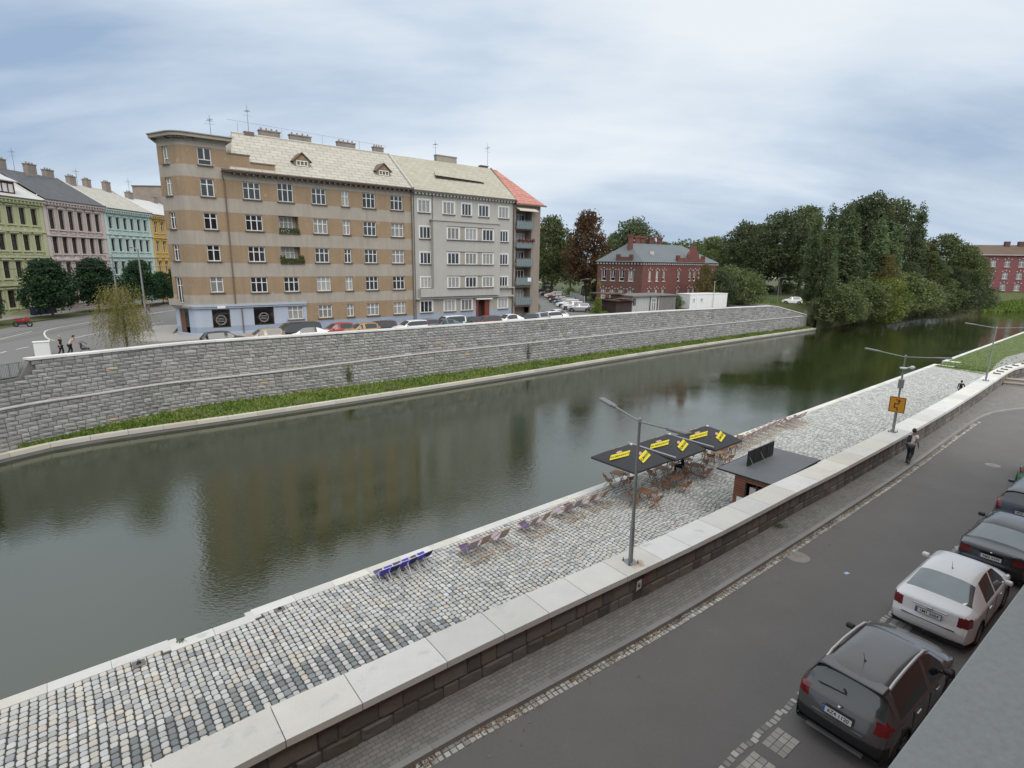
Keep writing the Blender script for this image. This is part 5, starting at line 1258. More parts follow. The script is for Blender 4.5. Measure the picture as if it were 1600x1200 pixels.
tree('park',1418,140,408,'dark green tree low over the bank',G1,1.2)
tree('park',1490,150,415,'dense dark tree low over the bend of the river',G1,1.4)
for i,(px,yw,yt,k,l) in enumerate(((1292,505,447,'shrub','green shrub just past the end of the stone wall'),(1312,503,462,'shrubd','dark shrub low by the water near the wall end'),(1335,499,440,'shrub','green shrub second from the wall end'),(1362,497,436,'shruby','bright yellow green shrub on the bank'),(1385,494,452,'shrub','green shrub right of the brightest one'),(1405,492,430,'shrub','taller green shrub mid bank'),(1430,490,440,'shrubd','dark green shrub mid bank'),(1455,487,435,'shrub','green shrub right of mid bank'),(1480,485,440,'shrubd','dark shrub near the bend'),(1505,483,445,'shrubd','dark shrub at the bend'),(1528,481,448,'shrubd','last dark shrub before the grassy slope'),(1345,500,470,'shrub','low green shrub at the water edge'))):
    q=P(px,yw,-2.2); tree(k,px,None,yt,l,G2,1.25,zb=-1.9,loc=(q.x+3,q.y+2.0),cat='shrub')
for x,y,px,yt,l,w in ((-58.4,70.3,82,404,'dark green street tree before the pink and lime houses',1.0),(-59.0,79.2,149,403,'dark green street tree before the pink house, second from the left',1.0),(-58.6,88.0,208,406,'dark green street tree behind the yellow willow',.95),(-58.2,97.5,258,416,'dark green street tree tight against the ochre corner house',.95),(-58.6,61.2,-5,436,'dark green street tree cut off by the left edge',.9),(-58.4,93.0,236,424,'smaller street tree between the mint and yellow houses',.8)):
    o=tree('street',px,None,None if 0 else yt,l,G3,w,loc=(x,y)); 
# willow sapling behind the wall
wl_=P(200,553,1.1); W_=empty('weeping_willow',(wl_.x,wl_.y,1.1),0,'young weeping willow with thin yellow green hanging twigs above the wall','tree'); r=random.Random(6)
mb=MB(); mb.tube((0,0,0),(.05,0,2.2),.08,6,.06); mb.tube((.05,0,2.2),(.0,.05,4.6),.06,6,.03)
lf=MB()
for k in range(620):
    z=r.uniform(2.2,5.7); a=r.uniform(0,6.28); L_=r.uniform(.15,1.75)*(1.15-.5*abs(z-3.6)/2.4); st=V((.03,.02,min(z,4.6))); tip=V((math.cos(a)*L_,math.sin(a)*L_,z+r.uniform(-.1,.4)))
    if k<60: mb.tube(st,tip,.018,4,.006,cap=False)
    ln=r.uniform(.8,2.7); ln=min(ln,tip.z-.5)
    p=tip.copy(); dx,dy=r.uniform(-.05,.12)*math.cos(a),r.uniform(-.05,.12)*math.sin(a)
    n=int(ln/.07)
    for j in range(n):
        p=p+V((dx*.4+r.gauss(0,.01),dy*.4+r.gauss(0,.01),-.07))
        if r.random()<.7:
            s=.085; b=r.uniform(0,6.28); lf.face([p,p+V((math.cos(b)*s*.5,math.sin(b)*s*.5,-.02)),p+V((math.cos(b)*s*1.3,math.sin(b)*s*1.3,-.10)),p+V((math.cos(b+.6)*s*.4,math.sin(b+.6)*s*.4,-.06))])
mb.build('trunk',MT['bark'],W_); lf.build('crown',MT['leaf_willow'],W_)
for i,(px,D_,w_) in enumerate(((1150,150,1.6),(1178,158,1.8),(1205,165,1.6),(1232,160,1.8),(1255,150,1.5),(1275,140,1.4),(1192,185,2.2),(1240,190,2.2),(868,150,1.2),(893,140,1.3),(918,135,1.2),(935,120,1.0),(858,175,1.4),(880,170,1.6),(1300,150,1.8),(1330,160,1.8))):
    tree('shrubd' if i%3 else 'shrub',px,D_,452-(i%4)*3,'dark undergrowth bush '+('beneath the park trees behind the wall end' if px>1000 else 'beneath the trees beside the side street'),'undergrowth beneath the trees',w_,cat='bush')
# weeds on the wall and by the foot of the kerb, reeds by the bank
def weed(name,label,px,py,h,w,n,leafm='leaf_mid',off=.25):
    # on the face of the embankment wall
    b=P(px,py,-.6); t=WALL.nearest(V((b.x,b.y)))
    for _ in range(12):
        q=WALL.off(t,-off); 
        # slide along the wall till it projects on px
        d=V((q.x,q.y,0))-V((0,0,0)); 
        f=_f; v=V((q.x,q.y,-1))-V((0,0,CAM_H)); x_=800+F_PX*v.dot(_r)/v.dot(_f); t+=(px-x_)*.02
    dist=q.y; z=PD(px,py,dist).z; mb=MB(); r=random.Random(px)
    for k in range(n):
        u=r.random(); hang=-u*h; ww=w*(1-.75*u)
        leafquad(mb,V((q.x+r.gauss(0,ww*.5)*.78,q.y+r.gauss(0,ww*.5)*.6-r.random()*.15,z+hang*r.uniform(.6,1))),.07,r)
    o=mb.build(name,MT[leafm]); tag(o,label,'plant')
weed('wall_weed','green creeper hanging from the ledge of the embankment wall, left one',545,570,2.0,.8,330); weed('wall_weed','thin dark creeper on the embankment wall below the balcony house',827,536,2.4,.6,220,'leaf_dark')
q=P(616,610,-3.5); mb=MB(); r=random.Random(2)
for k in range(160): leafquad(mb,V((q.x+r.gauss(0,.35),q.y+r.gauss(0,.3),-3.4+abs(r.gauss(0,.2)))),.09,r)
tag(mb.build('quay_weed',MT['leaf_mid']),'clump of weeds on the far quay edge below the wall','plant')
mb=MB(); r=random.Random(12)
BP=Path(BANK[:9])
for k in range(9000):
    t=r.uniform(0,1)**1.2*BP.n; w=r.uniform(0.0,2.8); q=BP.off(t,w); z=Z_WATER-.1+w*.85
    if mnoise.noise(V((t*.25,w,2)))<-.25: continue
    h=r.uniform(.3,1.0); s=.10; a=r.uniform(0,6.28); c,d=math.cos(a)*s,math.sin(a)*s; lx,ly=r.uniform(-.3,.3),r.uniform(-.3,.3)
    mb.face([(q.x-c,q.y-d,z),(q.x+c,q.y+d,z),(q.x+c*.4+lx,q.y+d*.4+ly,z+h),(q.x-c*.4+lx,q.y-d*.4+ly,z+h)])
tag(mb.build('bank_reeds',MT['leaf_reed']),'dry grey brown reeds and stalks along the far bank below the shrubs','reeds',kind='stuff')
mb=MB()
for k in range(7000):
    px=r.uniform(1535,1660); v=r.random(); a_=PD(px,464,190); b_=P(px,487,-3.9); q=V((b_.x,b_.y)).lerp(V((a_.x,a_.y)),v); z=Z_WATER+(.55-Z_WATER)*min(1,v*1.15)
    s=r.uniform(.12,.3); h=r.uniform(.15,.5)*(2 if mnoise.noise(V((q.x*.15,q.y*.15,0)))>.15 else 1); an=r.uniform(0,6.28); c,d=math.cos(an)*s,math.sin(an)*s
    mb.face([(q.x-c,q.y-d,z),(q.x+c,q.y+d,z),(q.x+c*.5,q.y+d*.5,z+h),(q.x-c*.5,q.y-d*.5,z+h)])
tag(mb.build('bank_grass',MT['grass']),'rough grass and scrub on the slope before the crimson building','grass',kind='stuff')
mb=MB(); r=random.Random(3)
for k in range(1500):
    q=P(r.uniform(920,950),r.uniform(484,490),1.1) if k<500 else P(r.uniform(1140,1260),r.uniform(466,476),1.1)
    s=.08; h=r.uniform(.1,.4); an=r.uniform(0,6.28); c,d=math.cos(an)*s,math.sin(an)*s; mb.face([(q.x-c,q.y-d,1.1),(q.x+c,q.y+d,1.1),(q.x+c,q.y+d,1.1+h),(q.x-c,q.y-d,1.1+h)])
tag(mb.build('tall_grass',MT['grass']),'tufts of tall grass behind the embankment wall near the shed','grass',kind='stuff')
# ------------------------------------------------------------------ far street surfaces
def poly(name,pxs,z,m):
    return sheet(name,[(lambda q:(q.x,q.y))(P(a,b,Z_FAR)) if not isinstance(a,V) else (a.x,a.y) for a,b in pxs],z,m)
off_=lambda t,o:WALL.off(t,o)
tw_=WALL.nearest(V((46.0,103))); rp=[WALL.off(TW0-2+(tw_-TW0+2)*k/24,.6) for k in range(25)]
sheet('quay_street',[(p.x,p.y) for p in rp]+[(54,117),(48,119),(20,96),(14,99),(10,120),(8,175),(4.5,175),(5,100),(4,88)]+[(B1.matrix_world@V((0,0,0))).xy if 0 else (5,84),(-31,55),(-37,60),(-42,80),(-46,120),(-47,190),(-60.5,190),(-58.6,100),(-57,66),(-54,56),(-50,40),(-48,26)],Z_FAR+.02,MT['asphalt_far'])
# pavements of the far side (raised kerb steps)
def slab(name,pts,z0,z1,m):
    mb=MB(); mb.prism(pts,z0,z1); o=mb.build(name,m); o['kind']='structure'
dB=V((.77945,.62647)); nB=V((.62647,-.77945)); K2=V((BK[0],BK[1]))
def bl(s,o): p=K2+dB*s+nB*o; return (p.x,p.y)
slab('pavement',[bl(-4.5,2.6),bl(45,2.6),bl(45.5,-6),bl(44.4,-6),bl(44.4,-.01),bl(0,-.01),bl(-3,-3),bl(-1,-12),bl(-3.5,-12),bl(-6.2,-3),bl(-6.6,1)],Z_FAR-.1,Z_FAR+.14,MT['pave_far'])
slab('pavement',[(-61.5,50),(-61.3,66),(-60.8,100),(-61.5,130),(-64,130),(-64,50)],Z_FAR-.1,Z_FAR+.14,MT['pave_far'])
slab('grass_strip',[(-57.6,62.5),(-57.2,66),(-58.0,100),(-61.3,100),(-61.3,66),(-60,62.5)],Z_FAR-.1,Z_FAR+.12,MT['soil'])
slab('grass_strip',[(-38.6,62.5),(-37.2,60.5),(-36.6,62.5),(-40,80),(-41,80)],Z_FAR-.1,Z_FAR+.13,MT['soil'])
def line(pts,w=.14,name='lane_marking',m='paint',dz=.03):
    mb=MB(); q=[P(a,b,Z_FAR+.02).xy for a,b in pts]; pa=Path(q)
    strip(mb,pa,0,pa.n,-w/2,w/2,Z_FAR+dz,Z_FAR+dz,1.0); o=mb.build(name,MT[m]); o['kind']='structure'
line([(86,532),(78,531),(72,527),(69,522),(70,518),(76,515),(90,512),(120,507),(160,500),(200,495),(255,487)])
line([(112,529),(130,525),(160,519),(200,512),(255,503)]); line([(0,552),(10,549)]); line([(25,546),(45,542)]); line([(61,540),(75,537)]); line([(0,530),(50,518)],.1); line([(250,478),(262,476)]); line([(240,490),(275,484)],.12)
line([(250,529),(278,521)],.7)
MT['track']=mat('tram_rail',(0.08,0.075,0.07),.5,.1,2,metal=.5)
for o_ in (0,2.8,9,12): line([(0,536-o_*1.0),(40,528-o_*.95),(90,519-o_*.9),(150,508-o_*.8),(210,498-o_*.7),(260,490-o_*.6)],.09,'tram_rail','track',.026)
# ------------------------------------------------------------------ cars
def paint(n,c,rough=.28,metal=0.0,coat=.8):
    MT[n]=mat(n,c,rough,.03,1.0,0.02,60,metal=metal,spec=.5,coat=coat)
paint('paint_white',(0.78,0.775,0.77)); paint('paint_graphite',(0.105,0.10,0.098),.25,.3); paint('paint_black',(0.018,0.018,0.022),.25); paint('paint_navy',(0.03,0.035,0.05),.3,.4)
paint('paint_red',(0.33,0.02,0.025)); paint('paint_grey',(0.22,0.22,0.22),.3,.5); paint('paint_beige',(0.42,0.33,0.24),.35,.2); paint('paint_silver',(0.45,0.46,0.48),.3,.6); paint('paint_teal',(0.10,0.15,0.18),.3,.4); paint('paint_green',(0.05,0.22,0.06)); paint('paint_orange',(0.40,0.22,0.09)); paint('paint_darkred',(0.13,0.015,0.02))
MT['car_glass']=mat('car_glass',(0.018,0.022,0.025),.05,.1,1,0,1,spec=.9,coat=.5); MT['rear_glass']=mat('rear_window_glass',(0.045,0.055,0.058),.08,.25,2.5,0,1,spec=.9,coat=.6)
MT['sky_glass']=mat('sedan_sky_tinted_glass',(0.20,0.23,0.24),.09,.25,2.0,0,1,metal=.55,spec=.9,coat=.8)  # pale half-metallic base puts the sky's reflection into the glass colour
MT['black_plastic']=mat('black_plastic',(0.022,0.022,0.023),.6,.1,3); MT['tyre']=mat('tyre_rubber',(0.02,0.02,0.02),.85,.1,5); MT['rim']=mat('alloy_rim',(0.30,0.30,0.31),.35,.1,5,metal=.8)
MT['lamp_red']=mat('red_lamp_lens',(0.17,0.006,0.010),.15,.2,14,0,1,coat=1); MT['lamp_clear']=mat('clear_lamp_lens',(0.55,0.52,0.50),.15,.1,4,0,1,coat=1)
MT['chrome']=mat('chrome_trim',(0.55,0.56,0.57),.2,.05,4,metal=.9); MT['silver_rail']=mat('silver_roof_rail',(0.62,0.62,0.61),.35,.05,3,metal=.4)
MT['plate']=mat('number_plate',(0.62,0.62,0.60),.5,.03,4); MT['plate_blue']=mat('plate_blue',(0.03,0.09,0.35),.5,.03,4); MT['plate_ink']=mat('plate_ink',(0.015,0.015,0.015),.6,.03,4)
def crom(pts,k):
    out=[]
    for i in range(len(pts)-1):
        p0=pts[max(i-1,0)]; p1=pts[i]; p2=pts[i+1]; p3=pts[min(i+2,len(pts)-1)]
        for j in range(k):
            t=j/k; 
            q=[0.5*((2*p1[c])+(-p0[c]+p2[c])*t+(2*p0[c]-5*p1[c]+4*p2[c]-p3[c])*t*t+(-p0[c]+3*p1[c]-3*p2[c]+p3[c])*t**3) for c in (0,1)]
            l=[p1[c]+(p2[c]-p1[c])*t for c in (0,1)]
            out.append((q[0]*.6+l[0]*.4,q[1]*.6+l[1]*.4,i+t))
    out.append((pts[-1][0],pts[-1][1],len(pts)-1)); return out
CARS={
 'suv':dict(L=4.16,W=.87,belt=(.98,.95),wr=.575,wb=.80,wheel=.335,ax=(.80,3.33),clad=.50,
   sil=[(.16,.28),(.04,.42),(0,.60),(.03,.74),(.10,.92),(.17,1.05),(.50,1.40),(.42,1.47),(.75,1.535),(1.4,1.56),(2.1,1.54),(2.52,1.48),(3.10,1.08),(3.5,1.00),(3.85,.90),(4.08,.76),(4.16,.55),(4.10,.28)],rear=(5,6),front=(11,12),lampz=(.82,1.02),lampx=.36,lampy=.60,roof0=6.9,cabin=(6,12)),
 'sedan':dict(L=4.40,W=.865,belt=(.96,.90),wr=.56,wb=.79,wheel=.315,ax=(.95,3.47),clad=.0,
   sil=[(.14,.26),(.04,.40),(0,.58),(.04,.72),(.06,.90),(.10,1.04),(.50,1.08),(1.22,1.42),(1.55,1.485),(2.0,1.51),(2.4,1.49),(2.68,1.44),(3.32,1.03),(3.75,.95),(4.12,.83),(4.34,.66),(4.40,.48),(4.33,.26)],rear=(6,7),front=(11,12),lampz=(.72,.97),lampx=.30,lampy=.60,roof0=7,cabin=(6.6,12)),
 'sedan2':dict(L=4.45,W=.865,belt=(.93,.88),wr=.55,wb=.78,wheel=.315,ax=(.98,3.70),clad=.0,
   sil=[(.12,.24),(.03,.36),(0,.54),(.03,.64),(.05,.80),(.08,.97),(.62,1.01),(1.30,1.33),(1.60,1.395),(2.0,1.41),(2.4,1.395),(2.72,1.34),(3.30,.97),(3.75,.91),(4.15,.80),(4.40,.64),(4.45,.46),(4.38,.24)],rear=(6,7),front=(11,12),lampz=(.70,.86),lampx=.30,lampy=.50,roof0=7,cabin=(6.6,12)),
 'wagon':dict(L=4.50,W=.875,belt=(.95,.90),wr=.60,wb=.80,wheel=.32,ax=(.86,3.50),clad=.0,
   sil=[(.12,.24),(.03,.38),(0,.56),(.04,.66),(.08,.84),(.12,.96),(.36,1.34),(.32,1.40),(.60,1.44),(1.3,1.47),(2.1,1.46),(2.6,1.41),(3.25,1.0),(3.7,.93),(4.15,.82),(4.42,.66),(4.50,.46),(4.42,.24)],rear=(5,6),front=(11,12),lampz=(.72,1.36),lampx=.46,lampy=.70,roof0=6.9,cabin=(6,12)),
 'hatch':dict(L=4.0,W=.85,belt=(.97,.92),wr=.57,wb=.78,wheel=.31,ax=(.70,3.20),clad=.0,
   sil=[(.12,.26),(.03,.40),(0,.58),(.04,.72),(.08,.90),(.16,1.02),(.46,1.36),(.45,1.42),(.75,1.47),(1.3,1.50),(1.9,1.49),(2.4,1.42),(2.98,1.02),(3.4,.95),(3.72,.84),(3.95,.66),(4.0,.46),(3.93,.26)],rear=(5,6),front=(11,12),lampz=(.76,1.0),lampx=.36,lampy=.60,roof0=6.9,cabin=(6,12)),
 'van':dict(L=4.9,W=.95,belt=(1.12,1.05),wr=.74,wb=.90,wheel=.34,ax=(.95,3.85),clad=.0,
   sil=[(.10,.28),(.02,.42),(0,.60),(.02,.74),(.05,.95),(.08,1.12),(.22,1.75),(.26,1.84),(.6,1.90),(1.4,1.93),(2.6,1.92),(3.3,1.84),(4.05,1.18),(4.35,1.08),(4.65,.95),(4.84,.76),(4.9,.55),(4.84,.28)],rear=(5,6),front=(11,12),lampz=(.80,1.6),lampx=.2,lampy=.80,roof0=6.9,cabin=(6,12)),
}
def car_meshes(kind,fine=True):
    c=CARS[kind]; k=9 if fine else 2; S_=crom(c['sil'],k); L_=c['L']; W=c['W']
    top=[0,.15,.30,.45,.58,.70,.80,.88,.94,.98,1.0] if fine else [0,.5,.9,1.0]
    sides=[('belt',0),('sh',.03),('sh',.06),('z',.84),('z',.79),('z',.73),('z',.67),('z',.61),('z',.55),('z',.49),('z',.43),('z',.37),('z',.31),('z',.24)] if fine else [('belt',0),('sh',.06),('z',.62),('z',.40),('z',.24)]
    def belt(x): a,b=c['belt']; return a+(b-a)*x/L_
    def tp(x): return (1-.13*max(0,1-x/.55)**2)*(1-.20*max(0,1-(L_-x)/.9)**2)
    rows=[]
    zr=max(p[1] for p in c['sil'])
    for x,z,idx in S_:
        row=[]; bz=belt(x); hi=max(0,min(1,(z-bz)/(zr-bz))); yt=(c['wb']+(c['wr']-c['wb'])*hi**.8)*tp(x)
        for f in top:
            dz=-(.035+.05*hi)*f**4; xx=x
            if x<.6: xx=x+.07*f**3*(1 if z<1.2 else .5)
            if x>L_-.9: xx=x-.16*f**3
            if c['roof0']-1<idx<12.2 and z>bz+.05: dz-= .03*f**2*(1-hi)
            row.append(V((xx,yt*f,z+dz)))
        for s,v in sides:
            if s=='belt': zz=min(z-.03,bz); y=(c['wb']+.02)
            elif s=='sh': zz=min(z-.045,bz-v); y=W*.985
            else: zz=min(z-.045,v) ; y=W*(1.0 if .40<v<.72 else .995 if v>.3 else .965)
            zz=max(zz,min(.24,z))
            xx=x+(.10 if x<.6 else 0)*(1 if s!='belt' else .8); 
            if x>L_-.9: xx=x-.20*((x-(L_-.9))/.9)
            # rear upper silhouette points share the lower body's tail line
            if x<.9 and z>bz: xx=max(xx,.0)
            row.append(V((xx,y*tp(x),zz)))
        rows.append(row)
    nt=len(top); nr=len(rows); nc=len(rows[0]); parts={}
    def P_(n):
        if n not in parts: parts[n]=MB(); parts[n].vi={}
        return parts[n]
    def add(n,pts):
        mb=P_(n); ids=[]
        for p in pts:
            key=(round(p[0],4),round(p[1],4),round(p[2],4))
            if key not in mb.vi: mb.vi[key]=len(mb.v); mb.v.append(tuple(p))
            i=mb.vi[key]
            if i not in ids: ids.append(i)
        if len(ids)<3: return
        mb.f.append(tuple(ids)); mb.m.append(0); mb.c.append(None); mb.s.append(True); mb.u.append(None)
    r0,r1=c['rear']; f0,f1=c['front']; c0,c1=c['cabin']
    for i in range(nr-1):
        idx=(S_[i][2]+S_[i+1][2])/2
        for j in range(nc-1):
            q=[rows[i][j],rows[i+1][j],rows[i+1][j+1],rows[i][j+1]]; ce=sum(q,V((0,0,0)))/4
            n='body'; fy=j+.5
            if r0<=idx<=r1 and j<nt-2 and idx>r0+.12 and idx<r1-.05: n='rear_window'
            elif f0<=idx<=f1 and j<nt-2 and idx<f1-.05: n='windscreen'
            elif j==nt-1 and c0-.0<idx<c1-.25:
                x=ce.x; xb=c['ax'][0]+1.28
                if not (abs(x-xb)<.055) and x>c['sil'][int(r1)][0]+.18 and ce.z>belt(x)+.02 : n='side_window'
            if n=='body':
                if ce.x<c['lampx'] and c['lampz'][0]<ce.z<c['lampz'][1] and ce.y>c['lampy']*tp(ce.x)+(.0 if kind!='suv' else (1.06-ce.z)*.0): n='tail'
                elif ce.x>L_-.55 and .62<ce.z<.80 and ce.y>.48: n='head'
                elif c['clad'] and ce.z<c['clad']+(.12 if ce.x<.3 else -.12): n='cladding'
                elif ce.z<.30: n='cladding'
            if j>=nt and any(math.hypot(ce.x-ax,ce.z-c['wheel'])<c['wheel']+.055 for ax in c['ax']): 
                continue
            for sgn in ((1,-1)):
                pts=[V((p.x,p.y*sgn,p.z)) for p in q]
                if sgn<0: pts.reverse()
                add(n if n not in('tail','head','side_window') else n+('L' if sgn>0 else 'R'),pts)
    return parts,c
_car_cache={}
def make_car(kind,col,fine,plate=None):
    parts,c=car_meshes(kind,fine); e=empty('parked_car',(0,0,0)); L_=c['L']; W=c['W']
    mm={'body':MT[col],'rear_window':MT['sky_glass' if kind in('sedan','sedan2') else 'rear_glass'],'windscreen':MT['car_glass'],'side_windowL':MT['car_glass'],'side_windowR':MT['car_glass'],'tailL':MT['lamp_red'],'tailR':MT['lamp_red'],'headL':MT['lamp_clear'],'headR':MT['lamp_clear'],'cladding':MT['black_plastic']}
    nm={'side_windowL':'side_window','side_windowR':'side_window','tailL':'tail_light','tailR':'tail_light','headL':'headlight','headR':'headlight'}
    for k,mb in parts.items(): 
        o=mb.build(nm.get(k,k),mm[k],e)
    w=c['wheel']
    for ax in c['ax']:
        for sy in (1,-1):
            y=W-.10
            t=MB(); n=24 if fine else 12
            prof=[(w*.62,.10),(w*.9,.115),(w,.08),(w,-.08),(w*.9,-.10),(w*.5,-.10)]
            rows=[[V((ax+r*math.cos(2*PI*a/n),sy*(y+d*.9),w+r*math.sin(2*PI*a/n))) for a in range(n)] for r,d in prof]; t.grid(rows,0,None,True,True)
            o=t.build('wheel',MT['tyre'],e); r_=MB()
            for a in range(5 if fine else 5):
                an=2*PI*a/5; u=V((math.cos(an),0,math.sin(an))); v=V((-math.sin(an),0,math.cos(an))); c_=V((ax,sy*(y+.085),w))
                r_.face([c_-v*.05,c_+u*w*.62-v*.035,c_+u*w*.62+v*.035,c_+v*.05])
            rows=[[V((ax+r*math.cos(2*PI*a/n),sy*(y+d),w+r*math.sin(2*PI*a/n))) for a in range(n)] for r,d in ((w*.66,.095),(w*.60,.09),(w*.58,.05))]; r_.grid(rows,0,None,True,True)
            rows=[[V((ax+r*math.cos(2*PI*a/n),sy*(y+d),w+r*math.sin(2*PI*a/n))) for a in range(n)] for r,d in ((.07,.095),(.0,.10))]; r_.grid(rows,0,None,True,True)
            r_.build('rim',MT['rim'],o)
            if fine or True:
                a_=MB(); m=18; R0,R1=w+.035,w+.075; 
                for a in range(m):
                    t0,t1=-.25+(PI+.5)*a/m,-.25+(PI+.5)*(a+1)/m
                    for (ra,ya),(rb,yb) in (((R0,-.03),(R0,.012)),((R0,.012),(R1,.006)),((R1,.006),(R1+.02,-.05))):
                        yy=(W)*(1-.13*max(0,1-ax/.55)**2)*(1-.20*max(0,1-(L_-ax)/.9)**2)
                        a_.face([V((ax+ra*math.cos(t0),sy*(yy+ya),w+ra*math.sin(t0))),V((ax+ra*math.cos(t1),sy*(yy+ya),w+ra*math.sin(t1))),V((ax+rb*math.cos(t1),sy*(yy+yb),w+rb*math.sin(t1))),V((ax+rb*math.cos(t0),sy*(yy+yb),w+rb*math.sin(t0)))],0,None,True)
                a_.face([V((ax+(w+.07)*math.cos(2*PI*k/16),sy*(W-.28),w+(w+.07)*math.sin(2*PI*k/16))) for k in range(16)])
                a_.build('wheel_arch',MT['black_plastic' if kind=='suv' or not fine else 'black_plastic'],e)
    # floor
    fl=MB(); fl.box(.15,L_-.2,-W+.12,W-.12,.20,.26); fl.build('underbody',MT['black_plastic'],e)
    # mirrors
    mx=c['sil'][12][0]-.32 if kind!='van' else c['sil'][12][0]-.35
    for sy in (1,-1):
        m_=MB(); T_=Matrix.Translation((mx,sy*(c['wb']+.13),c['belt'][1]+.07)); 
        for k in range(1): m_.box(-.05,.07,-.09,.09,-.055,.06,T=T_,bevel=.028)
        m_.box(-.02,.05,-.24 if sy>0 else .10,-.10 if sy>0 else .24,-.06,-.02,T=T_); m_.build('wing_mirror',MT[col] if kind not in('suv','sedan2') else MT['black_plastic'],e)
    if fine:
        for sy in (1,-1):
            for x in (c['ax'][0]+.62,c['ax'][0]+1.65): hd=MB(); hd.box(x-.1,x+.1,sy*(W+.012)-.012,sy*(W+.012)+.012,.79,.825); hd.build('door_handle',MT['chrome'] if kind!='sedan2' else MT[col],e)
        ant=MB(); axx,az=(1.0,1.55) if kind=='suv' else (1.55,1.48) if kind=='sedan' else (1.5,1.38)
        if kind in('suv','sedan'): ant.tube((axx,0,az-.01),(axx-.16,0,az+.26),.006,5,.003); ant.lathe((axx,0,az-.02),[(.03,0),(.02,.035),(0,.04)],8); ant.build('antenna',MT['black_plastic'],e)
        # shut lines of doors
        dl=MB()
        for sy in (1,-1):
            for x in (c['ax'][0]+.42,c['ax'][0]+1.28,c['ax'][0]+2.22):
                dl.box(x-.004,x+.004,sy*(W+.001)-.004,sy*(W+.001)+.004,.34,.90)
        dl.build('door_gap',MT['black_plastic'],e)
    if kind=='suv':
        for sy in (1,-1):
            pts=[(.66,1.455,.555),(.90,1.515,.56),(1.4,1.545,.56),(2.0,1.535,.555),(2.4,1.49,.55),(2.60,1.40,.555)]
            rr_=MB()
            for a,b in zip(pts,pts[1:]): 
                rr_.tube((a[0],sy*a[2],a[1]-.01),(b[0],sy*b[2],b[1]-.01),.030,7)
            rr_.build('roof_rail',MT['silver_rail'],e)
        sp=MB(); sp.box(.38,.66,-.56,.56,1.462,1.50,bevel=.015); sp.build('spoiler',MT[col],e)
        wp=MB(); wp.tube((.30,.05,1.235),(.27,-.0,1.2),.02,5); wp.tube((.255,-.02,1.175),(.225,.48,1.150),.012,5); wp.build('wiper',MT['black_plastic'],e)
        bp=MB(); bp.box(-.005,.03,-.45,.45,.70,.705); bp.box(-.012,.05,-.50,.50,.28,.34); bp.build('bumper_trim',MT['rim'],e)
        ch=MB(); ch.lathe((.085,0,.985),[(.045,-.01),(.04,.012),(0,.016)],8); ch.build('badge',MT['chrome'],e)
    if kind=='sedan':
        bp=MB(); bp.tube((.065,-.36,.93),(.065,.36,.93),.016,6); bp.box(.02,.07,-.06,.06,.915,.955,bevel=.01); bp.build('chrome_strip',MT['chrome'],e)
        th=MB(); th.tube((.0,0,.30),(-.10,0,.30),.02,6); th.tube((-.10,0,.30),(-.10,0,.38),.02,6,.03); th.build('tow_hook',MT['black_plastic'],e)
        gap=MB(); gap.box(-.006,.03,-.55,.55,.600,.612); gap.build('bumper_gap',MT['black_plastic'],e)
    if kind=='sedan2':
        ch=MB(); ch.lathe((.045,0,.90),[(.04,-.01),(.035,.008),(0,.01)],8); ch.build('badge',MT['chrome'],e)
    if plate:
        z={'suv':.84,'sedan':.82,'sedan2':.76,'wagon':.74,'hatch':.80}[kind]; x0={'suv':.03,'sedan':.022,'sedan2':.005,'wagon':.015,'hatch':.03}[kind]; tilt={'suv':.25,'sedan':.12,'sedan2':.1,'wagon':.1,'hatch':.1}[kind]
        T_=Matrix.Translation((x0-.03,0,z))@Matrix.Rotation(tilt,4,'Y')
        p=MB(); p.box(-.012,0,-.26,.26,-.055,.055,T=T_); o=p.build('number_plate',MT['plate'],e)
        bl_=MB(); bl_.box(-.0135,-.0125,.215,.257,-.052,.052,T=T_); bl_.build('blue_band',MT['plate_blue'],o)
        fr=MB(); fr.box(-.008,.004,-.272,.272,-.068,.068,T=T_); fr.build('plate_frame',MT['black_plastic'],o)
        tm=text_mesh(plate,.098,.0006,bold=.0015)
        M_=T_@Matrix.Translation((-.0145,-.022,-.0))@Matrix(((0,0,-1,0),(-1,0,0,0),(0,1,0,0),(0,0,0,1)))
        obj('plate_lettering',tm,o,MT['plate_ink'],M_)
    return e
def put_car(kind,col,x,y,ang,z,label,group,fine=False,plate=None):
    key=(kind,col,fine)
    if not fine and key in _car_cache: e=copy_tree(_car_cache[key])
    else:
        e=make_car(kind,col,fine,plate); _car_cache.setdefault(key,e)
    e.location=(x,y,z); e.rotation_euler=(0,0,ang); tag(e,label,'car',group); return e
GN='cars parked along the near street'
def near_car(kind,col,pxy,label,plate,z=.35,dang=0,dy=0,name=None):
    # rear left bumper corner seen at pxy
    q=P(pxy[0],pxy[1],Z_ROAD+z).xy; t=PARK.nearest(q); d=PARK.at(min(t+3,PARK.n-.1))[1]; a=math.atan2(d.y,d.x)+dang
    c=CARS[kind]; cx,cy=.10,c['W']*.87; x=q.x-(math.cos(a)*cx-math.sin(a)*cy); y=q.y-(math.sin(a)*cx+math.cos(a)*cy)
    return put_car(kind,col,x,y,a,Z_ROAD,label,GN,True,plate)
near_car('suv','paint_graphite',(1244,1108),'dark grey crossover with silver roof rails, nearest of the parked cars','6Z4 1120')
near_car('sedan','paint_white',(1393,958),'white sedan with tow hook parked between the grey crossover and black sedan','1M1 2264')
near_car('sedan2','paint_black',(1496,872),'black sedan parked directly in front of the white sedan','9M4 9399')
near_car('wagon','paint_navy',(1553,806),'dark estate car with tall red tail lights parked before the black sedan','8T0 3154')
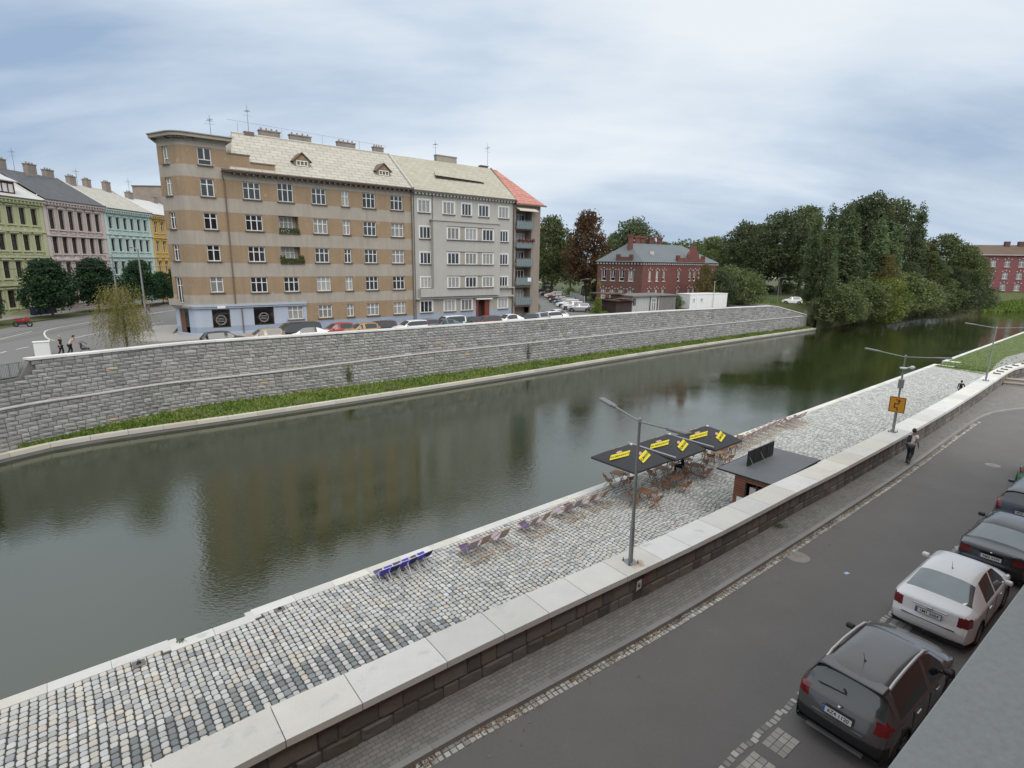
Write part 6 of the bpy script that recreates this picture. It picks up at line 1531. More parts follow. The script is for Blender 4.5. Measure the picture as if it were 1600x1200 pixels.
near_car('hatch','paint_green',(1590,752),'green hatchback at the right edge, farthest of the near cars',None)
# far quay street
GF='cars parked behind the embankment wall'; QA_=BANG
def fcar(kind,col,px,py,zr,label,flip=0,da=0,front=False):
    c=CARS[kind]; q=P(px,py,Z_FAR+.02+zr); a=QA_+(PI if flip else 0)+da; h=c['L']/2
    t=WALL.nearest(q.xy); b_,d_=WALL.at(t); side=d_.x*(q.y-b_.y)-d_.y*(q.x-b_.x)
    if side<2.15+(.9 if da else 0):
        o_=2.15+(.9 if da else 0)
        for _ in range(40):
            w_=WALL.off(t,o_); v_=V((w_.x,w_.y,Z_FAR+1.2))-V((0,0,CAM_H)); t+=(px-(800+F_PX*v_.dot(_r)/v_.dot(_f)))*.03
        w_=WALL.off(t,o_); q=V((w_.x,w_.y,0))
    return put_car(kind,col,q.x-math.cos(a)*h,q.y-math.sin(a)*h,a,Z_FAR+.02,label,GF)
fcar('hatch','paint_black',350,520,1.45,'black car of which only the roof shows, leftmost behind the wall')
fcar('hatch','paint_beige',412,517.5,1.45,'beige white car roof between the black roof and the white coupe',1)
fcar('sedan','paint_white',478,514,1.4,'white sedan behind the wall in front of the black van',1)
fcar('hatch','paint_orange',565,507.5,1.4,'tan hatchback behind the wall in front of the red car',1)
fcar('wagon','paint_white',640,503,1.45,'white estate car behind the wall between the tan and teal cars',1)
fcar('sedan2','paint_teal',695,500,1.35,'dark teal sedan behind the wall in front of the white van',1)
fcar('wagon','paint_darkred',758,497,1.4,'dark maroon car behind the wall left of the red entrance door',1)
fcar('sedan','paint_white',795,493.5,1.45,'white sedan behind the wall right of the red entrance door',1)
fcar('hatch','paint_silver',838,491,1.45,'silver hatchback behind the wall below the balcony house',1)
fcar('wagon','paint_white',856,486.5,1.45,'white estate car at the corner of the side street',1)
fcar('hatch','paint_white',874,484,1.45,'white car facing the wall at the corner of the side street',0,da=-1.9)
fcar('van','paint_black',461,504,1.85,'black van parked along the shop front pavement',1)
fcar('hatch','paint_red',526,505,1.45,'bright red hatchback parked against the ochre facade',1)
fcar('wagon','paint_black',590,501.5,1.45,'black estate car parked against the blue plinth',1)
fcar('wagon','paint_grey',658,498,1.5,'grey estate car parked under the downpipe between the houses',1)
e_=fcar('van','paint_white',698,494,1.6,'white van parked against the grey house',1)
e_.scale=(.86,.86,.86)
fcar('sedan2','paint_navy',738,494.5,1.4,'dark blue sedan parked left of the red entrance door',1)
fcar('hatch','paint_black',820,491.5,1.3,'black hatchback behind the white sedan near the balcony house',1)
GB='cars parked across the side street'
for px,py,kind,col,l in ((886,487,'hatch','paint_silver','silver white hatchback parked crosswise, nearest in the side street'),(877,484,'hatch','paint_white','white hatchback just behind the silver white one'),(868,480,'wagon','paint_white','white estate car third in the side street row'),(864,476,'wagon','paint_teal','dark estate car fourth in the side street row'),(857,473,'hatch','paint_black','black hatchback mid row in the side street'),(853,468,'hatch','paint_darkred','maroon hatchback behind the black one in the side street'),(850,465,'wagon','paint_white','white car beside the maroon one in the side street'),(843,462,'hatch','paint_orange','tan car far up the side street'),(838,458,'van','paint_black','dark van at the far end of the side street')):
    q=P(px,py,Z_FAR+.02); c=CARS[kind]; put_car(kind,col,q.x+c['L'],q.y,PI-.12,Z_FAR+.02,l,GB)
q=P(1250,476,Z_FAR+.02); put_car('hatch','paint_white',q.x+1,q.y+1,PI-.4,Z_FAR+.02,'lone white car under the park trees beyond the wall end',None)
# ------------------------------------------------------------------ lamps, signs, people, promenade furniture
MT['galv']=mat('galvanised_steel',(0.30,0.31,0.31),.5,.1,2,.05,20,metal=.5); MT['lamp_grey']=mat('lamp_head_grey',(0.22,0.215,0.22),.5,.08,2,metal=.2)
MT['bolt']=mat('rusty_bolt',(0.16,0.10,0.06),.7,.2,5)
lam=None
for i,(px,py,h,l) in enumerate(((985,878,4.05,'double arm grey street lamp on the near parapet beside the parasols'),(1395,675,3.82,'double arm street lamp on the parapet carrying the orange sign'),(1540,595,3.9,'double arm street lamp farthest along the parapet at the bend'))):
    q=P(px,py,.95); t=FRONT.nearest(q.xy); d=FRONT.at(t)[1]; a=math.atan2(d.y,d.x)
    if lam is None:
        e=empty('street_lamp',(0,0,0)); mb=MB(); mb.tube((0,0,0),(0,0,1.1),.062,10,.062); mb.tube((0,0,1.1),(0,0,4.06),.047,10,.036); mb.lathe((0,0,1.08),[(.064,0),(.05,.04)],10); mb.build('pole',MT['galv'],e)
        mb=MB(); mb.box(-.17,.17,-.17,.17,0,.012); mb.build('base_plate',MT['galv'],e)
        for sx in (-1,1):
            for sy in (-1,1): b=MB(); b.tube((sx*.14,sy*.14,.012),(sx*.14,sy*.14,.10),.012,6); b.lathe((sx*.14,sy*.14,.012),[(.026,0),(.026,.03),(0,.03)],6); b.build('bolt',MT['bolt'],e)
        for s in (1,-1):
            mb=MB(); mb.tube((0,0,4.02),(0,s*1.22,4.16),.026,8); mb.build('arm',MT['galv'],e)
            hd=MB(); T_=Matrix.Translation((0,s*1.2,4.155))@Matrix.Rotation(s*.10,4,'X')
            hd.box(-.10,.10,min(0,s*.62),max(0,s*.62),-.03,.045,T=T_,bevel=.022); hd.box(-.06,.06,min(-s*.12,s*.1),max(-s*.12,s*.1),-.035,.04,T=T_,bevel=.015); hd.build('lamp_head',MT['lamp_grey'],e)
            gl=MB(); gl.box(-.08,.08,min(s*.15,s*.58),max(s*.15,s*.58),-.036,-.031,T=T_); gl.build('lamp_lens',MT['lamp_clear'],e)
        mb=MB(); mb.lathe((0,0,4.0),[(.05,0),(.05,.10),(.03,.13),(0,.13)],8); mb.build('cap',MT['galv'],e)
        lam=e; o=e
    else: o=copy_tree(lam)
    s=h/4.05; o.location=(q.x,q.y,.95); o.rotation_euler=(0,0,a+R({0:-12,1:-3,2:0}[i])); o.scale=(1,1,s); tag(o,l,'street lamp','double arm lamps on the parapet')
    if i==1: L2=(q,a)
q,a=L2
MT['sign_orange']=mat('orange_sign',(0.62,0.28,0.015),.5,.06,3); MT['sign_black']=mat('sign_black',(0.02,0.02,0.02),.5,.05,3); MT['sign_red']=mat('sign_red',(0.5,0.03,0.02),.5,.05,3)
to=math.atan2(-q.y,-q.x)            # faces back towards the street end the viewer stands at
sg=empty('diversion_sign',(q.x,q.y,2.0),to+PI/2-.1,'square orange temporary road sign with black arrow on the second lamp post','road sign')
mb=MB(); mb.box(-.34,.34,-.10,-.075,-.02,.76,bevel=.01); mb.build('panel',MT['sign_orange'],sg)
mb=MB()
for a_ in ((-.32,.32,-.0,.02),(-.32,.32,.72,.74),(-.32,-.30,.0,.74),(.30,.32,.0,.74)): mb.box(a_[0],a_[1],-.104,-.1005,a_[2],a_[3])
pts=[(.02,.10),(.02,.22),(-.10,.22),(-.10,.42),(.06,.42),(.06,.52)]
for p0,p1 in zip(pts,pts[1:]): mb.box(min(p0[0],p1[0])-.022,max(p0[0],p1[0])+.022,-.105,-.1005,min(p0[1],p1[1])-.02,max(p0[1],p1[1])+.02)
mb.face([(-.03,-.105,.54),(.15,-.105,.54),(.06,-.105,.64)]); mb.build('arrow',MT['sign_black'],sg)
mb=MB(); mb.box(-.08,.0,-.108,-.1055,.60,.66); mb.build('red_mark',MT['sign_red'],sg)
mb=MB(); mb.tube((0,-.08,.1),(0,.06,.1),.02,5); mb.tube((0,-.08,.6),(0,.06,.6),.02,5); mb.build('clamp',MT['galv'],sg)
cc=empty('camera_unit',(q.x,q.y,4.15),to+PI/2,'white camera and round junction box under the arms of the second lamp','camera')
mb=MB(); mb.lathe((0,0,0),[(.10,0),(.16,.02),(.16,.08),(.06,.10)],12); mb.build('ring_mount',MT['cwhite'],cc)
mb=MB(); mb.tube((.12,0,.06),(.30,0,.14),.03,6); mb.lathe((.34,0,.06),[(0,-.05),(.09,0),(.11,.08),(.06,.13),(0,.14)],12); mb.build('dome',MT['cwhite'],cc)
mb=MB(); mb.box(-.12,.12,-.12,.10,-.95,-.5,bevel=.02); mb.build('junction_box',MT['galv'],cc)
# people
MT['skin']=mat('skin',(0.42,0.26,0.19),.6,.05,5); MT['skin_tan']=mat('skin_tan',(0.26,0.15,0.10),.6,.05,5); MT['hair']=mat('dark_hair',(0.012,0.010,0.010),.6,.1,20); MT['hair_l']=mat('fair_hair',(0.35,0.30,0.22),.7,.1,20)
MT['cloth_white']=mat('white_cloth',(0.62,0.60,0.60),.9,.06,6,.05,60); MT['cloth_navy']=mat('navy_trousers',(0.03,0.032,0.045),.9,.15,6); MT['cloth_black']=mat('black_cloth',(0.012,0.012,0.014),.9,.2,6); MT['cloth_cream']=mat('cream_cloth',(0.55,0.50,0.42),.9,.06,6)
MT['bagm']=mat('dark_bag',(0.035,0.03,0.035),.8,.15,8); MT['shoe']=mat('shoe',(0.02,0.02,0.022),.7,.1,8)
def skin(verts,edges,radii,name,m,parent,sub=2,root=0):
    me=bpy.data.meshes.new(name); me.from_pydata([tuple(v) for v in verts],edges,[]); o=bpy.data.objects.new(name,me); COL.objects.link(o)
    md=o.modifiers.new('s','SKIN'); md.use_smooth_shade=True; md.branch_smoothing=.6; sb=o.modifiers.new('d','SUBSURF'); sb.levels=sub; sb.render_levels=sub
    for i,r in enumerate(radii):
        sv=me.skin_vertices[0].data[i]; sv.radius=r if isinstance(r,tuple) else (r,r); sv.use_root=(i==root)
    dg=bpy.context.evaluated_depsgraph_get(); m2=bpy.data.meshes.new_from_object(o.evaluated_get(dg)); bpy.data.objects.remove(o)
    for p in m2.polygons: p.use_smooth=True
    m2.name=name; m2.materials.clear(); m2.materials.append(MT[m]); m2.attributes.new('Col','FLOAT_COLOR','CORNER').data.foreach_set('color',[1.0]*4*len(m2.loops))
    return obj(name,m2,parent)
def person(loc,rz,label,J,shirt='cloth_white',pants='cloth_navy',hair='hair',skinm='skin',sleeve=.45,scale=1.0,long=False,cat='person'):
    # J: joints, x = right of the figure is -y ... figure faces +x ; z up; metres
    e=empty('person',loc,rz,label,cat); e.scale=(scale,)*3
    d=dict(pel=(0,0,.95),che=(0.02,0,1.25),nek=(.02,0,1.48),hed=(.04,0,1.62),top=(.03,0,1.72),
      ls=(0.02,.17,1.42),le=(-.03,.22,1.14),lh=(.04,.24,.90),rs=(.02,-.17,1.42),re=(-.03,-.22,1.14),rh=(.04,-.24,.90),
      lhi=(0,.09,.92),lk=(.12,.10,.50),la=(.05,.10,.09),rhi=(0,-.09,.92),rk=(-.02,-.10,.50),ra=(-.22,-.10,.12)); d.update(J)
    G={k:V(v) for k,v in d.items()}
    v=[];ed=[];ra=[];ix={}
    def a(n,p,r,par=None):
        ix[n]=len(v); v.append(p); ra.append(r)
        if par is not None: ed.append((ix[par],ix[n]))
    a('pel',G['pel'],(.13,.10)); a('wai',(G['pel']+G['che'])/2,(.115,.085),'pel'); a('che',G['che'],(.145,.10),'wai'); a('nek0',G['nek']-V((0,0,.05)),.065,'che'); a('nek',G['nek'],.05,'nek0'); a('jaw',G['hed']-V((-.015,0,.06)),.065,'nek'); a('hed',G['hed'],(.078,.092),'jaw'); a('top',G['top'],(.055,.065),'hed')
    for s in 'lr':
        a(s+'s',G[s+'s'],.055,'nek0'); a(s+'e',G[s+'e'],.038,s+'s'); a(s+'w',G[s+'e'].lerp(G[s+'h'],.85),.026,s+'e'); hd=(G[s+'h']-G[s+'e']).normalized(); a(s+'p',G[s+'h']+hd*.05,(.032,.018),s+'w')
        a(s+'hi',G[s+'hi'],.085,'pel'); a(s+'k',G[s+'k'],.055,s+'hi'); a(s+'a',G[s+'a'],.035,s+'k')
        a(s+'t',G[s+'a']+V((.14,0,-.05)),.035,s+'a')
    b=skin(v,ed,ra,'body',skinm,e,2)
    for s in 'lr':   # fingers
        hd=(G[s+'h']-G[s+'e']).normalized(); base=G[s+'h']+hd*.07; side=V((1,0,0)) if abs(hd.x)<.7 else V((0,1,0)); side=(side-hd*side.dot(hd)).normalized()
        f=MB()
        for k,(o_,l) in enumerate(((-.027,.06),(-.009,.07),(.009,.066),(.026,.052))):
            p0=base+side*o_; p1=p0+hd*l*.6; f.tube(p0,p1,.008,5,.0075); f.tube(p1,p1+(hd+V((-.2,0,0))).normalized()*l*.5,.0075,5,.006)
        f.tube(base-hd*.05-side*.03,base-hd*.02-side*.06,.010,5,.007); f.build('fingers',MT[skinm],b)
    # shirt
    v=[];ed=[];ra=[];ix={}
    a('che',G['che'],(.165,.12)); a('wai',(G['pel']+G['che'])/2,(.145,.115),'che'); a('hem',G['pel']+V((0,0,.0)),(.15,.12),'wai'); a('nek0',G['nek']-V((0,0,.045)),.07,'che')
    for s in 'lr':
        a(s+'s',G[s+'s'],.068,'nek0'); a(s+'m',G[s+'s'].lerp(G[s+'e'],sleeve if not long else 1),.054 if not long else .048,s+'s')
        if long: a(s+'w',G[s+'e'].lerp(G[s+'h'],.8),.038,s+'m')
    skin(v,ed,ra,'shirt',shirt,e,2)
    v=[];ed=[];ra=[];ix={}
    a('pel',G['pel']-V((0,0,.03)),(.145,.115))
    for s in 'lr': a(s+'hi',G[s+'hi'].lerp(G[s+'k'],.15),.098,'pel'); a(s+'k',G[s+'k'],.068,s+'hi'); a(s+'a',G[s+'a'].lerp(G[s+'k'],.08),.055,s+'k')
    skin(v,ed,ra,'trousers',pants,e,2)
    for s in 'lr':
        A=G[s+'a']; v=[A-V((.03,0,.0)),A+V((.0,0,-.045)),A+V((.10,0,-.05)),A+V((.19,0,-.055))]; skin(v,[(0,1),(1,2),(2,3)],[.052,.056,.052,.040],'shoe','shoe',e,2)
    v=[G['hed']-V((.045,0,.03)),G['hed']-V((.045,0,-.05)),G['top']+V((-.01,0,.01)),G['top']+V((.05,0,.0))]; skin(v,[(0,1),(1,2),(2,3)],[.092,.104,.086,.055],'hair',hair,e,2)
    fc=MB()
    for s in (-1,1): fc.lathe((G['hed'].x+.085,s*.032,G['hed'].z-.0),[(0,-.008),(.010,0),(0,.008)],6)
    fc.build('eyes',MT['hair'],b)
    return e,G
q=P(1416,725,0); d=FRONT.at(FRONT.nearest(q.xy))[1]
e,G=person((q.x+.1,q.y+.05,0),math.atan2(d.y,d.x)-.05,'walking person in white T-shirt and dark trousers with a dark bag across the back',dict(che=(.06,0,1.22),nek=(.12,0,1.44),hed=(.17,0,1.58),top=(.17,0,1.68),ls=(.10,.17,1.38),rs=(.10,-.17,1.38),le=(.08,.27,1.12),lh=(.28,.22,1.02),re=(.0,-.26,1.12),rh=(.14,-.27,.90),lk=(.20,.09,.52),la=(.10,.09,.10),rk=(.06,-.09,.48),ra=(-.26,-.09,.16)),skinm='skin_tan',scale=.98)
bg=MB(); T_=Matrix.Translation((-.07,.02,1.22))@Matrix.Rotation(.25,4,'Y'); bg.box(-.08,.05,-.02,.13,-.17,.17,T=T_,bevel=.03); o=tag(bg.build('sling_bag',MT['bagm']),'dark sling bag on the back of the walking person','bag'); o.matrix_world=Matrix.Translation(e.location)@Matrix.Rotation(e.rotation_euler.z,4,'Z')
q=P(1498,622,Z_PROM)
e,G=person((q.x,q.y,Z_PROM),1.0,'person in black jacket and cap standing behind the far part of the parapet',dict(la=(.0,.1,.09),ra=(0,-.1,.09),rk=(.02,-.1,.5),lk=(.02,.1,.5),re=(.1,-.3,1.2),rh=(.3,-.3,1.1)),shirt='cloth_black',pants='cloth_black',long=True)
# far pair with pushchair
q=P(97,557,Z_FAR+.02); person((q.x,q.y,Z_FAR+.02),R(20),'person with fair hair in black and white clothes, left of the pair with the pushchair',{},shirt='cloth_black',pants='cloth_black',hair='hair_l',scale=.96)
q=P(111,556,Z_FAR+.02); dv=(.85,.5); person((q.x,q.y,Z_FAR+.02),R(35),'person in cream top leaning over the pushchair behind the far wall',dict(che=(.12,0,1.2),nek=(.26,0,1.38),hed=(.34,0,1.50),top=(.36,0,1.6),ls=(.22,.17,1.32),rs=(.22,-.17,1.32),le=(.40,.2,1.12),re=(.40,-.2,1.12),lh=(.62,.16,1.02),rh=(.62,-.16,1.02)),shirt='cloth_cream',pants='cloth_black')
q=P(121,555,Z_FAR+.02); pc=empty('pushchair',(q.x+.4,q.y+.3,Z_FAR+.02),R(35),'dark pushchair held by the person in the cream top','pushchair')
mb=MB(); mb.tube((-.35,-.22,1.0),(.45,-.22,.25),.02,6); mb.tube((-.35,.22,1.0),(.45,.22,.25),.02,6); mb.tube((-.35,-.22,1.0),(-.35,.22,1.0),.022,6); mb.tube((-.1,-.22,.75),(-.25,-.24,.15),.018,6); mb.tube((-.1,.22,.75),(-.25,.24,.15),.018,6); mb.build('frame',MT['rail'],pc)
mb=MB(); mb.box(-.2,.35,-.2,.2,.42,.55,bevel=.04); mb.box(-.25,-.12,-.2,.2,.5,.95,bevel=.04); mb.build('seat',MT['bagm'],pc)
mb=MB(); rows=[[V((-.15+.42*math.cos(t)*.9,y,.72+.34*math.sin(t))) for y in (-.22,0,.22)] for t in [k*PI/1.6/7+.3 for k in range(8)]]; mb.grid(rows); mb.build('hood',MT['bagm'],pc)
for x,y in ((-.25,.24),(-.25,-.24),(.45,.22),(.45,-.22)):
    w=MB(); 
    rows=[[V((x+r*math.cos(2*PI*k/12),y+dy,.14+r*math.sin(2*PI*k/12))) for k in range(12)] for r,dy in ((.0,.0),(.14,-.02),(.14,.02),(0,.02))]; w.grid(rows,0,None,True,True); w.build('wheel',MT['tyre'],pc)
q=P(68,556,Z_FAR); t=empty('utility_cabinet',(q.x,q.y,Z_FAR),BANG,'low white utility cabinet just behind the left end of the embankment wall','cabinet'); mb=MB(); mb.box(-.5,.5,-.3,.3,0,1.12,bevel=.03); mb.build('body',MT['cwhite'],t); mb=MB(); mb.box(-.54,.54,-.34,.34,1.121,1.17); mb.build('lid',MT['cwhite'],t)
# railing at the left end
rl=empty('railing',(0,0,0),0,'dark metal railing with upright bars at the left edge beside the embankment wall','railing'); mb=MB()
a_=P(-6,588,.55); b_=P(37,581,.55); a_=WALL.off(TW0+.2,.3); b_=WALL.off(WALL.nearest(V((-32.05,35.7))),.3)
n=26
for k in range(n+1):
    p=a_.lerp(b_,k/n); mb.tube((p.x,p.y,1.1),(p.x,p.y,2.1),.014 if k%6 else .035,5)
for z in (1.2,2.08): mb.tube((a_.x,a_.y,z),(b_.x,b_.y,z),.03,5)
mb.build('bars',MT['rail'],rl)
# street furniture of the left street
def pole_lamp(px,py,h,label,arm=1.6,ang=0,r=.09,name='street_lamp',dbl=False,z=Z_FAR,D_=None):
    q=P(px,py,z) if D_ is None else PD(px,420,D_); e=empty(name,(q.x,q.y,z),ang,label,'street lamp'); mb=MB(); mb.tube((0,0,0),(0,0,h),r,8,r*.55); mb.build('pole',MT['galv'],e)
    for s in ((1,-1) if dbl else (1,)):
        mb=MB(); mb.tube((0,0,h-.05),(s*arm,0,h+.15),r*.4,6); mb.build('arm',MT['galv'],e); hd=MB(); hd.box(min(s*arm,s*(arm+.6)),max(s*arm,s*(arm+.6)),-.12,.12,h+.08,h+.2,bevel=.03); hd.build('lamp_head',MT['lamp_grey'],e)
    return e
q=P(226,505,Z_FAR)
pole_lamp(232,520,8.6,'tall grey tram wire pole with lamp arms behind the willow',1.0,R(150),.13,dbl=False)
pole_lamp(190,512,8.0,'second tall grey tram wire pole left of the willow crown',.9,R(150),.11)
wz=P(190,512,Z_FAR); wz2=P(232,520,Z_FAR)
mb=MB()
for dz in (6.9,7.6): 
    mb.tube((wz.x,wz.y,Z_FAR+dz),(-63.5,wz.y+2,Z_FAR+dz+.4),.012,4); mb.tube((wz2.x,wz2.y,Z_FAR+dz),(-63.5,wz2.y+6,Z_FAR+dz+.3),.012,4)
mb.tube((-50,30,Z_FAR+6.4),(-49.5,120,Z_FAR+6.4),.012,4); mb.tube((-53,30,Z_FAR+6.4),(-52.5,120,Z_FAR+6.4),.012,4)
tag(mb.build('overhead_wires',MT['sign_black']),'thin overhead tram wires strung across the left street','wires')
q=P(229,520,Z_FAR); rs=empty('road_sign',(q.x+.6,q.y,Z_FAR),R(-35),'round blue and red no stopping sign on a thin post beside the willow','road sign'); mb=MB(); mb.tube((0,0,0),(0,0,2.9),.03,6); mb.build('post',MT['galv'],rs)
MT['sign_blue']=mat('sign_blue',(0.03,0.06,0.30),.5,.05,3)
mb=MB(); 
for r_,y_,m_ in ((.33,-.05,0),(.27,-.056,1)): mb.face([(r_*math.cos(k*PI/10),y_,2.6+r_*math.sin(k*PI/10)) for k in range(20)],m_)
mb.box(-.30,.30,-.06,-.057,2.57,2.63,0,T=Matrix.Translation((0,0,2.6))@Matrix.Rotation(.78,4,'Y')@Matrix.Translation((0,0,-2.6))); mb.build('disc',[MT['sign_red'],MT['sign_blue']],rs)
# red motorbike and bins at the left
q=P(36,511,Z_FAR); mo=empty('motorbike',(q.x,q.y,Z_FAR+.02),R(10),'red motorbike parked on the kerb at the left edge','motorbike')
for x in (-.65,.68):
    w=MB(); rows=[[V((x+r*math.cos(2*PI*k/14),dy,.31+r*math.sin(2*PI*k/14))) for k in range(14)] for r,dy in ((.2,-.04),(.31,-.05),(.31,.05),(.2,.04))]; w.grid(rows,0,None,True,True); w.build('wheel',MT['tyre'],mo)
mb=MB(); mb.box(-.5,.45,-.13,.13,.55,.85,bevel=.06); mb.box(.3,.75,-.16,.16,.65,1.05,bevel=.06); mb.box(-.85,-.3,-.1,.1,.72,.92,bevel=.05); mb.build('fairing',MT['paint_red'],mo)
mb=MB(); mb.box(-.6,.05,-.12,.12,.84,.93,bevel=.03); mb.box(-.3,.3,-.15,.15,.25,.55); mb.tube((.55,-.35,1.08),(.55,.35,1.08),.02,6); mb.tube((.5,0,1.0),(.72,0,.3),.04,6); mb.build('seat_and_engine',MT['black_plastic'],mo)
MT['binm']=mat('blue_bin',(0.02,0.025,0.07),.5,.1,4)
bin0=None
for k in range(4):
    q=PD(44+k*5.4,487,76); e=empty('wheelie_bin',(-62.6,72.5+k*1.0,Z_FAR+.14),0,None,'bin','dark wheelie bins by the lime green house'); tag(e,('leftmost','second','third','rightmost')[k]+' of the four dark blue wheelie bins before the lime green house')
    if bin0 is None:
        mb=MB(); mb.prism([(-.3,-.28),(.3,-.28),(.3,.28),(-.3,.28)],.05,1.0); b1=mb.build('body',MT['binm'],e); mb=MB(); mb.box(-.34,.36,-.31,.31,1.001,1.08,bevel=.02); b2=mb.build('lid',MT['binm'],e); bin0=(b1,b2)
    else:
        for b in bin0: c=b.copy(); COL.objects.link(c); c.parent=e
# lamps on the far right bank
for px,py,yt,l in ((1214,472,434,'slim grey street lamp under the park trees'),(1085,472,437,'slim lamp post before the brick villa'),(906,480,437,'lamp with white head by the side street fence'),(1199,0,0,'')):
    if not l: continue
    q=P(px,py,Z_FAR); h=PD(px,yt,q.y).z-Z_FAR; pole_lamp(px,py,h,l,.9,0,.07)
for px,D_,yt,l in ((1119,101,441,'left thin mast behind the container'),(1111,106,440,'middle thin mast behind the container'),(1130,106,441,'right thin mast behind the container')):
    q=PD(px,420,D_); mb=MB(); mb.tube((0,0,0),(0,0,PD(px,yt,D_).z-Z_FAR),.06,6,.04); mb.lathe((0,0,PD(px,yt,D_).z-Z_FAR),[(.08,0),(.08,.15),(0,.2)],8); tag(mb.build('mast',MT['sill_light'],loc=(q.x,q.y,Z_FAR)),l,'mast','thin masts behind the container')
a_,b_=PD(890,478,112),PD(912,482,96); fc=empty('panel_fence',(a_.x,a_.y,Z_FAR),math.atan2(b_.y-a_.y,b_.x-a_.x),'weathered grey panel fence behind the cars in the side street','fence'); L_=math.hypot(b_.x-a_.x,b_.y-a_.y); mb=MB(); k=0
while k*1.2<L_: mb.box(k*1.2+.05,k*1.2+1.0,-.04,.04,.1,2.1+.12*(k%2)); k+=1
mb.build('panels',MT['shedgrey'],fc); mb=MB(); 
for k in range(int(L_/1.2)+1): mb.box(k*1.2-.05,k*1.2+.05,-.06,.06,0,2.2)
mb.build('post',MT['sheddark'],fc)
# steps at the right end
st=empty('bench_steps',(0,0,0),0,'two broad timber topped steps at the bend of the near pavement','steps'); a_=P(1567,602,0); b_=P(1640,609,0)
MT['timber']=mat('weathered_timber',(0.20,0.145,0.10),.8,.2,4,.1,30); MT['conc']=mat('pale_concrete',(0.36,0.34,0.31),.9,.1,1)
d=(b_.xy-a_.xy).normalized(); n_=V((-d.y,d.x)) if V((-d.y,d.x)).y>0 else V((d.y,-d.x))
for k in range(2):
    m_=MB(); p=a_.xy+n_*(k*.9); pts=[p,p+d*9,p+d*9+n_*(2.0-k*.9),p+n_*(2.0-k*.9)-d*0]; m_.prism([(v_.x,v_.y) for v_ in pts],-.1+k*.17,.17+k*.17); m_.build('step',MT['conc'],st)
    m_=MB(); pts=[p-n_*.05,p+d*9-n_*.05,p+d*9+n_*.28,p+n_*.28]; m_.prism([(v_.x,v_.y) for v_ in pts],.1701+k*.17,.21+k*.17); m_.build('timber_nosing',MT['timber'],st)
# stickers and marks on the parapet
t_=FRONT.nearest(P(992,915,.5).xy); q=FRONT.off(t_,.05); d=FRONT.at(t_)[1]; MT['sticker']=mat('sticker_white',(0.6,0.6,0.58),.6,.1,8)
pp=empty('poster',(q.x-d.y*-.0,q.y,0.3),math.atan2(d.y,d.x),'small torn white and dark red poster stuck on the parapet wall','poster')
mb=MB(); mb.face([(0,-.03,.05),(.2,-.03,.09),(.2,-.03,.36),(.02,-.03,.34)],0); mb.face([(.22,-.03,.12),(.48,-.03,.18),(.48,-.03,.36),(.22,-.03,.34)],1); mb.build('paper',[MT['sticker'],MT['paint_darkred']],pp)
mb=MB(); mb.box(.06,.15,-.034,-.031,.16,.19); mb.box(.06,.09,-.034,-.031,.19,.27); mb.box(.12,.15,-.034,-.031,.13,.25); mb.build('lettering',MT['sign_black'],pp)
# kiosk
K0=P(1168,727,-.85)
KA=P(1120,731,-.75); KB_=P(1200,697,-.75); KC=P(1276,723,-.75); KD=P(1216,753,-.75)
ux=(KB_-KA).xy.normalized(); ang=math.atan2(ux.y,ux.x); wL=(KB_-KA).xy.length; uy=V((-ux.y,ux.x)); dp_=abs((KD-KA).xy.dot(uy)); wL2=max(wL,(KC-KD).xy.length)
KI=empty('kiosk',(KA.x,KA.y,Z_PROM),ang,'small kiosk clad in reddish brown timber with a dark flat roof','kiosk')
MT['cladding']=brickmat('kiosk_boards',(0.19,0.07,0.038),(0.24,0.09,0.05),(0.05,0.02,0.015),3.0,.12,.014,.75,var=.25,bump=.5); MT['kroof']=mat('kiosk_roof',(0.13,0.138,0.145),.6,.15,1.0,.1,8,stain=(.9,.62,(0.22,0.20,0.17)))
zr=-.75-Z_PROM
mb=MB(); mb.box(0,wL2,-dp_,0,zr-.05,zr); mb.build('roof',MT['kroof'],KI)
mb=MB(); mb.box(.0,wL2,-dp_-.01,-dp_,zr-.06,zr+.02); mb.box(-.01,0,-dp_,0,zr-.06,zr+.02); mb.box(0,wL2,0,.01,zr-.06,zr+.02); mb.build('roof_edge',MT['sign_black'],KI)
x0,x1,y0,y1=.05,wL2-.15,-dp_+.06,-dp_*.34
# wall facing along -x (left in view) with the opening
mb=MB()
def wl(x,ya,yb,za,zb): mb.face([(x,ya,za),(x,yb,za),(x,yb,zb),(x,ya,zb)])
yy=[y0,y0+.55,y1-.75,y1]; 
wl(x0,y1-.55,y1,0,zr-.051); wl(x0,y0,y0+.25,0,zr-.051); wl(x0,y0+.25,y1-.55,zr-.28,zr-.051); wl(x0,y0+.25,y1-.55,0,.35)
mb.face([(x0,y1,0),(x1,y1,0),(x1,y1,zr-.051),(x0,y1,zr-.051)]); mb.face([(x0,y0,0),(x1,y0,0),(x1,y0,zr-.051),(x0,y0,zr-.051)]); mb.face([(x1,y0,0),(x1,y1,0),(x1,y1,zr-.051),(x1,y0,zr-.051)])
mb.build('wall',MT['cladding'],KI)
mb=MB(); mb.face([(x0+.9,y0+.05,0),(x0+.9,y1-.1,0),(x0+.9,y1-.1,zr-.13),(x0+.9,y0+.05,zr-.13)]); mb.box(x0+.01,x0+.08,y1-.60,y1-.52,0,zr-.28); mb.box(x0+.01,x0+.08,(y0+y1)/2-.25,(y0+y1)/2-.19,0,zr-.28); mb.build('door_frame',MT['sign_black'],KI)
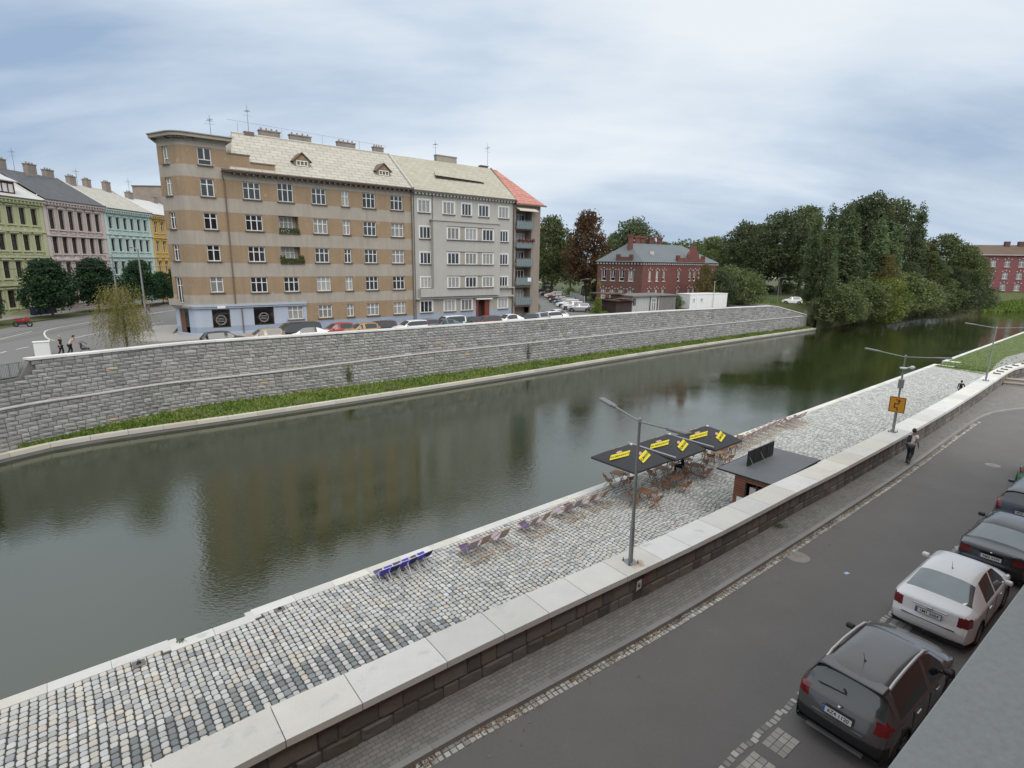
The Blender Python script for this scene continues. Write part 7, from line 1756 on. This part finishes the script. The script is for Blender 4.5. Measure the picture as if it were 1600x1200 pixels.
mb=MB(); mb.box(x0+.12,x0+.14,y1-1.05,y1-.72,1.2,2.2); mb.box(x0+.5,x0+.52,y0+.4,y0+1.1,1.4,2.1); mb.box(x0+.6,x0+.62,y0+1.25,y0+1.5,.9,1.5); mb.build('glass_pane',MT['sill_light'],KI)
mb=MB(); mb.box(x0-.02,x0,y1-.5,y1-.2,1.15,1.6); mb.box(x0-.02,x0,y1-.55,y1-.2,.6,1.05); mb.box(x0-.03,x0-.02,y1-.44,y1-.32,1.2,1.45,1); mb.build('menu_board',[MT['frame_white'],MT['sign_black']],KI)
# sign board standing on the roof
s0=P(1167,729,-.75).xy-KA.xy; s1=P(1214,713,-.75).xy-KA.xy
def kl(v_): return V((v_.dot(ux),v_.dot(uy)))
s0,s1=kl(s0),kl(s1); hS=.78; mb=MB(); mb.box(s0.x,s1.x,s0.y-.03,s0.y+.03,zr+.02,zr+hS,0)
for k in range(1,4): x_=s0.x+(s1.x-s0.x)*k/4; mb.box(x_-.03,x_+.03,s0.y-.05,s0.y-.03,zr+.02,zr+hS,1)
mb.build('roof_sign',[MT['sign_black'],MT['frame_dark']],KI)
mb=MB()
for k in (.1,1.25): mb.tube((s0.x+k,s0.y-.03,zr+.5),(s0.x+k,s0.y-.35,zr),.015,5)
mb.build('sign_brace',MT['galv'],KI)
# parasols
MT['canopy']=mat('black_canopy',(0.05,0.051,0.058),.85,.14,2,.05,20); MT['logo_yellow']=mat('logo_yellow',(0.72,0.62,0.03),.7,.04,2); MT['logo_pink']=mat('logo_pink',(0.62,0.33,0.27),.7,.04,2); MT['logo_ink']=mat('logo_ink',(0.10,0.08,0.02),.8,.04,2); MT['pvc']=mat('light_strip',(0.30,0.30,0.31),.6,.05,2)
par0=None
pcs=[]
for (cx,cy),l in (((985,712),'black square parasol with yellow logos nearest the lamp post'),((1045,695),'middle of the three black square parasols with yellow logos'),((1104,681.5),'farthest of the three black square parasols with yellow logos')):
    q=P(cx,cy-3,-1.0); 
    if par0 is None:
        e=empty('parasol',(0,0,0)); hs=1.47; ze,zt_=2.26,3.05
        mb=MB(); cs=[V((-hs,-hs,ze)),V((hs,-hs,ze)),V((hs,hs,ze)),V((-hs,hs,ze))]; ap=V((0,0,zt_)); m_=6
        for i in range(4):
            a_,b_=cs[i],cs[(i+1)%4]; rows=[]
            for u in range(m_+1):
                row=[]
                for w_ in range(m_+1):
                    p=a_.lerp(b_,w_/m_).lerp(ap,u/m_); sag=-.05*math.sin(PI*w_/m_)*(1-u/m_); p.z+=sag+.05*math.sin(PI*u/m_); row.append(p)
                rows.append(row)
            mb.grid(rows,0,None,False)
        for i in range(4):
            a_,b_=cs[i],cs[(i+1)%4]; mb.face([a_,b_,b_-V((0,0,.10)),a_-V((0,0,.10))])
        mb.build('canopy',MT['canopy'],e)
        mb=MB(); mb.tube((0,0,0),(0,0,3.0),.028,8); mb.build('pole',MT['sill_light'],e)
        mb=MB(); 
        for c_ in cs: mb.tube((0,0,2.94),c_-V((0,0,.03)),.015,5); mb.tube((0,0,2.2),V((0,0,2.86)).lerp(c_,.5)-V((0,0,.04)),.012,5)
        mb.build('ribs',MT['rail'],e)
        mb=MB(); mb.lathe((0,0,2.93),[(.07,.10),(.07,.16),(0,.18)],8); mb.build('finial',MT['frame_white'],e)
        mb=MB(); mb.box(-.45,.45,-.45,.45,0,.07); mb.lathe((0,0,.07),[(.05,0),(.05,.35),(.03,.36)],8); mb.build('base',MT['pave_far'],e)
        sl_=math.atan2(zt_-ze,hs)
        for i in range(4):
            M_=Matrix.Rotation(i*PI/2,4,'Z')@Matrix.Translation((0,-hs*.60,ze+(zt_-ze)*.40+.035))@Matrix.Rotation(sl_*.96,4,'X')@Matrix.Rotation(R((20,30,30,48)[i]),4,'Z')
            lg=MB(); lg.face([(-.58,-.17,.03),(.44,-.21,.03),(.60,.17,.03),(-.44,.20,.03)]); o=lg.build('logo',MT['logo_yellow'],e); o.matrix_local=M_
            lp=MB(); lp.face([(.02+.17*math.cos(k*PI/6),.27+.09*math.sin(k*PI/6),.034) for k in range(12)]); lp.build('logo_crest',MT['logo_pink'],o)
            tm=text_mesh('KLIMASANT',.19,.001,shear=.25,bold=.004); obj('logo_lettering',tm,o,MT['logo_ink'],Matrix.Translation((.01,-.02,.036))@Matrix.Rotation(-.03,4,'Z'))
        par0=e; o=e
    else: o=copy_tree(par0)
    q0=P(cx,cy,-1.13+.10); o.location=(q0.x,q0.y,Z_PROM); o.rotation_euler=(0,0,math.atan2(QD.y,QD.x)); tag(o,l,'parasol','black parasols on the promenade'); pcs.append(o.location.copy())
for i,l in enumerate(('grey cloth valance strip joining the first and middle parasols','grey cloth valance strip joining the middle and farthest parasols')):
    c_=(pcs[i]+pcs[i+1])/2; mb=MB(); n_=V((-QD.y,QD.x)); a_=c_.xy+n_*1.6; b_=c_.xy-n_*1.6; z_=Z_PROM+2.47
    w_=.09; rows=[[V((a_.x-QD.x*w_,a_.y-QD.y*w_,z_)),V((b_.x-QD.x*w_,b_.y-QD.y*w_,z_))],[V((a_.x,a_.y,z_-.06)),V((b_.x,b_.y,z_-.06))],[V((a_.x+QD.x*w_,a_.y+QD.y*w_,z_)),V((b_.x+QD.x*w_,b_.y+QD.y*w_,z_))]]
    mb.grid(rows,0,None,False); tag(mb.build('rain_gutter',MT['pvc']),l,'gutter')
# tables, folding chairs, deckchairs
MT['wood']=mat('oiled_wood',(0.27,0.14,0.07),.6,.2,6,.1,40); MT['wood_l']=mat('pale_wood',(0.48,0.36,0.24),.6,.15,6,.1,40)
MT['sling_mauve']=mat('mauve_canvas',(0.41,0.36,0.42),.9,.08,3); MT['sling_violet']=mat('violet_canvas',(0.12,0.095,0.20),.9,.08,3); MT['sling_cream']=mat('cream_canvas',(0.42,0.33,0.30),.9,.08,3); MT['sling_blue']=mat('blue_violet_canvas',(0.10,0.07,0.50),.9,.08,3); MT['sling_navy']=mat('navy_canvas',(0.03,0.03,0.12),.9,.08,3)
def make_table():
    e=empty('folding_table'); mb=MB()
    for k in range(8): mb.box(-.35+k*.0875,-.35+k*.0875+.078,-.35,.35,.71,.735)
    mb.build('tabletop',MT['wood'],e)
    for s in (-1,1):
        for x0_,x1_ in ((-.3,.3),(.3,-.3)):
            mb=MB(); mb.tube((x0_,s*.28,0),(x1_,s*.28,.71),.018,5); mb.build('leg',MT['wood'],e)
    mb=MB(); mb.box(-.32,.32,-.30,-.26,.67,.709); mb.box(-.32,.32,.26,.30,.67,.709); mb.build('apron',MT['wood'],e); return e
def make_chair():
    e=empty('folding_chair'); mb=MB()
    for k in range(6): mb.box(-.19+k*.065,-.19+k*.065+.055,-.20,.20,.44,.458)
    mb.build('seat',MT['wood'],e); mb=MB()
    for z in (.62,.70,.78): mb.box(-.245-(z-.44)*.25,-.225-(z-.44)*.25,-.2,.2,z,z+.06)
    mb.build('backrest',MT['wood'],e)
    for s in (-1,1):
        mb=MB(); mb.tube((.22,s*.20,0),(-.32,s*.20,.86),.016,5); mb.build('leg',MT['wood'],e)
        mb=MB(); mb.tube((-.24,s*.18,0),(.17,s*.18,.44),.016,5); mb.build('leg',MT['wood'],e)
    return e
def make_deck(c1,c2,wood='wood_l'):
    e=empty('deckchair'); 
    # faces +x; long rail runs from front-bottom to back-top
    A=lambda y:(V((.48,y,.05)),V((-.42,y,.92))); B=lambda y:(V((-.50,y,.04)),V((.50,y,.42)))
    for s in (-.29,.29):
        mb=MB(); a,b=A(s); mb.tube(a,b,.018,5); mb.build('side_rail',MT[wood],e)
        mb=MB(); a,b=B(s*.9); mb.tube(a,b,.018,5); mb.build('side_rail',MT[wood],e)
        mb=MB(); mb.tube((-.18,s*.97,.70),(-.62,s*.97,.03),.014,5); mb.build('prop',MT[wood],e)
    for x_,z_,w_ in ((-.42,.92,.29),(.48,.06,.29),(-.50,.04,.27),(.50,.42,.26),(-.62,.03,.28)):
        mb=MB(); mb.tube((x_,-w_,z_),(x_,w_,z_),.017,5); mb.build('crossbar',MT[wood],e)
    def slg(t0,t1,n):
        rows=[]
        for k in range(n+1):
            t=t0+(t1-t0)*k/n; p=V((-.42,0,.92)).lerp(V((.50,0,.42)),t); z=p.z-.34*math.sin(PI*t)**.9; rows.append([V((p.x-.05*math.sin(PI*t),y,z-.01*(1-(y/.24)**2))) for y in (-.25,-.12,0,.12,.25)])
        m=MB(); m.grid(rows); return m
    slg(0,.5,7).build('sling_top',MT[c1],e); slg(.5,1,9).build('sling_seat',MT[c2],e); return e
TB=make_table(); CH=make_chair(); DK={}
used=set()
def putf(proto,px,py,rz,label,cat,group,z=Z_PROM):
    q=P(px,py,z); o=proto if proto.name not in used else copy_tree(proto); used.add(proto.name); o.location=(q.x,q.y,z); o.rotation_euler=(0,0,rz); tag(o,label,cat,group); return o
qa=math.atan2(QD.y,QD.x); GT='wooden tables on the promenade'; GC='wooden folding chairs round the tables'
tabs=[(964,757,'beside the quay at the left end'),(1006,787,'nearest the lamp post'),(1052,764,'just right of the lamp post'),(1085,744,'in front of the middle parasol'),(1120,723,'in front of the kiosk'),(1030,748,'under the first parasol'),(1065,732,'under the middle parasol'),(1110,716,'under the farthest parasol'),(1145,703,'right of the farthest parasol'),(1135,712,'between the kiosk and the farthest parasol')]
fr_=random.Random(15)
for i,(px,py,w_) in enumerate(tabs):
    putf(TB,px,py,qa+fr_.uniform(-.15,.15),'square slatted wooden table '+w_,'table',GT)
    q=P(px,py,Z_PROM)
    for k,(dx,dy,rot,side) in enumerate(((-.72,0,0,'left'),(.72,0,PI,'right'),(0,-.72,PI/2,'near'))[:3 if i<6 else 2]):
        if i==1 and k==1: dx+=.1
        v_=V((q.x+QD.x*dx-QD.y*dy,q.y+QD.y*dx+QD.x*dy)); o=CH if CH.name not in used else copy_tree(CH); used.add(CH.name)
        o.location=(v_.x,v_.y,Z_PROM); o.rotation_euler=(0,0,qa+rot+fr_.uniform(-.5,.5)); tag(o,side+' folding chair at the wooden table '+w_,'chair',GC)
GD='deckchairs lined up along the quay'
for c1,c2,k in (('sling_mauve','sling_violet','v'),('sling_cream','sling_mauve','c'),('sling_blue','sling_violet','b'),('sling_navy','sling_blue','n')): DK[k]=make_deck(c1,c2,'wood_l' if k in 'vc' else 'frame_white')
dl=[(733,871,'v','violet deckchair, nearest of the first wooden three'),(752.5,861.5,'c','middle deckchair of the first wooden three'),(781,851.5,'c','cream backed deckchair, right of the first wooden three'),
 (826.5,833,'v','violet deckchair on the left of the second group'),(846,824,'c','cream backed deckchair on the right of the second group'),(879,810,'c','cream backed deckchair in the third group'),(895.5,803.5,'v','violet deckchair in the third group'),(919,794,'c','left deckchair of the group before the tables'),(937,788,'c','right deckchair of the group before the tables'),
 (597,905,'b','blue violet deckchair, leftmost on the quay'),(613,899,'n','navy deckchair second from the left on the quay'),(626,893,'b','blue violet deckchair third from the left'),(641,887,'n','navy deckchair fourth from the left'),(653,882,'b','blue violet deckchair fifth from the left'),(664,877,'n','navy deckchair sixth from the left, last of the blue row')]
wds=('first','second','third','fourth','fifth','sixth','seventh','eighth','ninth','tenth','eleventh','twelfth')
for k in range(9): dl.append((1152+k*8.2,699-k*4.0,'cccc'[k%4],wds[k]+' deckchair in the wooden row beyond the parasols'))
for k in range(4): dl.append((1228+k*7.2,668-k*3.1,'cv'[k%2],wds[k]+' pale deckchair at the far end of the quay row'))
for px,py,k,l in dl:
  o_=putf(DK[k],px,py+(2 if k in 'bn' else 0),qa+PI/2+R(4)+fr_.uniform(-.08,.08),l,'deckchair',GD)
  if k in 'bn' and px<700: o_.scale=(.8,.8,.72)
q=P(1066,741,Z_PROM); e,G=person((q.x,q.y,Z_PROM),qa+PI/2+.6,'person in black clothes sitting on a folding chair under the middle parasol',dict(pel=(0,0,.50),che=(.03,0,.80),nek=(.08,0,1.02),hed=(.13,0,1.15),top=(.13,0,1.25),ls=(.06,.18,.96),rs=(.06,-.18,.96),le=(.10,.25,.72),re=(.10,-.25,.72),lh=(.34,.15,.66),rh=(.34,-.15,.66),lhi=(.05,.10,.50),rhi=(.05,-.10,.50),lk=(.45,.14,.50),rk=(.45,-.14,.50),la=(.42,.14,.09),ra=(.42,-.14,.09)),shirt='cloth_black',pants='cloth_black',long=True)
o=copy_tree(CH); o.location=(q.x-.05*math.cos(qa),q.y,Z_PROM); o.rotation_euler=(0,0,qa+PI/2+.6); tag(o,'folding chair under the seated person in black','chair',GC)
# litter, weeds near the kerb
q=P(1323,896,Z_ROAD); mb=MB(); mb.box(-.08,.08,-.05,.05,.002,.012); MT['litterblue']=mat('litter_blue',(0.45,0.55,0.75),.7); tag(mb.build('litter',MT['litterblue'],loc=(q.x,q.y,Z_ROAD),rotz=.4),'scrap of pale blue litter lying on the asphalt','litter')
mb=MB(); q=P(1216,823,0); r=random.Random(5)
for k in range(90): leafquad(mb,V((q.x+r.gauss(0,.12),q.y+r.gauss(0,.08),abs(r.gauss(0,.06))+.02)),.035,r)
tag(mb.build('kerb_weed',MT['leaf_mid']),'small weed growing at the foot of the near parapet','plant')
mb=MB(); q=P(283,1003,Z_PROM)
for k in range(60): leafquad(mb,V((q.x+r.gauss(0,.07),q.y+r.gauss(0,.05),Z_PROM+abs(r.gauss(0,.03))+.02)),.03,r)
tag(mb.build('quay_weed',MT['leaf_mid']),'small green weed in the notch of the near quay edge','plant')
